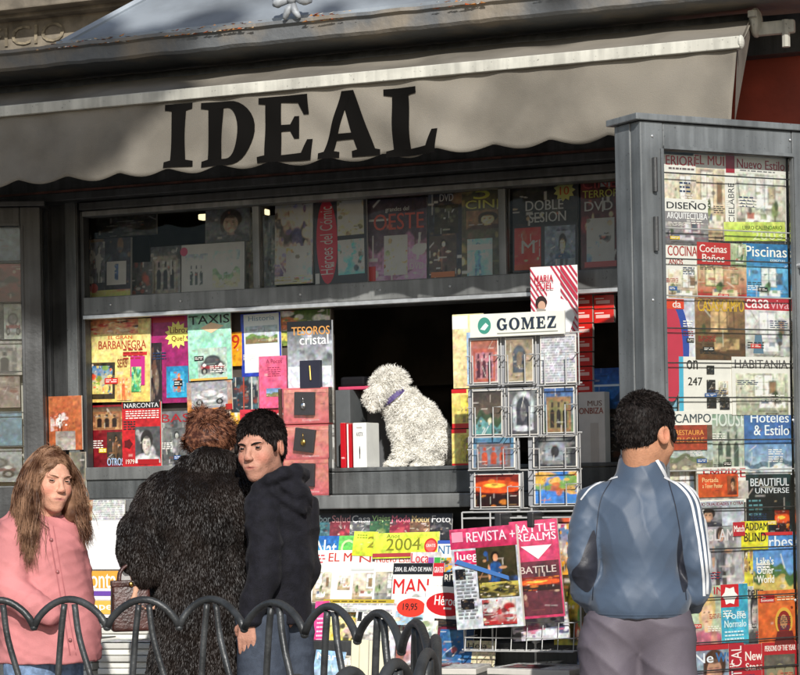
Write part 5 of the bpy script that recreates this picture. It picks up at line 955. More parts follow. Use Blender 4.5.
 ('red bordered news weekly with three helmeted soldiers', (762, 642, 797, 702), [P(.06, .0, .94, .8, 'cloth', 244, ['7a7468', '5a5448']), T('PERSONS OF THE YEAR', .08, .86, .95, .95, 'f0e8e0'), ('E', .25, .5, .13, .12, '8a8468'), ('E', .5, .54, .13, .12, '8a8468'), ('E', .76, .5, .13, .12, '8a8468'), ('E', .25, .42, .09, .1, 'b08868'), ('E', .5, .46, .09, .1, 'b08868'), ('E', .76, .42, .09, .1, 'b08868')], -.002),
]
for i, r in enumerate(DM):
    bc = {'small red title': 'b82430', 'narrow red': 'b02030', 'red political': 'b82430', 'red bordered news': 'b01c24'}
    b_ = next((v for k, v in bc.items() if r[0].startswith(k)), W_)
    x0_, y0_, x1_, y1_ = r[1]; big = (y1_-y0_) > 38; yy = y1_+(2 if big else 0)
    mag(r[0], DP, (x0_, y0_, x1_, yy), busy(r[2], i, n=2) if big else r[2], b_, .054+r[3]-.00003*(y0_-150), r[4] if len(r) > 4 else rnd.uniform(-.6, .6), 0, .005, group=gd)
# covers standing behind the front row, seen between rows
for k, (x, y, x1, y1, kk, lab) in enumerate(((705, 236, 790, 247, 'text', 'white strip of a home magazine showing under the lime supplement'), (668, 350, 682, 412, 'cloth', 'sky blue edge of a magazine left of the black numbers'), (664, 462, 700, 520, 'room', 'pale magazine behind the young man at shoulder height'), (664, 520, 703, 590, 'dark', 'dark magazine mostly hidden behind the young man'))):
    mag(lab, DP, (x, y, x1, y1), [P(0, 0, 1, 1, kk, 260+k, ['90c0d8', '70a8c8'] if k == 1 else None)], W_, .075, 0, 0, .004, group=gd)
# ---- left wing content
gl = 'magazines behind the glass of the left display door'
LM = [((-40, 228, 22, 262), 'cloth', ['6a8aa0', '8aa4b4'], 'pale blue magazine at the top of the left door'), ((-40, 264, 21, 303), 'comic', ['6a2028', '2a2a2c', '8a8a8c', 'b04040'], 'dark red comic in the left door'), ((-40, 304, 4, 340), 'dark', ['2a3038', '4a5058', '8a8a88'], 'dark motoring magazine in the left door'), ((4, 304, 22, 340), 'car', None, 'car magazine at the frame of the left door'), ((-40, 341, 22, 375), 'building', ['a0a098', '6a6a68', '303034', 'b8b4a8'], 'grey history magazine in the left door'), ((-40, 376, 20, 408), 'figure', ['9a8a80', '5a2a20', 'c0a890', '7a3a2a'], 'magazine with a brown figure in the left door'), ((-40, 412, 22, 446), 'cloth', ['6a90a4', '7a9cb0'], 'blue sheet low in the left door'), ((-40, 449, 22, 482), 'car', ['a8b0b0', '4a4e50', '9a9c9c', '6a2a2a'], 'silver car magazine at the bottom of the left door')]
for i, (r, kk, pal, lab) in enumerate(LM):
    mag(lab, LP, r, [P(0, 0, 1, 1, kk, 280+i, pal)], '88888a', .055, rnd.uniform(-2, 2), 0, .005, group=gl, gain=.5)  # gain darkens the covers, putting the left door's shade into their print
# ---- papers, boxes bottom left
def stack(name, lab, cat, px, py, Y, w_, d_, n, rot, seed, hh=.012, cols=('d8d6ce', 'c4c2ba', 'e0ded6'), grp=None):
    p = at(px, py, Y); g = random.Random(seed); mb = MB(); z = 0
    for i in range(n):
        dx, dy = g.uniform(-.012, .012), g.uniform(-.012, .012); mb.box(-w_/2+dx, w_/2+dx, -d_/2+dy, d_/2+dy, z, z+hh*.9, g.choice(cols), b=.003); z += hh
    mm = MB(); cover(mm, w_*.96, d_*.96, [P(0, 0, 1, 1, 'text', seed), P(.3, .2, .8, .6, 'dark', seed+1, ['8a8680', '5a5450', 'b8b4ac'])], 0, cell=.007)
    mb.add([(x-w_*.48, zz-d_*.48, z+.0004-y) for x, y, zz in mm.v], mm.f); mb.c[-len(mm.f):] = mm.c
    o = mb.build(name, 'paper', loc=(p.x, p.y, p.z-z), rot=(0, 0, R_(rot))); tag(o, lab, cat, grp); return o
bx = at(104, 576, -.5)
TB = empty('news_table', (at(120, 660, -.6).x, -.62, 0), 0, 'low table piled with newspapers between the girl and the woman', 'table')
zt2 = at(120, 676, -.7).z-.02
mb = MB(); mb.box(-.55, .55, -.35, .35, zt2-.03, zt2, b=.004); mb.build('table_top', 'frame_mid', TB)
for sx in (-.5, .5):
    for sy in (-.3, .3): mb = MB(); mb.box(sx-.015, sx+.015, sy-.015, sy+.015, 0, zt2-.031); mb.build('leg', 'frame_dark', TB)
def on_table(lab, name, cat, px0, px1, py0, py1, Y, dep, c, els, mt='paper', base=None):
    a = at(px0, py0, Y); b = at(px1, py1, Y); mb = MB(); w_ = b.x-a.x; h_ = a.z-(base if base else b.z); mb.box(0, w_, 0, dep, 0, h_, c, b=.003); cover(mb, w_, h_, els, .0005)
    o = mb.build(name, mt, loc=(a.x, Y, (base if base else b.z))); tag(o, lab, cat); return o
on_table('pack of orange, purple and white household paper', 'paper_pack', 'pack', 80, 121, 570, 618, -.62, .2, 'e4e0dc', [Rr(0, .62, 1, .98, 'e0a040'), T('conta', .1, .62, .9, .92, 'f8f4ec'), Rr(0, .46, 1, .56, '6a48a0'), Rr(0, .08, 1, .36, 'e0b050'), T('papel', .15, .12, .85, .32, 'f4f0e8'), Rr(0, .38, 1, .45, 'f0ece4')])
for k, (px, py, w_, n, rot, Y, lab) in enumerate(((118, 625, .34, 8, 4, -.6, 'newspaper pile under the brown handbag'), (80, 636, .32, 6, -8, -.72, 'newspaper pile beside the girl\'s coat'), (150, 640, .3, 7, 10, -.75, 'newspaper pile at the hem of the fur coat'))):
    o = stack('newspaper_pile', lab, 'newspapers', px, py, Y, w_, .26, n, rot, 300+k*3, .011, grp='newspaper piles on the low table'); 
    o.location.z = zt2+.001
    o.scale.z = (at(px, py, Y).z-zt2)/(n*.011)
o = on_table('open white cardboard box standing between the girl and the woman', 'white_box', 'box', 80, 124, 521, 569.5, -.63, .24, 'e8e8e6', [Rr(.62, .05, 1, .3, 'e8e0e4')])
# magazines visible between woman and girl further back
for k, (r, kk, pal, lab) in enumerate(((( 92, 500, 124, 522), 'text', None, 'sheet of print standing behind the white box'), ((60, 500, 92, 545), 'comic', ['b8a890', '8a5a3a', 'd8c8a8'], 'tan comic standing left of the white box'))):
    mag(lab, F, r, [P(0, 0, 1, 1, kk, 310+k, pal)], W_, -.24, 0, 6)
from mathutils.bvhtree import BVHTree
# ================================================================== people and dog: signed distance fields -> one surface
class Field:
    """rectilinear grid with a smooth union of primitives, turned into one continuous mesh"""
    def __init__(s, lo, hi, step, fine=None, fstep=None):
        ax = []
        for k in range(3):
            a = []; x = lo[k]
            while x < hi[k]:
                a.append(x); st = step
                if fine and fine[0][k]-.0 <= x <= fine[1][k]: st = fstep
                x += st
            ax.append(np.array(a))
        s.ax = ax; s.D = np.full([len(a) for a in ax], .15)
    def _sl(s, lo, hi, m):
        sl = []
        for k in range(3):
            i = np.searchsorted(s.ax[k], lo[k]-m); j = np.searchsorted(s.ax[k], hi[k]+m); sl.append(slice(max(0, i-1), min(len(s.ax[k]), j+1)))
        return tuple(sl)
    def _grid(s, sl): return np.meshgrid(s.ax[0][sl[0]], s.ax[1][sl[1]], s.ax[2][sl[2]], indexing='ij')
    def _mix(s, sl, d, k, sub):
        a = s.D[sl]
        if a.size == 0: return
        if sub:
            if k <= 0: s.D[sl] = np.maximum(a, -d); return
            h = np.clip(.5-.5*(a+d)/k, 0, 1); s.D[sl] = a*(1-h)-d*h+k*h*(1-h)
        else:
            if k <= 0: s.D[sl] = np.minimum(a, d); return
            h = np.clip(.5+.5*(a-d)/k, 0, 1); s.D[sl] = a*(1-h)+d*h-k*h*(1-h)
    def cap(s, a, b, ra, rb, k=.02, sub=False, flat=None):
        a = np.array(a, float); b = np.array(b, float); r = max(ra, rb)
        sl = s._sl(np.minimum(a, b)-r, np.maximum(a, b)+r, k+.02); X, Y, Z = s._grid(sl); ba = b-a; L = max(1e-9, (ba**2).sum())
        t = np.clip(((X-a[0])*ba[0]+(Y-a[1])*ba[1]+(Z-a[2])*ba[2])/L, 0, 1)
        dx, dy, dz = X-a[0]-ba[0]*t, Y-a[1]-ba[1]*t, Z-a[2]-ba[2]*t
        d = np.sqrt(dx*dx+dy*dy+dz*dz)-(ra+(rb-ra)*t); s._mix(sl, d, k, sub)
    def ell(s, c, r, k=.02, sub=False, R=None):
        c = np.array(c, float); r = np.array(r, float); m = r.max() if R is not None else r
        sl = s._sl(c-m, c+m, k+.02); X, Y, Z = s._grid(sl); X = X-c[0]; Y = Y-c[1]; Z = Z-c[2]
        if R is not None:
            Q = np.array(R.to_3x3().transposed()) if hasattr(R, 'to_3x3') else np.array(R).T
            X, Y, Z = Q[0, 0]*X+Q[0, 1]*Y+Q[0, 2]*Z, Q[1, 0]*X+Q[1, 1]*Y+Q[1, 2]*Z, Q[2, 0]*X+Q[2, 1]*Y+Q[2, 2]*Z
        k0 = np.sqrt((X/r[0])**2+(Y/r[1])**2+(Z/r[2])**2); k1 = np.sqrt((X/r[0]**2)**2+(Y/r[1]**2)**2+(Z/r[2]**2)**2)+1e-9
        s._mix(sl, k0*(k0-1)/k1, k, sub)
    def chain(s, pts, rs, k=.02, **kw):
        for i in range(len(pts)-1): s.cap(pts[i], pts[i+1], rs[i], rs[i+1], k, **kw)
    def cut(s, axis, val, keep):       # plane cut, keep = +1 keeps the larger side
        sh = [1, 1, 1]; sh[axis] = -1; d = (val-s.ax[axis]).reshape(sh)*keep; s.D = np.maximum(s.D, d)
    def nets(s):
        D = s.D; D[0] = D[-1] = .1; D[:, 0] = D[:, -1] = .1; D[:, :, 0] = D[:, :, -1] = .1
        nx, ny, nz = D.shape; I = D < 0
        c = np.zeros((nx-1, ny-1, nz-1), np.int8)
        for a in (0, 1):
            for b in (0, 1):
                for e in (0, 1): c += I[a:nx-1+a, b:ny-1+b, e:nz-1+e]
        act = (c > 0) & (c < 8); idx = np.full(act.shape, -1, np.int64); A = np.argwhere(act); idx[act] = np.arange(len(A))
        P_ = np.zeros((len(A), 3)); Nn = np.zeros(len(A)); ii, jj, kk = A.T
        X, Y, Z = s.ax
        for (o, e) in [((a, b, 0), (0, 0, 1)) for a in (0, 1) for b in (0, 1)]+[((a, 0, b), (0, 1, 0)) for a in (0, 1) for b in (0, 1)]+[((0, a, b), (1, 0, 0)) for a in (0, 1) for b in (0, 1)]:
            i0, j0, k0 = ii+o[0], jj+o[1], kk+o[2]; i1, j1, k1 = i0+e[0], j0+e[1], k0+e[2]
            d0, d1 = D[i0, j0, k0], D[i1, j1, k1]; m = (d0 < 0) != (d1 < 0); t = np.where(m, d0/(d0-d1+1e-20), 0)
            p = np.stack([X[i0]*(1-t)+X[i1]*t, Y[j0]*(1-t)+Y[j1]*t, Z[k0]*(1-t)+Z[k1]*t], 1); P_ += p*m[:, None]; Nn += m
        P_ /= Nn[:, None]; Fs = []
        for ax_ in range(3):
            sl0 = [slice(1, -1)]*3; sl0[ax_] = slice(0, -1); sl1 = [slice(1, -1)]*3; sl1[ax_] = slice(1, None)
            a_, b_ = I[tuple(sl0)], I[tuple(sl1)]; E_ = np.argwhere(a_ != b_)
            if not len(E_): continue
            off = np.array([1, 1, 1]); off[ax_] = 0; E_ = E_+off; u, v = (ax_+1) % 3, (ax_+2) % 3
            def q(du, dv):
                G_ = E_.copy(); G_[:, u] -= du; G_[:, v] -= dv; return idx[G_[:, 0], G_[:, 1], G_[:, 2]]
            f = np.stack([q(1, 1), q(0, 1), q(0, 0), q(1, 0)], 1); ins = I[tuple(E_.T)]; f[~ins] = f[~ins][:, ::-1]; Fs.append(f)
        return P_, np.concatenate(Fs)
def field_obj(name, fld, mats, parent, colf=None, disp=None, smooth_it=1):
    v, f = fld.nets()
    # light laplacian smoothing removes the grid stepping
    e = np.concatenate([f[:, [0, 1]], f[:, [1, 2]], f[:, [2, 3]], f[:, [3, 0]]])
    for _ in range(smooth_it):
        acc = np.zeros_like(v); cnt = np.zeros(len(v)); np.add.at(acc, e[:, 0], v[e[:, 1]]); np.add.at(cnt, e[:, 0], 1); np.add.at(acc, e[:, 1], v[e[:, 0]]); np.add.at(cnt, e[:, 1], 1)
        v = v*.5+.5*acc/cnt[:, None]
    if disp is not None:
        n = np.zeros_like(v); fn = np.cross(v[f[:, 2]]-v[f[:, 0]], v[f[:, 3]]-v[f[:, 1]])
        for k in range(4): np.add.at(n, f[:, k], fn)
        n /= np.linalg.norm(n, axis=1, keepdims=True)+1e-12; v = v+n*disp(v, n)[:, None]
    mb = MB(); mb.v = [tuple(p) for p in v]; mb.f = [tuple(q) for q in f]; mb.m = [0]*len(f); mb.c = [(.5, .5, .5)]*len(f)
    mb.vc = colf(v) if colf else np.tile(np.array([[.5, .5, .5]]), (len(v), 1))
    return mb.build(name, mats, parent, True), v, f
def normals(v, f):
    n = np.zeros_like(v); fn = np.cross(v[f[:, 2]]-v[f[:, 0]], v[f[:, 3]]-v[f[:, 1]])
    for k in range(4): np.add.at(n, f[:, k], fn)
    return n/(np.linalg.norm(n, axis=1, keepdims=True)+1e-12)
def wave(v, seed, f0, n=5):
    """cheap smooth 3-D noise in about -1..1"""
    g = np.random.default_rng(seed); r = np.zeros(len(v))
    for i in range(n):
        k = g.normal(0, 1, 3); k = k/np.linalg.norm(k)*f0*g.uniform(.6, 1.7); r += np.sin(v@k+g.uniform(0, 6.28)+1.6*np.sin(v@np.roll(k, 1)*.7+g.uniform(0, 6)))
    return r/n
def creases(v, seed, dirv, f0, amp):
    """cloth folds: ridged waves running across dirv"""
    d = np.array(dirv, float); d /= np.linalg.norm(d); ph = v@d*f0+2.2*wave(v, seed, f0*.35); m = np.clip(wave(v, seed+5, 9)+.5, 0, 1)
    return amp*(.60-np.abs(np.sin(ph))**.6)*m
M.update({
 'skin': mat_vc('skin', .55, .3, .10, 70, .25, 220, sss=.08),
 'lid': mat_vc('lid_skin', .6, .2, .04, 120),
 'eye': mat_vc('eyeball', .3, .4, 0, 10),
 'hair_dark': mat('black_hair', (.012, .009, .008), .55, 0, .4, 90, spec=.14),
 'hair_brown': mat('brown_hair', (.075, .033, .018), .5, 0, .4, 20, spec=.2, c2=(.27, .15, .09)),
 'hair_auburn': mat('auburn_hair', (.05, .017, .011), .5, 0, .5, 75, spec=.2, c2=(.24, .10, .055)),
 'hoodie': mat('black_hoodie', (.009, .0088, .013), .8, 0, .25, 40, .35, 260, .2, sheen=.03),
 'jeans': mat('blue_jeans', (.052, .064, .088), .8, 0, .12, 50, .3, 400, .2),
 'pink_coat': mat('pink_coat_cloth', (.54, .20, .20), .75, 0, .12, 9, .15, 300, .3),
 'beige': mat('beige_scarf', (.36, .30, .24), .8, 0, .1, 20, .3, 200),
 'track_blue': mat('tracksuit_cloth', (.060, .088, .134), .52, 0, .06, 10, .08, 400, .38, sheen=.2),
 'track_dark': mat('tracksuit_dark_inset', (.022, .024, .034), .5, 0, .15, 20, .1, 300),
 'track_white': mat('tracksuit_stripe', (.66, .67, .68), .55, 0, .05, 30),
 'trousers': mat('mauve_grey_trousers', (.115, .098, .118), .6, 0, .1, 10, .12, 400, .3),
 'shoe': mat('dark_shoe', (.03, .027, .025), .5, 0, .2, 30),
 'fur': mat('dark_mink_fur', (.007, .005, .0045), .50, 0, .7, 9, spec=.4, c2=(.019, .013, .0105)),  # lighter brown patches put the coat's sheen into the fur colour
 'fur_under': mat('mink_underfur', (.008, .006, .005), .95, spec=.0),
 'dog_fur': mat('white_poodle_fur', (.88, .86, .80), .85, 0, .08, 25, spec=.15),
 'dog_nose': mat('dog_nose', (.015, .013, .013), .35),
 'collar': mat('purple_collar', (.10, .07, .22), .6, 0, .1, 60),
})
def frame(origin, yaw, pitch=0, roll=0, sc=1):
    """local head/body frame: face looks along local -Y"""
    return Matrix.Translation(origin) @ Matrix.Rotation(yaw, 4, 'Z') @ Matrix.Rotation(pitch, 4, 'X') @ Matrix.Rotation(roll, 4, 'Y') @ Matrix.Scale(sc, 4)
def head_prims(Fd, H, sc, female=0, neck_to=None, lips=1.0):
    R = H.to_3x3().normalized()
    def p(x, y, z): return tuple(H @ Vector((x, y, z)))
    def E(c, r, k=.02, sub=False, rot=None): Fd.ell(p(*c), [q*sc for q in r], k*sc, sub, R if rot is None else (R @ rot))
    def Cp(a, b, ra, rb, k=.02, sub=False): Fd.cap(p(*a), p(*b), ra*sc, rb*sc, k*sc, sub)
    E((0, .022, .028), (.073, .092, .087), .03)
    E((0, -.018, -.030), (.059, .062, .072), .03)
    E((0, -.032, -.070), (.037, .042, .040), .025)
    Cp((0, -.060, -.098), (0, -.050, -.092), .014, .018, .025)
    Cp((-.041, .012, -.058), (-.011, -.05, -.098), .011, .011, .025); Cp((.041, .012, -.058), (.011, -.05, -.098), .011, .011, .025)
    for s_ in (-1, 1):
        E((s_*.036, -.050, -.034), (.020, .022, .022), .022)
        Cp((s_*.012, -.078, .018), (s_*.044, -.066, .017), .006, .005, .014)
        E((s_*.030, -.087, .001), (.0155, .014, .0085), .009, True)
        E((s_*.076, .014, -.008), (.009, .021, .030), .008, False, Euler((R_(-12), 0, R_(s_*22))).to_matrix())
        E((s_*.083, .010, -.006), (.005, .011, .019), .005, True, Euler((R_(-12), 0, R_(s_*22))).to_matrix())
        E((s_*.0105, -.090, -.037), (.0075, .009, .0065), .006)
    Cp((0, -.074, .010), (0, -.097, -.031), .0065, .0095, .012)
    Cp((0, -.094, -.034), (0, -.090, -.038), .009, .007, .006)
    E((0, -.0715, -.066), (.031, .012, .018), .016)
    for s_ in (-1, 1): Cp((0, -.0862, -.0630), (s_*.026, -.0715, -.0680), .0030*lips, .0016, .004)
    Cp((-.015, -.0820, -.0718), (.015, -.0820, -.0718), .0034*lips, .0034*lips, .006)
    Cp((-.023, -.0860, -.0674), (.023, -.0860, -.0674), .0022, .0022, .002, True)
def head_paint(v, H, sc, base, lipc, blush=.25):
    Hi = np.array(H.inverted()); q = v@Hi[:3, :3].T+Hi[:3, 3]
    col = np.tile(np.array(lin(base)), (len(v), 1))
    def mixc(w_, c): col[:] = col*(1-w_[:, None])+np.array(lin(c))*w_[:, None]
    def g_(cx, cy, cz, rx, ry, rz): return np.clip(1.4*(1-np.sqrt(((q[:, 0]-cx)/rx)**2+((q[:, 1]-cy)/ry)**2+((q[:, 2]-cz)/rz)**2)), 0, 1)
    for s_ in (-1, 1): mixc(blush*g_(s_*.040, -.06, -.036, .03, .04, .028), 'c86a58'); mixc(.5*g_(s_*.078, .012, -.01, .014, .03, .036), 'c87860')
    mixc(.9*g_(0, -.080, -.0677, .031, .025, .0085), lipc); mixc(.9*g_(0, -.080, -.0674, .030, .025, .0026), '4a2020'); mixc(.25*g_(0, -.1, -.036, .016, .02, .014), 'c06858')
    for s_ in (-1, 1): mixc(.6*g_(s_*.031, -.078, .0065, .019, .016, .0045), '5a3226'); mixc(.8*g_(s_*.006, -.098, -.0425, .004, .008, .003), '3a1812')
    return col
LIDM = {}
def eyes(parent, H, sc, gaze, iris, lid=12, skin='c08a6c'):
    R = H.to_3x3().normalized()
    for s_ in (-1, 1):
        c = H @ Vector((s_*.0305, -.0675, 0)); r = .0118*sc; g = Vector((gaze[0], -1, gaze[1])).normalized(); mb = MB(); mb.ell((0, 0, 0), (r, r, r), 24, 18)
        vc = []
        for p in mb.v:
            d = Vector(p).normalized().dot(g); vc.append(lin('0c0a0a') if d > .965 else lin(iris) if d > .76 else lin('a0948b') if -Vector(p).normalized().y > .80 and abs(Vector(p).normalized().z) < .5 else tuple(q*.72 for q in lin(skin)))  # sclera greyed: the shade over the eyes is put into its colour
        mb.xf(Matrix.Translation(c) @ R.to_4x4()); mb.vc = np.array(vc); mb.build('eye', 'eye', parent, True)
        # lids: two small skin caps closing the eye to a slit
        m2 = MB()
        sk = lin(skin)
        for (sg, op) in ((1, lid), (-1, lid*.9)):
            N = 12; row = []
            for i in range(N+1):
                a = math.pi*i/N
                for j in range(5):
                    ph = R_(op)+(R_(86)-R_(op))*j/4
                    open_ = ph*(1) ; z = math.sin(open_*1.0)*sg; cc = math.cos(open_); row.append((1.09*r*cc*-math.cos(a), -1.09*r*cc*math.sin(a), 1.09*r*z-(.0018*sc if sg > 0 else 0)))
            m2.add(row, [(i*5+j, (i+1)*5+j, (i+1)*5+j+1, i*5+j+1) for i in range(N) for j in range(4)], tuple(q*(.9 if sg < 0 else .72) for q in sk))
        m2.xf(Matrix.Translation(c) @ R.to_4x4()); m2.build('eyelid', LIDM.setdefault(skin, None) or LIDM.update({skin: mat('lid_skin_'+skin, tuple(q*.82 for q in lin(skin)), .6, 0, .05, 60, spec=.15)}) or LIDM[skin], parent, True)
def strands(name, roots, dirs, lens, width, material, parent, bend, seg=5, seed=1, curl=0, curlf=40, taper=True, wj=.4):
    """ribbons of hair: one mesh; bend(p, d, t) returns the next direction"""
    g = random.Random(seed); mb = MB(); V_ = mb.v; Fc = mb.f
    for r0, d0, L in zip(roots, dirs, lens):
        p = Vector(r0); d = Vector(d0).normalized(); st = L/seg; side = d.cross(Vector((g.gauss(0, 1), g.gauss(0, 1), g.gauss(0, 1)))).normalized(); w0 = width*(1+g.uniform(-wj, wj)); o = len(V_); ph = g.uniform(0, 6.28)
        for i in range(seg+1):
            t = i/seg; w_ = w0*((1-t)**.6 if taper else 1)+.0002; q = p
            if curl: q = p+side*curl*math.sin(ph+t*L*curlf)*min(1, t*3)
            V_.append(tuple(q-side*w_)); V_.append(tuple(q+side*w_)); d = bend(p, d, t, g).normalized(); p = p+d*st
        for i in range(seg): a = o+2*i; Fc.append((a, a+1, a+3, a+2))
    mb.c = [(.5, .5, .5)]*len(Fc); mb.m = [0]*len(Fc); return mb.build(name, material, parent, True)
def scatter(v, f, n, seed, keep=None):
    """random points with normals on a quad surface"""
    g = np.random.default_rng(seed); a = np.linalg.norm(np.cross(v[f[:, 2]]-v[f[:, 0]], v[f[:, 3]]-v[f[:, 1]]), axis=1)
    if keep is not None: a = a*keep(v[f].mean(1))
    i = g.choice(len(f), n, p=a/a.sum()); u, w_ = g.random((2, n, 1)); q = v[f[i]]
    p = (q[:, 0]*(1-u)+q[:, 1]*u)*(1-w_)+(q[:, 3]*(1-u)+q[:, 2]*u)*w_
    nn = np.cross(q[:, 2]-q[:, 0], q[:, 3]-q[:, 1]); return p, nn/(np.linalg.norm(nn, axis=1, keepdims=True)+1e-12)
def hand_prims(Fd, wrist, dirv, palm_n, sc=1, curlv=.5, side=1):
    """palm with four unequal bent fingers and a thumb"""
    d = Vector(dirv).normalized(); n = Vector(palm_n); n = (n-d*n.dot(d)).normalized(); s_ = d.cross(n)*side; w_ = Vector(wrist)
    for k in range(4):
        o = (k-1.5)*.019*sc; Fd.cap(w_+s_*o*.5+d*.01, w_+s_*o+d*.075*sc, .013*sc, .0105*sc, .012)
        a = w_+s_*o+d*.078*sc; L = [.034, .040, .037, .028][k]*sc; c = curlv
        for j, r in enumerate((.0088, .0080, .0070)):
            c2 = c*(j+1)*.75; q = d*math.cos(c2)+n*math.sin(c2); b = a+q*L*(1, .72, .55)[j]; Fd.cap(a, b, r*sc, r*sc*.94, .004); a = b
    a = w_+s_*(-.022*sc)+d*.02*sc; b = a+(d*.6-s_*.65+n*.35).normalized()*.042*sc; c_ = b+(d*.85-s_*.1+n*.5).normalized()*.03*sc; Fd.cap(a, b, .012*sc, .0095*sc, .012); Fd.cap(b, c_, .0092*sc, .008*sc, .005)
def toL(o, yaw):
    """body frame: x to the body's left, -y to its front"""
    return Matrix.Translation(Vector((o.x, o.y, 0))) @ Matrix.Rotation(yaw, 4, 'Z')
VY = YAW    # yaw at which local -Y looks straight at the camera: the camera lies towards -DV
def W(B, x, y, z): return B @ Vector((x, y, z))
def shoes(B, parent, feet, sc=1):
    for (x, y, a) in feet:
        fd = Field((-.09, -.24, -.01), (.09, .12, .14), .007); fd.ell((0, .03, .04), (.04, .06, .045), .03); fd.ell((0, -.09, .03), (.045, .10, .034), .03); fd.cap((0, .04, .05), (0, .045, .10), .04, .042, .03); fd.cut(2, .002, 1)
        o, v, f = field_obj('shoe', fd, 'shoe', parent); 
        o.matrix_local = Matrix.Translation((x, y, 0)) @ Matrix.Rotation(a, 4, 'Z') @ Matrix.Scale(sc, 4)
class Trim:
    def __init__(s, ob, v, f, root, L):
        s.t = BVHTree.FromPolygons([tuple(p) for p in [q.co for q in ob.data.vertices]], [tuple(q.vertices) for q in ob.data.polygons]); s.ob = ob; s.L = L
        s.c = Matrix.Rotation(-YAW, 3, 'Z') @ (CAM-Vector((root.location.x, root.location.y, root.location.z)))
    def pt(s, px, py, lift=.0016):
        d = (s.L(px, py)-s.c).normalized(); h, n, i, dist = s.t.ray_cast(s.c, d)
        if h is None:
            h, n, i, dist = s.t.find_nearest(s.L(px, py))
        return h+n*lift
    def ribbon(s, name, pts, wpx, material, n=8, lift=.0016):
        P = [Vector((p[0], p[1], 0)) for p in pts]; Q = tube_path(P, n); V_ = []; F_ = []
        for i, q in enumerate(Q):
            t = (Q[min(i+1, len(Q)-1)]-Q[max(i-1, 0)]).normalized(); a = Vector((-t.y, t.x, 0))
            for k in (-1, -.33, .33, 1): V_.append(s.pt(q.x+a.x*wpx/2*k, q.y+a.y*wpx/2*k, lift))
        for i in range(len(Q)-1):
            for k in range(3): F_.append((i*4+k, i*4+k+1, i*4+k+5, i*4+k+4))
        mb = MB(); mb.add(V_, F_); return mb.build(name, material, s.ob, True)
    def patch(s, name, poly, material, lift=.0014):
        v, f = poly_mesh([tube_path2(poly)]); bm = bmesh.new(); bv = [bm.verts.new((a, b, 0)) for a, b in v]
        for q in f: bm.faces.new([bv[i] for i in q])
        for _ in range(5):
            es = [e for e in bm.edges if e.calc_length() > 2.5]
            if es: bmesh.ops.subdivide_edges(bm, edges=es, cuts=1); bmesh.ops.triangulate(bm, faces=bm.faces[:])
        bm.verts.index_update(); mb = MB(); mb.add([s.pt(q.co.x, q.co.y, lift) for q in bm.verts], [[q.index for q in ff.verts] for ff in bm.faces]); bm.free(); return mb.build(name, material, s.ob, True)
def tube_path2(poly, n=4):
    P = [Vector((p[0], p[1], 0)) for p in poly]; m = len(P); out = []
    for i in range(m):
        a, b, c, d = P[i-1], P[i], P[(i+1) % m], P[(i+2) % m]
        for k in range(n):
            t = k/n; q = .5*((2*b)+(c-a)*t+(2*a-5*b+4*c-d)*t*t+(3*b-a-3*c+d)*t**3); out.append((q.x, q.y))
    return out
# Everything of a person is modelled in the person's own frame (x = viewer-side right of the camera, y = depth, z = up) and placed by its Empty
def person_root(px, depth, name, label):
    r = ray(px, 480); p = CAM+r*depth; o = empty(name, (p.x, p.y, 0), YAW, label, 'person'); s_ = depth/FPX
    def L(px_, py_, dy=0.0):          # photo point -> local coordinates at depth + dy
        q = CAM+ray(px_, py_)*(depth+dy); q = Matrix.Rotation(-YAW, 3, 'Z') @ (q-Vector((p.x, p.y, 0))); return q
    return o, L
def short_hair(parent, H, sc, material, n, seed, fringe=.055, length=.026, back=-.075, name='hair'):
    R = H.to_3x3().normalized(); o = H.translation
    fd = Field((o.x-.16, o.y-.16, o.z-.16), (o.x+.16, o.y+.16, o.z+.17), .0038)
    def p(x, y, z): return tuple(H @ Vector((x, y, z)))
    fd.ell(p(0, .022, .034), [.0785*sc, .0985*sc, .0915*sc], .0, False, R)
    fd.ell(p(0, .052, -.018), [.063*sc, .055*sc, .050*sc], .02*sc, False, R)
    fd.ell(p(0, -.085, fringe-.085), [.078*sc, .070*sc, .088*sc], .008*sc, True, R)
    for s_ in (-1, 1): fd.ell(p(s_*.082, .0, -.025), [.02*sc, .030*sc, .048*sc], .006*sc, True, R); fd.ell(p(s_*.075, -.032, .0), [.008*sc, .012*sc, .022*sc], .008*sc)
    cap, v, f = field_obj(name, fd, material, parent, disp=lambda v, n_: .0022*wave(v, seed, 160)+.0025*wave(v, seed+1, 60))
    Hi = H.inverted()
    def keep(c):
        q = c@np.array(Hi)[:3, :3].T+np.array(Hi)[:3, 3]; ear = (np.abs(q[:, 0]) > .055) & (q[:, 2] < .022) & (q[:, 1] < .045)
        return ((q[:, 2] > back) & ~ear).astype(float)
    P_, N_ = scatter(v, f, n, seed, keep); c = Vector(H.translation); dn = []
    R3 = R
    for q, m in zip(P_, N_):
        l = Hi @ Vector(q); flow = R3 @ Vector((l.x*2.0, -.25 if l.z > .05 else .1, -.8 if l.z < .06 else -.15)); m = Vector(m); t = (flow-m*flow.dot(m)); dn.append(m*.20+t*.9)
    g = random.Random(seed); st = strands('hair_strands', [tuple(q) for q in P_], dn, [length*sc*g.uniform(.5, 1.2) for _ in P_], .0011, material, cap, lambda p_, d, t, g_: d+Vector((g_.gauss(0, .12), g_.gauss(0, .12), g_.gauss(0, .12)-.12)), 4, seed)
    return cap
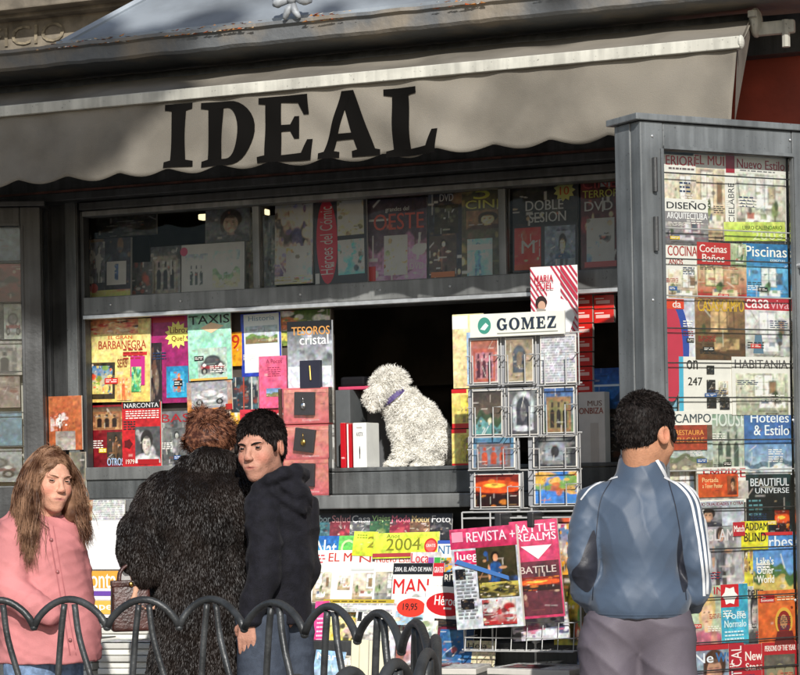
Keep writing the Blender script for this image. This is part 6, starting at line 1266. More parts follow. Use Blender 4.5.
def brows(parent, H, sc, material, th=.0042, tilt=.35, z=.0175, body=None):
    bt = BVHTree.FromPolygons([q.co for q in body.data.vertices], [tuple(q.vertices) for q in body.data.polygons]) if body else None
    for s_ in (-1, 1):
        mb = MB(); pts = []; rs = []
        for i in range(9):
            t = i/8; x = s_*(.011+.036*t); pts.append(H @ Vector((x, -.0835+.020*t*t+.002*(1-t), z-.003*tilt*2*(1-t)+.0045*math.sin(t*2.4)))); rs.append(sc*th*(.75+.5*math.sin(t*math.pi))*(1-.5*t*t))
        if bt: pts = [(lambda h: h[0]-h[1]*th*.25*sc)(bt.find_nearest(q)) for q in pts]
        mb.tube(pts, rs, 8); b = mb.build('eyebrow', material, parent, True)

# ------------------------------------------------------------------ boy in the black hooded jacket
BOY, L = person_root(278, 6.75, 'person', 'dark haired boy in a black hooded jacket looking back over his shoulder')
H = frame(L(260, 447, 0), R_(-25), R_(3), R_(-3), .87); sc = .87
hx, hz = H.translation.x, H.translation.z
lo, hi = (hx-.22, -.25, -.0), (hx+.30, .28, 1.75)
fd = Field(lo, hi, .011, ((hx-.09, -.13, hz-.13), (hx+.10, .14, hz+.02)), .0032)
head_prims(fd, H, sc, lips=.9)
nk = L(276, 492, .03)
fd.cap(tuple(H @ Vector((0, .03, -.06))), tuple(nk), .047, .036, .02)
ch, hp = L(277, 530, .02), L(275, 618, .02)
fd.chain([tuple(nk), tuple(ch), tuple(hp)], [.038, .068, .066], .03)
an = []
for (px_, dy) in ((262, -.05), (287, .07)):
    a = L(px_, 628, dy); k_ = Vector((a.x+.0, a.y+.01, .45)); f_ = Vector((a.x+.01, a.y+.03, .06)); an.append(f_); fd.chain([tuple(a), tuple(k_), tuple(f_)], [.05, .045, .034], .02); fd.chain([tuple(f_), (f_.x-.09, f_.y-.02, .03)], [.034, .026], .02)
hw_ = L(249, 618, -.115); fd.chain([tuple(L(264, 512, -.06)), tuple(L(264, 572, -.10)), tuple(hw_)], [.04, .034, .026], .015)
hand_prims(fd, hw_, (-.12, .0, -1), (.3, .9, 0), .80, .35)
body, v, f = field_obj('body', fd, 'skin', BOY, lambda v: head_paint(v, H, sc, 'b98874', 'a0564e', .4))
eyes(body, H, sc, (.30, .0), '1a0e0a', 24, 'b98874')
brows(BOY, H, sc, 'hair_dark', .0034, .7, .0125, body)
short_hair(BOY, H, sc, 'hair_dark', 9500, 3, .048, .015)
fd = Field((hx-.22, -.28, .6), (hx+.32, .30, hz), .0065)
sh0, sh1 = L(258, 506, -.05), L(300, 508, .06)
fd.cap(tuple(sh0), tuple(sh1), .046, .050, .035)
fd.chain([tuple(L(276, 490, .03)), tuple(L(278, 520, .02)), tuple(L(280, 560, .02)), tuple(L(278, 628, .02))], [.055, .092, .094, .102], .04)
fd.chain([tuple(L(262, 511, -.065)), tuple(L(265, 545, -.09)), tuple(L(264, 578, -.105)), tuple(L(255, 600, -.115)), tuple(L(250, 619, -.115))], [.054, .050, .050, .044, .038], .010)
fd.chain([tuple(L(303, 512, .06)), tuple(L(304, 570, .09)), tuple(L(290, 610, .12))], [.05, .045, .04], .03)
# hood lying on the back, with its rolled rim round the neck
hc = [L(257, 487, -.060), L(270, 480, -.082), L(284, 473, -.075), L(296, 473, -.03), L(301, 476, .03), L(292, 476, .08), L(272, 480, .09), L(258, 486, .05)]
fd.chain([tuple(q) for q in hc], [.016, .019, .021, .024, .026, .022, .018, .016], .010)
fd.ell(tuple(L(296, 492, -.02)), (.046, .066, .036), .010); fd.ell(tuple(L(301, 504, -.0)), (.034, .060, .045), .012)
fd.cap(tuple(L(272, 492, -.085)), tuple(L(304, 512, -.055)), .015, .013, .008); fd.cap(tuple(L(284, 487, -.085)), tuple(L(309, 500, -.035)), .014, .012, .006)
fd.cap(tuple(L(262, 494, -.05)), tuple(L(292, 488, -.04)), .034, .034, .015); fd.ell(tuple(H @ Vector((0, .0, -.1))), (.060, .064, .045), .010, True)
fd.cap(tuple(H @ Vector((0, .02, -.08))), tuple(L(276, 490, .03)), .052, .034, .01, True)
fd.cut(2, L(277, 624).z, 1)
field_obj('jacket', fd, 'hoodie', BOY, None, lambda v, n: creases(v, 3, (.5, .1, 1), 46, .008)+creases(v, 4, (-.4, .2, 1), 30, .008)+creases(v, 5, (.6, .2, 1), 85, .004))
fd = Field((hx-.22, -.25, .03), (hx+.30, .28, L(277, 600).z), .0075)
for (px_, dy) in ((262, -.05), (288, .07)):
    a = L(px_, 620, dy); fd.chain([tuple(a), (a.x, a.y+.01, .45), (a.x+.01, a.y+.03, .07)], [.082, .070, .060], .025)
fd.cut(2, .05, 1); fd.cut(2, L(277, 612).z, -1)
field_obj('jeans', fd, 'jeans', BOY, None, lambda v, n: creases(v, 13, (.3, .1, 1), 40, .006)+.004*wave(v, 18, 25))
for f_ in an: shoes(None, BOY, [(f_.x-.02, f_.y, R_(-75))], .9)

# ------------------------------------------------------------------ young man in the tracksuit, seen from behind
TM, L = person_root(640, 6.4, 'person', 'young man in a shiny blue grey tracksuit top seen from behind')
sc = .95; H = frame(L(648, 434, 0), R_(133), R_(13), 0, sc); hx, hz = H.translation.x, H.translation.z
cx = L(638, 500).x
fd = Field((cx-.28, -.28, 0), (cx+.30, .33, 1.75), .012, ((hx-.10, -.13, hz-.14), (hx+.13, .15, hz+.03)), .0035)
head_prims(fd, H, sc)
fd.cap(tuple(H @ Vector((0, .03, -.05))), tuple(L(640, 485, .0)), .050, .048, .02)
fd.cap(tuple(L(604, 499, 0)), tuple(L(678, 499, 0)), .028, .028, .03)
fd.chain([tuple(L(640, 500, .0)), tuple(L(640, 540, .0)), tuple(L(638, 610, .0))], [.06, .085, .078], .04)
hands = []
for s_, pts in ((-1, [(598, 502, 0), (580, 560, -.02), (592, 600, .05), (614, 602, .11)]), (1, [(682, 502, 0), (697, 560, -.0), (690, 600, .06), (668, 602, .11)])):
    q = [tuple(L(*p)) for p in pts]; fd.chain(q, [.032, .032, .03, .026], .02); w_ = L(*pts[-1]); hand_prims(fd, w_, (-s_*.8, .3, -.35), (0, -1, -.3), .9, .5, s_)
an = []
for s_, px_ in ((-1, 608), (1, 664)):
    a = L(px_, 632, 0); an.append(Vector((a.x, a.y+.0, .06))); fd.chain([tuple(a), (a.x+s_*.01, a.y-.01, .48), (a.x+s_*.015, a.y+.02, .07)], [.066, .054, .04], .015); fd.chain([(a.x+s_*.015, a.y+.02, .06), (a.x+s_*.03, a.y+.12, .03)], [.04, .03], .02)
body, v, f = field_obj('body', fd, 'skin', TM, lambda v: head_paint(v, H, sc, 'b98668', 'a05a50', .2))
eyes(body, H, sc, (0, -.1), '20120c'); brows(TM, H, sc, 'hair_dark', .004, .2)
short_hair(TM, H, sc, 'hair_dark', 10000, 5, .054, .010, -.09)
fd = Field((cx-.31, -.24, L(640, 625).z-.03), (cx+.33, .30, L(640, 440).z), .0055)
fd.cap(tuple(L(600, 498, .0)), tuple(L(678, 498, .0)), .044, .044, .04)
fd.ell(tuple(L(640, 522, .0)), (.142, .098, .12), .05)
fd.chain([tuple(L(640, 550, 0)), tuple(L(639, 606, .0))], [.110, .106], .05)
fd.ell(tuple(L(621, 600, .0)), (.098, .105, .08), .04); fd.ell(tuple(L(658, 600, .0)), (.095, .105, .08), .04)
for pts in ([(592, 502, .0), (585, 530, -.01), (583, 564, -.02), (587, 590, .02), (598, 604, .08), (610, 610, .13)], [(684, 502, .0), (690, 528, -.0), (695, 562, -.01), (695, 590, .02), (688, 603, .08), (668, 610, .13)]):
    fd.chain([tuple(L(*p)) for p in pts], [.048, .047, .046, .047, .042, .036], .010)
fd.chain([tuple(L(640, 482, .0)), tuple(L(641, 470, .005)), tuple(L(643, 448, .015))], [.075, .064, .060], .022)
fd.cap(tuple(L(642, 462, .01)), tuple(L(644, 430, .02)), .051, .053, .006, True); fd.cut(2, L(640, 454).z, -1)
fd.cut(2, L(640, 617).z, 1)
zc_ = L(640, 560).z
def tr_fold(v, n):
    d = .0
    ph = (v[:, 0]-cx)*34+(v[:, 2]-zc_)*14+1.2*wave(v, 4, 9); a = np.clip((L(640, 600).z+.20-v[:, 2])*5, .12, 1)*np.clip(wave(v, 6, 7)+.8, .2, 1)
    d = .0035*a*(.55-np.abs(np.sin(ph))**.7)+creases(v, 41, (.9, 0, .45), 58, .0035)+creases(v, 42, (.8, 0, -.6), 88, .0026)+creases(v, 43, (.5, .2, 1), 105, .0022)
    ph2 = (v[:, 2])*75+(np.abs(v[:, 0]-cx))*40+2*wave(v, 14, 12); arm = np.clip((np.abs(v[:, 0]-cx)-.13)*16, 0, 1)
    return d+.0050*arm*np.clip(wave(v, 15, 11)+.4, 0, 1)*(np.abs(np.sin(ph2))-.55)+.0025*wave(v, 7, 22)+creases(v, 16, (.8, 0, .6), 30, .003)+creases(v, 17, (-.7, 0, .7), 38, .003)
jk, v, f = field_obj('jacket', fd, ['track_blue'], TM, None, tr_fold)
# trim sewn onto the cloth: stripes, piping and dark under-arm insets, laid on the surface
tr = Trim(jk, v, f, TM, L)
for ln_ in (((664, 477), (679, 486), (690, 500), (696, 525), (700, 550), (703, 575), (704, 596)), ((670, 477), (685, 486), (696, 501), (701, 526), (704.5, 550), (707, 575), (707, 594)), ((676, 478), (691, 488), (701, 503), (706, 527), (708.5, 550), (710.5, 573))):
    tr.ribbon('stripe', ln_, 2.6, 'track_white')
tr.ribbon('piping', ((618, 477), (602, 482), (590, 489), (581, 500)), 1.6, 'track_white'); tr.ribbon('collar_piping', ((654, 456), (660, 466), (666, 477)), 3.2, 'track_white')
tr.ribbon('back_seam', ((612, 480), (601, 500), (596, 535), (594, 575), (593, 600)), .8, 'track_dark'); tr.ribbon('back_seam', ((668, 480), (676, 510), (682, 550), (686, 600)), .8, 'track_dark')
tr.ribbon('hem_band', ((594, 612.5), (615, 614), (640, 614.5), (665, 614), (686, 612.5)), 2.2, 'track_blue')
tr.patch('underarm_inset', ((594, 530), (597, 556), (596, 578), (588, 592), (576, 583), (572, 572), (580, 562), (586, 546)), 'track_dark')
tr.patch('underarm_inset', ((680, 532), (684, 560), (688, 582), (683, 592), (678, 570), (677, 550)), 'track_dark')
fd = Field((cx-.26, -.28, .03), (cx+.28, .3, L(640, 600).z), .007)
fd.cap(tuple(L(618, 622, 0)), tuple(L(660, 622, 0)), .095, .095, .03)
for s_, px_ in ((-1, 610), (1, 664)):
    a = L(px_, 640, 0); fd.chain([tuple(a), (a.x+s_*.012, a.y-.01, .48), (a.x+s_*.018, a.y+.02, .08)], [.092, .082, .076], .012)
fd.cut(2, .05, 1); fd.cut(2, L(640, 608).z, -1)
field_obj('trousers', fd, 'trousers', TM, None, lambda v, n: creases(v, 23, (.55, .1, .9), 36, .009)+creases(v, 29, (-.5, 0, 1), 26, .008)+creases(v, 24, (.9, 0, .5), 70, .004)+.003*wave(v, 28, 25))
for f_ in an: shoes(None, TM, [(f_.x, f_.y+.04, R_(180))], 1.05)

# ------------------------------------------------------------------ girl in the pink coat
GL, L = person_root(45, 6.65, 'person', 'girl with long brown hair and a pink coat frowning at the left edge')
sc = .80; H = frame(L(51.5, 480.0, 0), R_(34), R_(3), R_(5), sc); hx, hz = H.translation.x, H.translation.z
cx = L(42, 560).x
fd = Field((cx-.25, -.25, 0), (cx+.28, .28, 1.6), .011, ((hx-.09, -.13, hz-.13), (hx+.11, .13, hz+.02)), .0032)
head_prims(fd, H, sc, lips=.8)
fd.cap(tuple(H @ Vector((0, .03, -.06))), tuple(L(42, 520, .04)), .042, .046, .02)
fd.cap(tuple(L(18, 530, .03)), tuple(L(64, 532, .08)), .035, .035, .03)
fd.chain([tuple(L(42, 524, .04)), tuple(L(44, 570, .04)), tuple(L(44, 640, .04))], [.06, .085, .09], .04)
hw_ = L(50, 612, -.055); fd.chain([tuple(L(17, 531, .0)), tuple(L(17, 590, -.05)), tuple(hw_)], [.035, .032, .024], .02); hand_prims(fd, hw_, (.9, .15, -.35), (0, 1, 0), .78, .4)
w2_ = L(80, 606, .06); fd.chain([tuple(L(66, 534, .08)), tuple(L(76, 575, .08)), tuple(w2_)], [.035, .03, .024], .02); hand_prims(fd, w2_, (.3, -.3, -1), (-.5, .8, 0), .78, .4, -1)
an = []
for (px_, dy) in ((32, .0), (56, .08)):
    a = L(px_, 650, dy); an.append(Vector((a.x, a.y, .06))); fd.chain([tuple(a), (a.x, a.y-.01, .42), (a.x, a.y+.02, .06)], [.07, .045, .034], .02); fd.chain([(a.x, a.y+.02, .05), (a.x+.07, a.y-.05, .03)], [.034, .026], .02)
body, v, f = field_obj('body', fd, 'skin', GL, lambda v: head_paint(v, H, sc, 'cf9a82', 'b06a66', .45))
eyes(body, H, sc, (-.50, .08), '1c110c', 18, 'cf9a82'); brows(GL, H, sc, 'hair_brown', .0026, .7, .0150, body)
# coat
fd = Field((cx-.30, -.28, L(40, 675).z-.02), (cx+.34, .32, hz), .006)
fd.cap(tuple(L(16, 528, .03)), tuple(L(62, 528, .09)), .048, .046, .05)
fd.chain([tuple(L(40, 518, .05)), tuple(L(42, 550, .05)), tuple(L(44, 600, .05)), tuple(L(47, 668, .05))], [.075, .115, .135, .155], .05)
fd.ell(tuple(L(70, 640, .04)), (.09, .12, .12), .05)
fd.chain([tuple(L(15, 531, -.02)), tuple(L(11, 565, -.06)), tuple(L(14, 592, -.085)), tuple(L(32, 606, -.125)), tuple(L(50, 613, -.125))], [.048, .052, .052, .045, .036], .009)
fd.chain([tuple(L(66, 534, .08)), tuple(L(77, 570, .09)), tuple(L(80, 600, .07))], [.045, .042, .038], .02)
# stand collar
fd.chain([tuple(L(27, 505, .0)), tuple(L(37, 516, -.055)), tuple(L(49, 525, -.070))], [.010, .009, .006], .006)
fd.chain([tuple(L(27, 503, -.02)), tuple(L(27, 500, .06)), tuple(L(45, 500, .12)), tuple(L(58, 505, .09))], [.014, .016, .016, .014], .01)
fd.cap(tuple(H @ Vector((0, .02, -.05))), tuple(L(44, 522, .04)), .056, .046, .01, True)
# front opening facing right
fd.cut(2, L(40, 663).z, 1)
cv, v, f = field_obj('coat', fd, 'pink_coat', GL, None, lambda v, n: creases(v, 33, (.5, .1, 1), 38, .008)+creases(v, 37, (1, 0, .35), 24, .007)+creases(v, 34, (.7, .2, 1), 75, .0045)+creases(v, 35, (-.5, 0, 1), 95, .003))
tr = Trim(cv, v, f, GL, L)
M['coat_trim'] = mat('coat_trim', (.36, .11, .115), .7); M['coat_button'] = mat('coat_button', (.3, .1, .1), .35)
tr.ribbon('placket', ((48, 527), (54, 560), (61, 600), (70, 655)), 1.4, 'coat_trim'); tr.ribbon('placket', ((53, 526), (59, 560), (66, 600), (76, 655)), 1.0, 'coat_trim')
tr.ribbon('pocket_edge', ((36, 623), (50, 626), (66, 620)), 1.8, 'coat_trim'); tr.ribbon('collar_seam', ((28, 512), (38, 524), (48, 530)), 1.2, 'coat_trim')
for (bx_, by_) in ((51, 540), (57, 572), (63, 604), (70, 640)):
    q = tr.pt(bx_, by_, .002); mb = MB(); mb.ell(q, (.006, .004, .006), 12, 8); mb.build('button', 'coat_button', cv, True)
fd = Field((cx-.2, -.2, .03), (cx+.25, .28, L(40, 645).z), .0075)
for (px_, dy) in ((31, .0), (56, .08)):
    a = L(px_, 650, dy); fd.chain([tuple(a), (a.x, a.y-.01, .42), (a.x, a.y+.02, .07)], [.085, .066, .06], .02)
fd.cut(2, .05, 1); fd.cut(2, L(40, 650).z, -1)
field_obj('jeans', fd, mat('light_jeans', (.16, .24, .38), .8, 0, .25, 50, .3, 400), GL, None, lambda v, n: creases(v, 43, (.2, 0, 1), 40, .005))
for f_ in an: shoes(None, GL, [(f_.x+.02, f_.y-.01, R_(55))], .85)
# long wavy hair: a cap and hanging locks
R = H.to_3x3().normalized(); o_ = H.translation
fd = Field((o_.x-.18, o_.y-.16, o_.z-.22), (o_.x+.16, o_.y+.18, o_.z+.16), .004)
def hp_(x, y, z): return tuple(H @ Vector((x, y, z)))
fd.ell(hp_(0, .026, .030), [.080*sc, .099*sc, .092*sc], 0, False, R); fd.ell(hp_(0, .05, -.05), [.075*sc, .065*sc, .09*sc], .03, False, R)
fd.ell(hp_(.003, -.085, -.028), [.062*sc, .075*sc, .090*sc], .010, True, R)
for s_ in (-1, 1): fd.chain([hp_(s_*.066, -.025, .02), hp_(s_*.078, -.015, -.05), hp_(s_*.085, -.01, -.12)], [.013, .020, .026], .02)
cap, v, f = field_obj('hair', fd, 'hair_brown', GL, disp=lambda v, n: .0028*wave(v, 51, 120)+.003*wave(v, 52, 50))
g = random.Random(9); roots = []; dirs = []; lens = []
for k in range(14000):
    s_ = g.choice((-1, -1, 1)); th = g.uniform(-.55, 1.25)      # angle round the head from the side (0) to the back
    up = g.betavariate(2, 1.2)
    x = s_*math.cos(th*.9)*.082; y = .022+.095*math.sin(th); z = -.05+.15*up
    k_ = max(0, 1-((z-.03)/.098)**2)**.5; roots.append((H @ Vector((x*max(k_, .25), .02+(y-.02)*max(k_, .3), z))))
    dirs.append((R @ Vector((x*5, (y-.02)*4, -.5))).normalized()); lens.append(g.uniform(.20, .36)*(.75 if s_ > 0 else 1.0)*(.7+.3*up))
cH = Vector(o_)
def gb(p, d, t, g_):
    out = Vector((p.x-cH.x, p.y-cH.y-.02, 0)); r = out.length; want = .082+.045*t+(.02 if p.z < cH.z-.10 else 0); pull = (want-r)*7
    return d*.75+out.normalized()*pull*.35+Vector((g_.gauss(0, .10), g_.gauss(0, .10), -.42))
P_, N_ = scatter(v, f, 9000, 53, lambda c: (c[:, 2] > o_.z-.01).astype(float)); up_ = R @ Vector((0, .2, 1)); dn = []
for i in range(len(P_)):
    m = Vector(N_[i]); q = Vector(P_[i])-Vector(o_); l = R.transposed() @ q; fl = R @ (Vector((l.x*6, .25 if l.z > .07 else -.05, -.9)) if l.y > .0 else Vector((math.copysign(1.2, l.x+.008), .35, -.55))); dn.append(m*.10+(fl-m*fl.dot(m)))
strands('hair_strands', [tuple(q) for q in P_], dn, [g.uniform(.03, .07) for _ in P_], .0014, 'hair_brown', cap, lambda p_, d, t, g_: d+Vector((g_.gauss(0, .10), g_.gauss(0, .10), g_.gauss(0, .10)-.12))+(Vector(o_)+Vector((0, .02, .01))-p_).normalized()*.28, 6, 54)
hs = strands('hair_locks', [tuple(q) for q in roots], dirs, lens, .0009, 'hair_brown', cap, gb, 12, 10, .009, 30)

# ------------------------------------------------------------------ woman in the fur coat, seen from behind
FW, L = person_root(195, 6.95, 'person', 'stooping woman with auburn hair in a long dark fur coat')
sc = .83; H = frame(L(211, 444, .05), R_(172), R_(28), 0, sc); hx, hz = H.translation.x, H.translation.z
cx = L(198, 560).x
fd = Field((cx-.34, -.3, 0), (cx+.26, .34, hz+.2), .012, ((hx-.09, -.12, hz-.12), (hx+.09, .22, hz+.02)), .004)
head_prims(fd, H, sc)
fd.cap(tuple(H @ Vector((0, .03, -.05))), tuple(L(205, 486, -.0)), .045, .05, .02)
fd.cap(tuple(L(165, 500, 0)), tuple(L(236, 500, .0)), .05, .05, .03); fd.chain([tuple(L(203, 500, .0)), tuple(L(200, 560, 0)), tuple(L(200, 650, .0))], [.08, .11, .11], .04)
hwv = L(139, 578, -.10); fd.chain([tuple(L(165, 500, 0)), tuple(L(133, 545, -.02)), tuple(hwv)], [.045, .038, .026], .02); hand_prims(fd, hwv, (-.15, -.1, -1), (.8, -.2, 0), .85, 1.0)
hw2 = L(238, 580, .16); fd.chain([tuple(L(236, 502, 0)), tuple(L(244, 555, .04)), tuple(hw2)], [.045, .036, .026], .02); hand_prims(fd, hw2, (-.2, .9, .1), (0, 0, 1), .85, .6, -1)
an = []
for s_, px_ in ((-1, 186), (1, 216)):
    a = L(px_, 650, 0); an.append(Vector((a.x, a.y, .06))); fd.chain([tuple(a), (a.x, a.y, .45), (a.x, a.y+.02, .06)], [.08, .052, .036], .02); fd.chain([(a.x, a.y+.02, .05), (a.x+s_*.02, a.y+.11, .03)], [.036, .028], .02)
body, v, f = field_obj('body', fd, 'skin', FW, lambda v: head_paint(v, H, sc, 'c89a80', 'a85a50', .2))
eyes(body, H, sc, (0, -.2), '2a1a10'); brows(FW, H, sc, 'hair_auburn', .003, .1)
fd = Field((cx-.36, -.30, .30), (cx+.28, .32, hz+.06), .0085)
fd.cap(tuple(L(172, 494, -.0)), tuple(L(233, 492, .0)), .070, .068, .05)
fd.ell(tuple(L(204, 510, -.03)), (.155, .13, .13), .06)
fd.chain([tuple(L(202, 540, .0)), tuple(L(200, 600, .0)), (L(200, 600).x-.0, 0, .75), (L(200, 600).x, 0, .42)], [.135, .138, .15, .16], .06)
fd.chain([tuple(L(162, 500, -.0)), tuple(L(141, 530, -.03)), tuple(L(139, 552, -.06)), tuple(L(146, 572, -.10))], [.072, .062, .060, .050], .022)
fd.chain([tuple(L(236, 500, .0)), tuple(L(244, 550, .03)), tuple(L(238, 580, .12))], [.07, .055, .05], .03)
fd.chain([tuple(L(190, 466, -.02)), tuple(L(208, 462, -.045)), tuple(L(226, 466, -.02)), tuple(L(232, 470, .05))], [.035, .040, .038, .034], .03)
fd.cut(2, .36, 1)
coat, v, f = field_obj('fur_coat', fd, 'fur_under', FW, None, lambda v, n: .005*wave(v, 61, 40)+.005*np.abs(np.sin(v[:, 0]*48+1.5*wave(v, 60, 6)))+.003*wave(v, 69, 90))
P_, N_ = scatter(v, f, 105000, 62, lambda c: (c[:, 2] > .62).astype(float)*np.where(c[:, 1] > .08, .15, 1.0))
g = random.Random(63); dn = []; ln = []
ww = wave(P_, 64, 14); w3 = wave(P_, 65, 30)
for i in range(len(P_)):
    m = Vector(N_[i]); d = Vector((.35*ww[i]+m.x*.6, m.y*.6, -1)); d = (d-m*d.dot(m)); d.normalize(); dn.append(m*(.26+.16*w3[i]+.10*ww[i])+d*.95); ln.append(g.uniform(.006, .012)*(1+.3*w3[i]))
strands('fur_tufts', [tuple(q) for q in P_], dn, ln, .0008, 'fur', coat, lambda p_, d, t, g_: d+Vector((g_.gauss(0, .10), g_.gauss(0, .10), -.12)), 2, 66)
# auburn set hair
o_ = H.translation; R = H.to_3x3().normalized()
fd = Field((o_.x-.15, o_.y-.16, o_.z-.15), (o_.x+.15, o_.y+.16, o_.z+.15), .004)
fd.ell(hp_(0, .028, .034) if False else tuple(H @ Vector((0, .028, .030))), [.082*sc, .098*sc, .090*sc], 0, False, R); fd.ell(tuple(H @ Vector((0, .07, -.02))), [.072*sc, .05*sc, .06*sc], .03, False, R)
fd.ell(tuple(H @ Vector((0, -.085, -.035))), [.07*sc, .07*sc, .085*sc], .01, True, R)
cap, v, f = field_obj('hair', fd, 'hair_auburn', FW, disp=lambda v, n: .006*wave(v, 71, 55)+.003*wave(v, 72, 120))
P_, N_ = scatter(v, f, 12000, 73); w1 = wave(P_, 74, 38); w4 = wave(P_, 75, 38); g = random.Random(76)
strands('hair_strands', [tuple(q) for q in P_], [Vector(N_[i])*.3+Vector((w1[i]*1.4, 0, w4[i]*1.4-.2)) for i in range(len(P_))], [g.uniform(.020, .040) for _ in P_], .0009, 'hair_auburn', cap, lambda p_, d, t, g_: d+Vector((g_.gauss(0, .07), g_.gauss(0, .07), g_.gauss(0, .07)-.05))+(Vector(o_)-p_).normalized()*.30, 5, 77, .003, 120)
fd = Field((cx-.2, -.2, .04), (cx+.22, .22, .5), .01)
for f_ in an: fd.cap((f_.x, f_.y, .48), (f_.x, f_.y+.01, .08), .065, .045, .02)
field_obj('stockings', fd, 'hoodie', FW)
for f_ in an: shoes(None, FW, [(f_.x, f_.y+.03, R_(180))], .92)
# the handbag she carries
q0 = Matrix.Rotation(YAW, 3, 'Z') @ L(131, 631, -.10)+Vector((FW.location.x, FW.location.y, 0)); HB = empty('handbag', q0, YAW+R_(12), 'brown leather handbag with a stiff handle hanging from the woman\'s hand', 'handbag')
hh = L(131, 583).z-L(131, 631).z; ww_ = .115
mb = MB(); bm = bmesh.new(); bmesh.ops.create_cube(bm, size=1)
for v_ in bm.verts: v_.co = Vector((v_.co.x*ww_*(1.0 if v_.co.z > 0 else 1.06), v_.co.y*(.05 if v_.co.z > 0 else .08), (v_.co.z+.5)*hh))
bmesh.ops.bevel(bm, geom=bm.edges[:], offset=.012, segments=3, affect='EDGES', profile=.6); bm.verts.index_update(); mb.add([v_.co for v_ in bm.verts], [[v_.index for v_ in f_.verts] for f_ in bm.faces]); bm.free()
mb.build('bag_body', 'leather', HB, True)
mb = MB(); mb.box(-ww_*.5-.001, ww_*.5+.001, -.030, .030, hh-.012, hh+.006, b=.004); mb.build('bag_frame', 'leather', HB)
mb = MB(); mb.ell((0, -.033, hh-.004), (.008, .006, .008), 10, 8); mb.build('clasp', 'gold', HB, True)
for y_ in (-.02, .02):
    mb = MB(); mb.tube(tube_path([(-.035, y_, hh), (-.028, y_*.6, hh+.035), (0.0, y_*.4, hh+.055), (.028, y_*.6, hh+.035), (.035, y_, hh)], 5), .0055, 8); mb.build('handle', 'leather', HB, True)

# ------------------------------------------------------------------ the white poodle on the counter
r = ray(415, 469); dp = ((.16-CAM.y)/r.y); p0 = CAM+r*dp
DG = empty('dog', (p0.x, p0.y, zc+.008), YAW, 'curly white poodle with a purple collar sitting on the kiosk counter', 'dog')
def L(px_, py_, dy=0.0):
    q = CAM+ray(px_, py_)*(dp+dy); return Matrix.Rotation(-YAW, 3, 'Z') @ (q-DG.location)
fd = Field((-.28, -.17, -.02), (.22, .20, .46), .0045)
# haunch, trunk, chest, neck
fd.ell(tuple(L(432, 448, .0)), (.062, .075, .066), .03)
fd.chain([tuple(L(430, 440, .0)), tuple(L(416, 420, .0)), tuple(L(404, 405, .0)), tuple(L(399, 394, .0))], [.076, .074, .058, .042], .02)
fd.ell(tuple(L(404, 424, .0)), (.056, .062, .075), .03)
for s_ in (-1, 1):      # front legs: shoulder, elbow, wrist, paw
    y_ = s_*.032; fd.chain([tuple(L(402, 430, y_)), tuple(L(404, 447, y_)), tuple(L(400-1*s_, 461, y_)), tuple(L(396-2*s_, 465, y_))], [.036, .030, .023, .020], .014)
    fd.ell(tuple(L(392-2*s_, 465.3, y_)), (.022, .018, .014), .010)
    # hind leg folded: thigh, knee forward, hock back, foot
    y2 = s_*.050; fd.chain([tuple(L(436, 444, y2)), tuple(L(423, 455, y2)), tuple(L(436, 464, y2)), tuple(L(420, 465.5, y2))], [.048, .034, .022, .018], .014); fd.ell(tuple(L(417, 466, y2)), (.024, .016, .013), .01)
fd.chain([tuple(L(448, 460, .02)), tuple(L(455, 452, .05)), tuple(L(454, 438, .06))], [.018, .016, .02], .01)
# head turned to the left and away, muzzle down
fd.ell(tuple(L(391, 388, .0)), (.060, .058, .056), .015); fd.ell(tuple(L(390, 380, .0)), (.048, .046, .036), .015)
fd.chain([tuple(L(383, 390, .04)), tuple(L(374, 396, .07)), tuple(L(370, 400, .085))], [.040, .026, .020], .015)
fd.chain([tuple(L(383, 382, -.050)), tuple(L(376, 394, -.058)), tuple(L(374, 405, -.055))], [.026, .028, .018], .010)
fd.chain([tuple(L(396, 382, .060)), tuple(L(394, 396, .07)), tuple(L(392, 404, .07))], [.022, .024, .016], .010)
fd.cut(2, .001, 1)
dbody, v, f = field_obj('body', fd, 'dog_fur', DG, None, lambda v, n: .0045*np.abs(wave(v, 81, 190))+.0035*wave(v, 82, 90))
P_, N_ = scatter(v, f, 34000, 83); w1 = wave(P_, 84, 90); w4 = wave(P_, 85, 90); g = random.Random(86); dn = []; ln = []
hd = L(388, 388); cmid = (L(385, 405)+L(404, 389))/2; cnrm = Vector((-(L(404, 389).z-L(385, 405).z), 0, L(404, 389).x-L(385, 405).x)).normalized()
for i in range(len(P_)):
    m = Vector(N_[i]); q = Vector(P_[i]); near = (q-hd).length; ear = q.x < L(382, 390).x and q.z < L(382, 385).z and near < .12
    cs = abs((q-cmid).dot(cnrm)) < .011; dn.append(m*.8+Vector((w1[i]*.8, 0, w4[i]*.8-(1.1 if ear else .15)))); ln.append((.25 if cs else 1)*g.uniform(.010, .020)*(1.5 if near < .10 else 1)*(.5 if q.z < .03 else 1))
strands('fur_curls', [tuple(q) for q in P_], dn, ln, .0012, 'dog_fur', dbody, lambda p_, d, t, g_: d+Vector((g_.gauss(0, .3), g_.gauss(0, .3), g_.gauss(0, .3)-.10)), 4, 87, .003, 260)
mb = MB(); c0, c1 = L(385, 405), L(404, 389); ctr = (c0+c1)/2; ax = Vector((c1.x-c0.x, 0, c1.z-c0.z)); hw = ax.length/2+.004; ax.normalize(); pts = []
nn_ = Vector((0, 1, 0))
for i in range(33):
    a = 2*math.pi*i/32; pts.append(ctr+ax*hw*math.cos(a)+nn_*(hw+.018)*math.sin(a)+Vector((0, 0, .0)))
perp = ax.cross(nn_).normalized(); vs_ = []
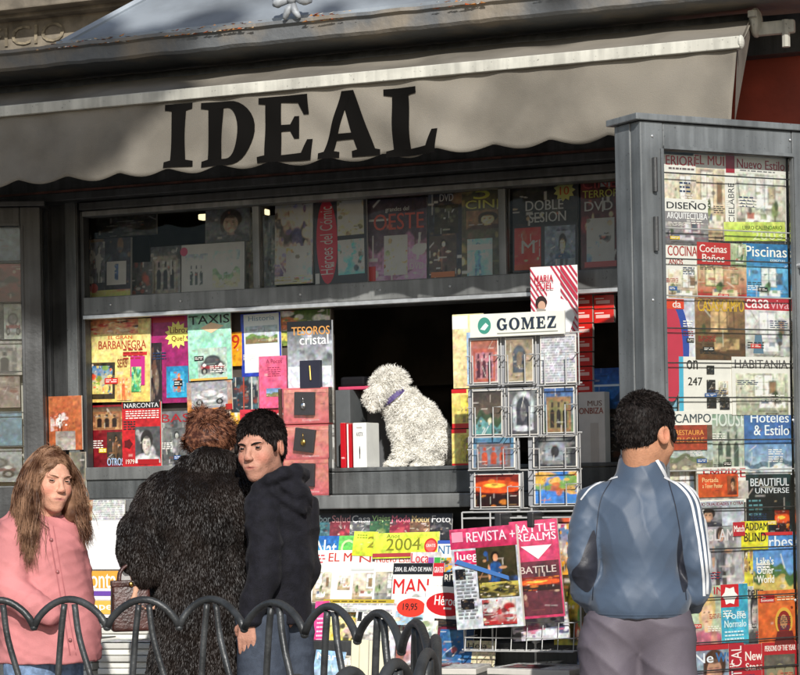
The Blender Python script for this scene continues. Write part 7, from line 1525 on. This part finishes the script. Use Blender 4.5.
for q in pts: 
    rad = (q-ctr).normalized()
    for (a, b) in ((-.009, 0), (.009, 0), (.009, .004), (-.009, .004)): vs_.append(q+perp*a+rad*b)
mb.add(vs_, [(i*4+k, i*4+(k+1) % 4, (i+1)*4+(k+1) % 4, (i+1)*4+k) for i in range(32) for k in range(4)]); tag(mb.build('collar', 'collar', DG))
mb = MB(); mb.ell(L(368, 400, .095), (.011, .010, .009), 12, 8); mb.build('nose', 'dog_nose', DG, True)
# ================================================================== hooped iron fence round the tree pit
FN = empty('iron_fence', tuple(CAM+ray(212, 480)*5.45*1)[:2]+(0,), 0, 'black cast iron fence of scalloped hoops curving round in front', 'fence')
FO = FN.location
# plan: (photo px of each peak, py of the peak) -> depth from the common height
ZF = 1.34-(602-485)/FPX*5.45
def fpt(px, py):
    r = ray(px, py); t = (ZF-CAM.z)/r.z; q = CAM+r*t; return Vector((q.x, q.y, 0))
peaks = [(-72, 601), (-2, 600), (69, 599), (145, 600), (212, 598), (277, 603), (332, 606), (383, 613), (420, 623), (440, 640), (430, 654), (396, 664), (350, 672), (296, 680), (240, 690), (170, 700)]
PK = [fpt(*p) for p in peaks]
def bar(name, pts, r=.0105):
    mb = MB(); mb.tube(pts, r, 10); o = mb.build(name, 'iron', FN, True); return o
off = Vector((FO.x, FO.y, 0))
for i, q in enumerate(PK):
    a = (PK[i-1]+q)/2 if i > 0 else q-(PK[1]-PK[0])/2; b = (PK[i+1]+q)/2 if i < len(PK)-1 else q+(q-PK[i-1])/2
    a = a-off; b = b-off; c = q-off; drop = .070; pts = []
    n = 16
    for k in range(n+1):
        t = k/n; pl_ = a*(1-t)**2+c*2*t*(1-t)+b*t*t if i not in (0, len(PK)-1) else a*(1-t)+b*t
        z = ZF-drop*(1-math.sin(math.pi*t)**.68); pts.append(Vector((pl_.x, pl_.y, z)))
    bar('hoop', pts, .0092)
    d = (b-a).normalized(); w_ = (b-a).length; cc = a*.25+c*.5+b*.25 if i not in (0, len(PK)-1) else c
    # two legs from under the hoop's crown, splaying to the ground
    for s_, amp in ((-1, .16), (1, .34)):
        p0_ = cc+d*s_*w_*.07; pts = [p0_+Vector((0, 0, ZF-.012)), p0_+d*s_*w_*.06+Vector((0, 0, ZF-.10)), p0_+d*s_*w_*amp*.8+Vector((0, 0, ZF-.26)), p0_+d*s_*w_*amp*1.0+Vector((0, 0, ZF-.5)), p0_+d*s_*w_*amp*1.0+Vector((0, 0, .0))]
        bar('leg', tube_path(pts, 5), .0082)
    mb = MB(); mb.ell((a.x, a.y, ZF-drop-.001), (.010, .010, .008), 12, 8); mb.build('joint', 'iron', FN, True)
lowp = [q-off+Vector((0, 0, .12)) for q in PK]; bar('bottom_rail', lowp, .011)

# ================================================================== the street tree whose shade falls on the left of the awning
TR = empty('street_tree', (.2, -9.4, 0), 0, 'leafy street tree whose shade falls on the left end of the awning', 'tree')
g = random.Random(21); tb = Vector((.2, -9.4, 0))
def sunpt(px, py, Y, t): return at(px, py, Y)+sdir*t-tb
mb = MB(); c1 = sunpt(-40, 95, YB, 9.0)
mb.tube(tube_path([(0, 0, 0), (.05, .05, 2), (-.05, .1, 4), (c1.x*.4, c1.y*.4, 5.2), tuple(c1)], 5), [.17-.006*i for i in range(21)], 12); mb.build('trunk', mat('bark', (.12, .09, .065), .9, 0, .3, 8, .6, 30), TR, True)
mb = MB(); V_ = []; cl = []
for i in range(80):
    px = g.uniform(-330, 150); py = g.uniform(10, 150); cl.append((sunpt(px, py-(60 if px > 100 else 0), YB, 9.0+g.uniform(-.5, .5)), .17 if px > 60 else .26))
for (px, py, r_) in ((205, 12, .10), (222, 4, .09), (188, 9, .05), (92, 20, .12), (120, 62, .12), (148, 42, .10), (330, 2, .06), (560, -10, .1)): cl.append((sunpt(px, py, -.35, 9.0), r_))
for c_, r_ in cl:
    for k in range(int(2600*r_*r_/.06)+60):
        q = Vector((g.gauss(0, 1), g.gauss(0, 1), g.gauss(0, 1))).normalized()*r_*g.random()**.4; a = Vector((g.gauss(0, 1), g.gauss(0, 1), g.gauss(0, 1))).normalized(); b = a.orthogonal().normalized(); p = c_+q; s_ = g.uniform(.018, .036)
        mb.add([p-a*s_, p+b*s_*.6, p+a*s_, p-b*s_*.6], [(0, 1, 2, 3)])
mb.build('crown', mat('tree_leaves', (.05, .08, .03), .6, 0, .4, 3), TR)
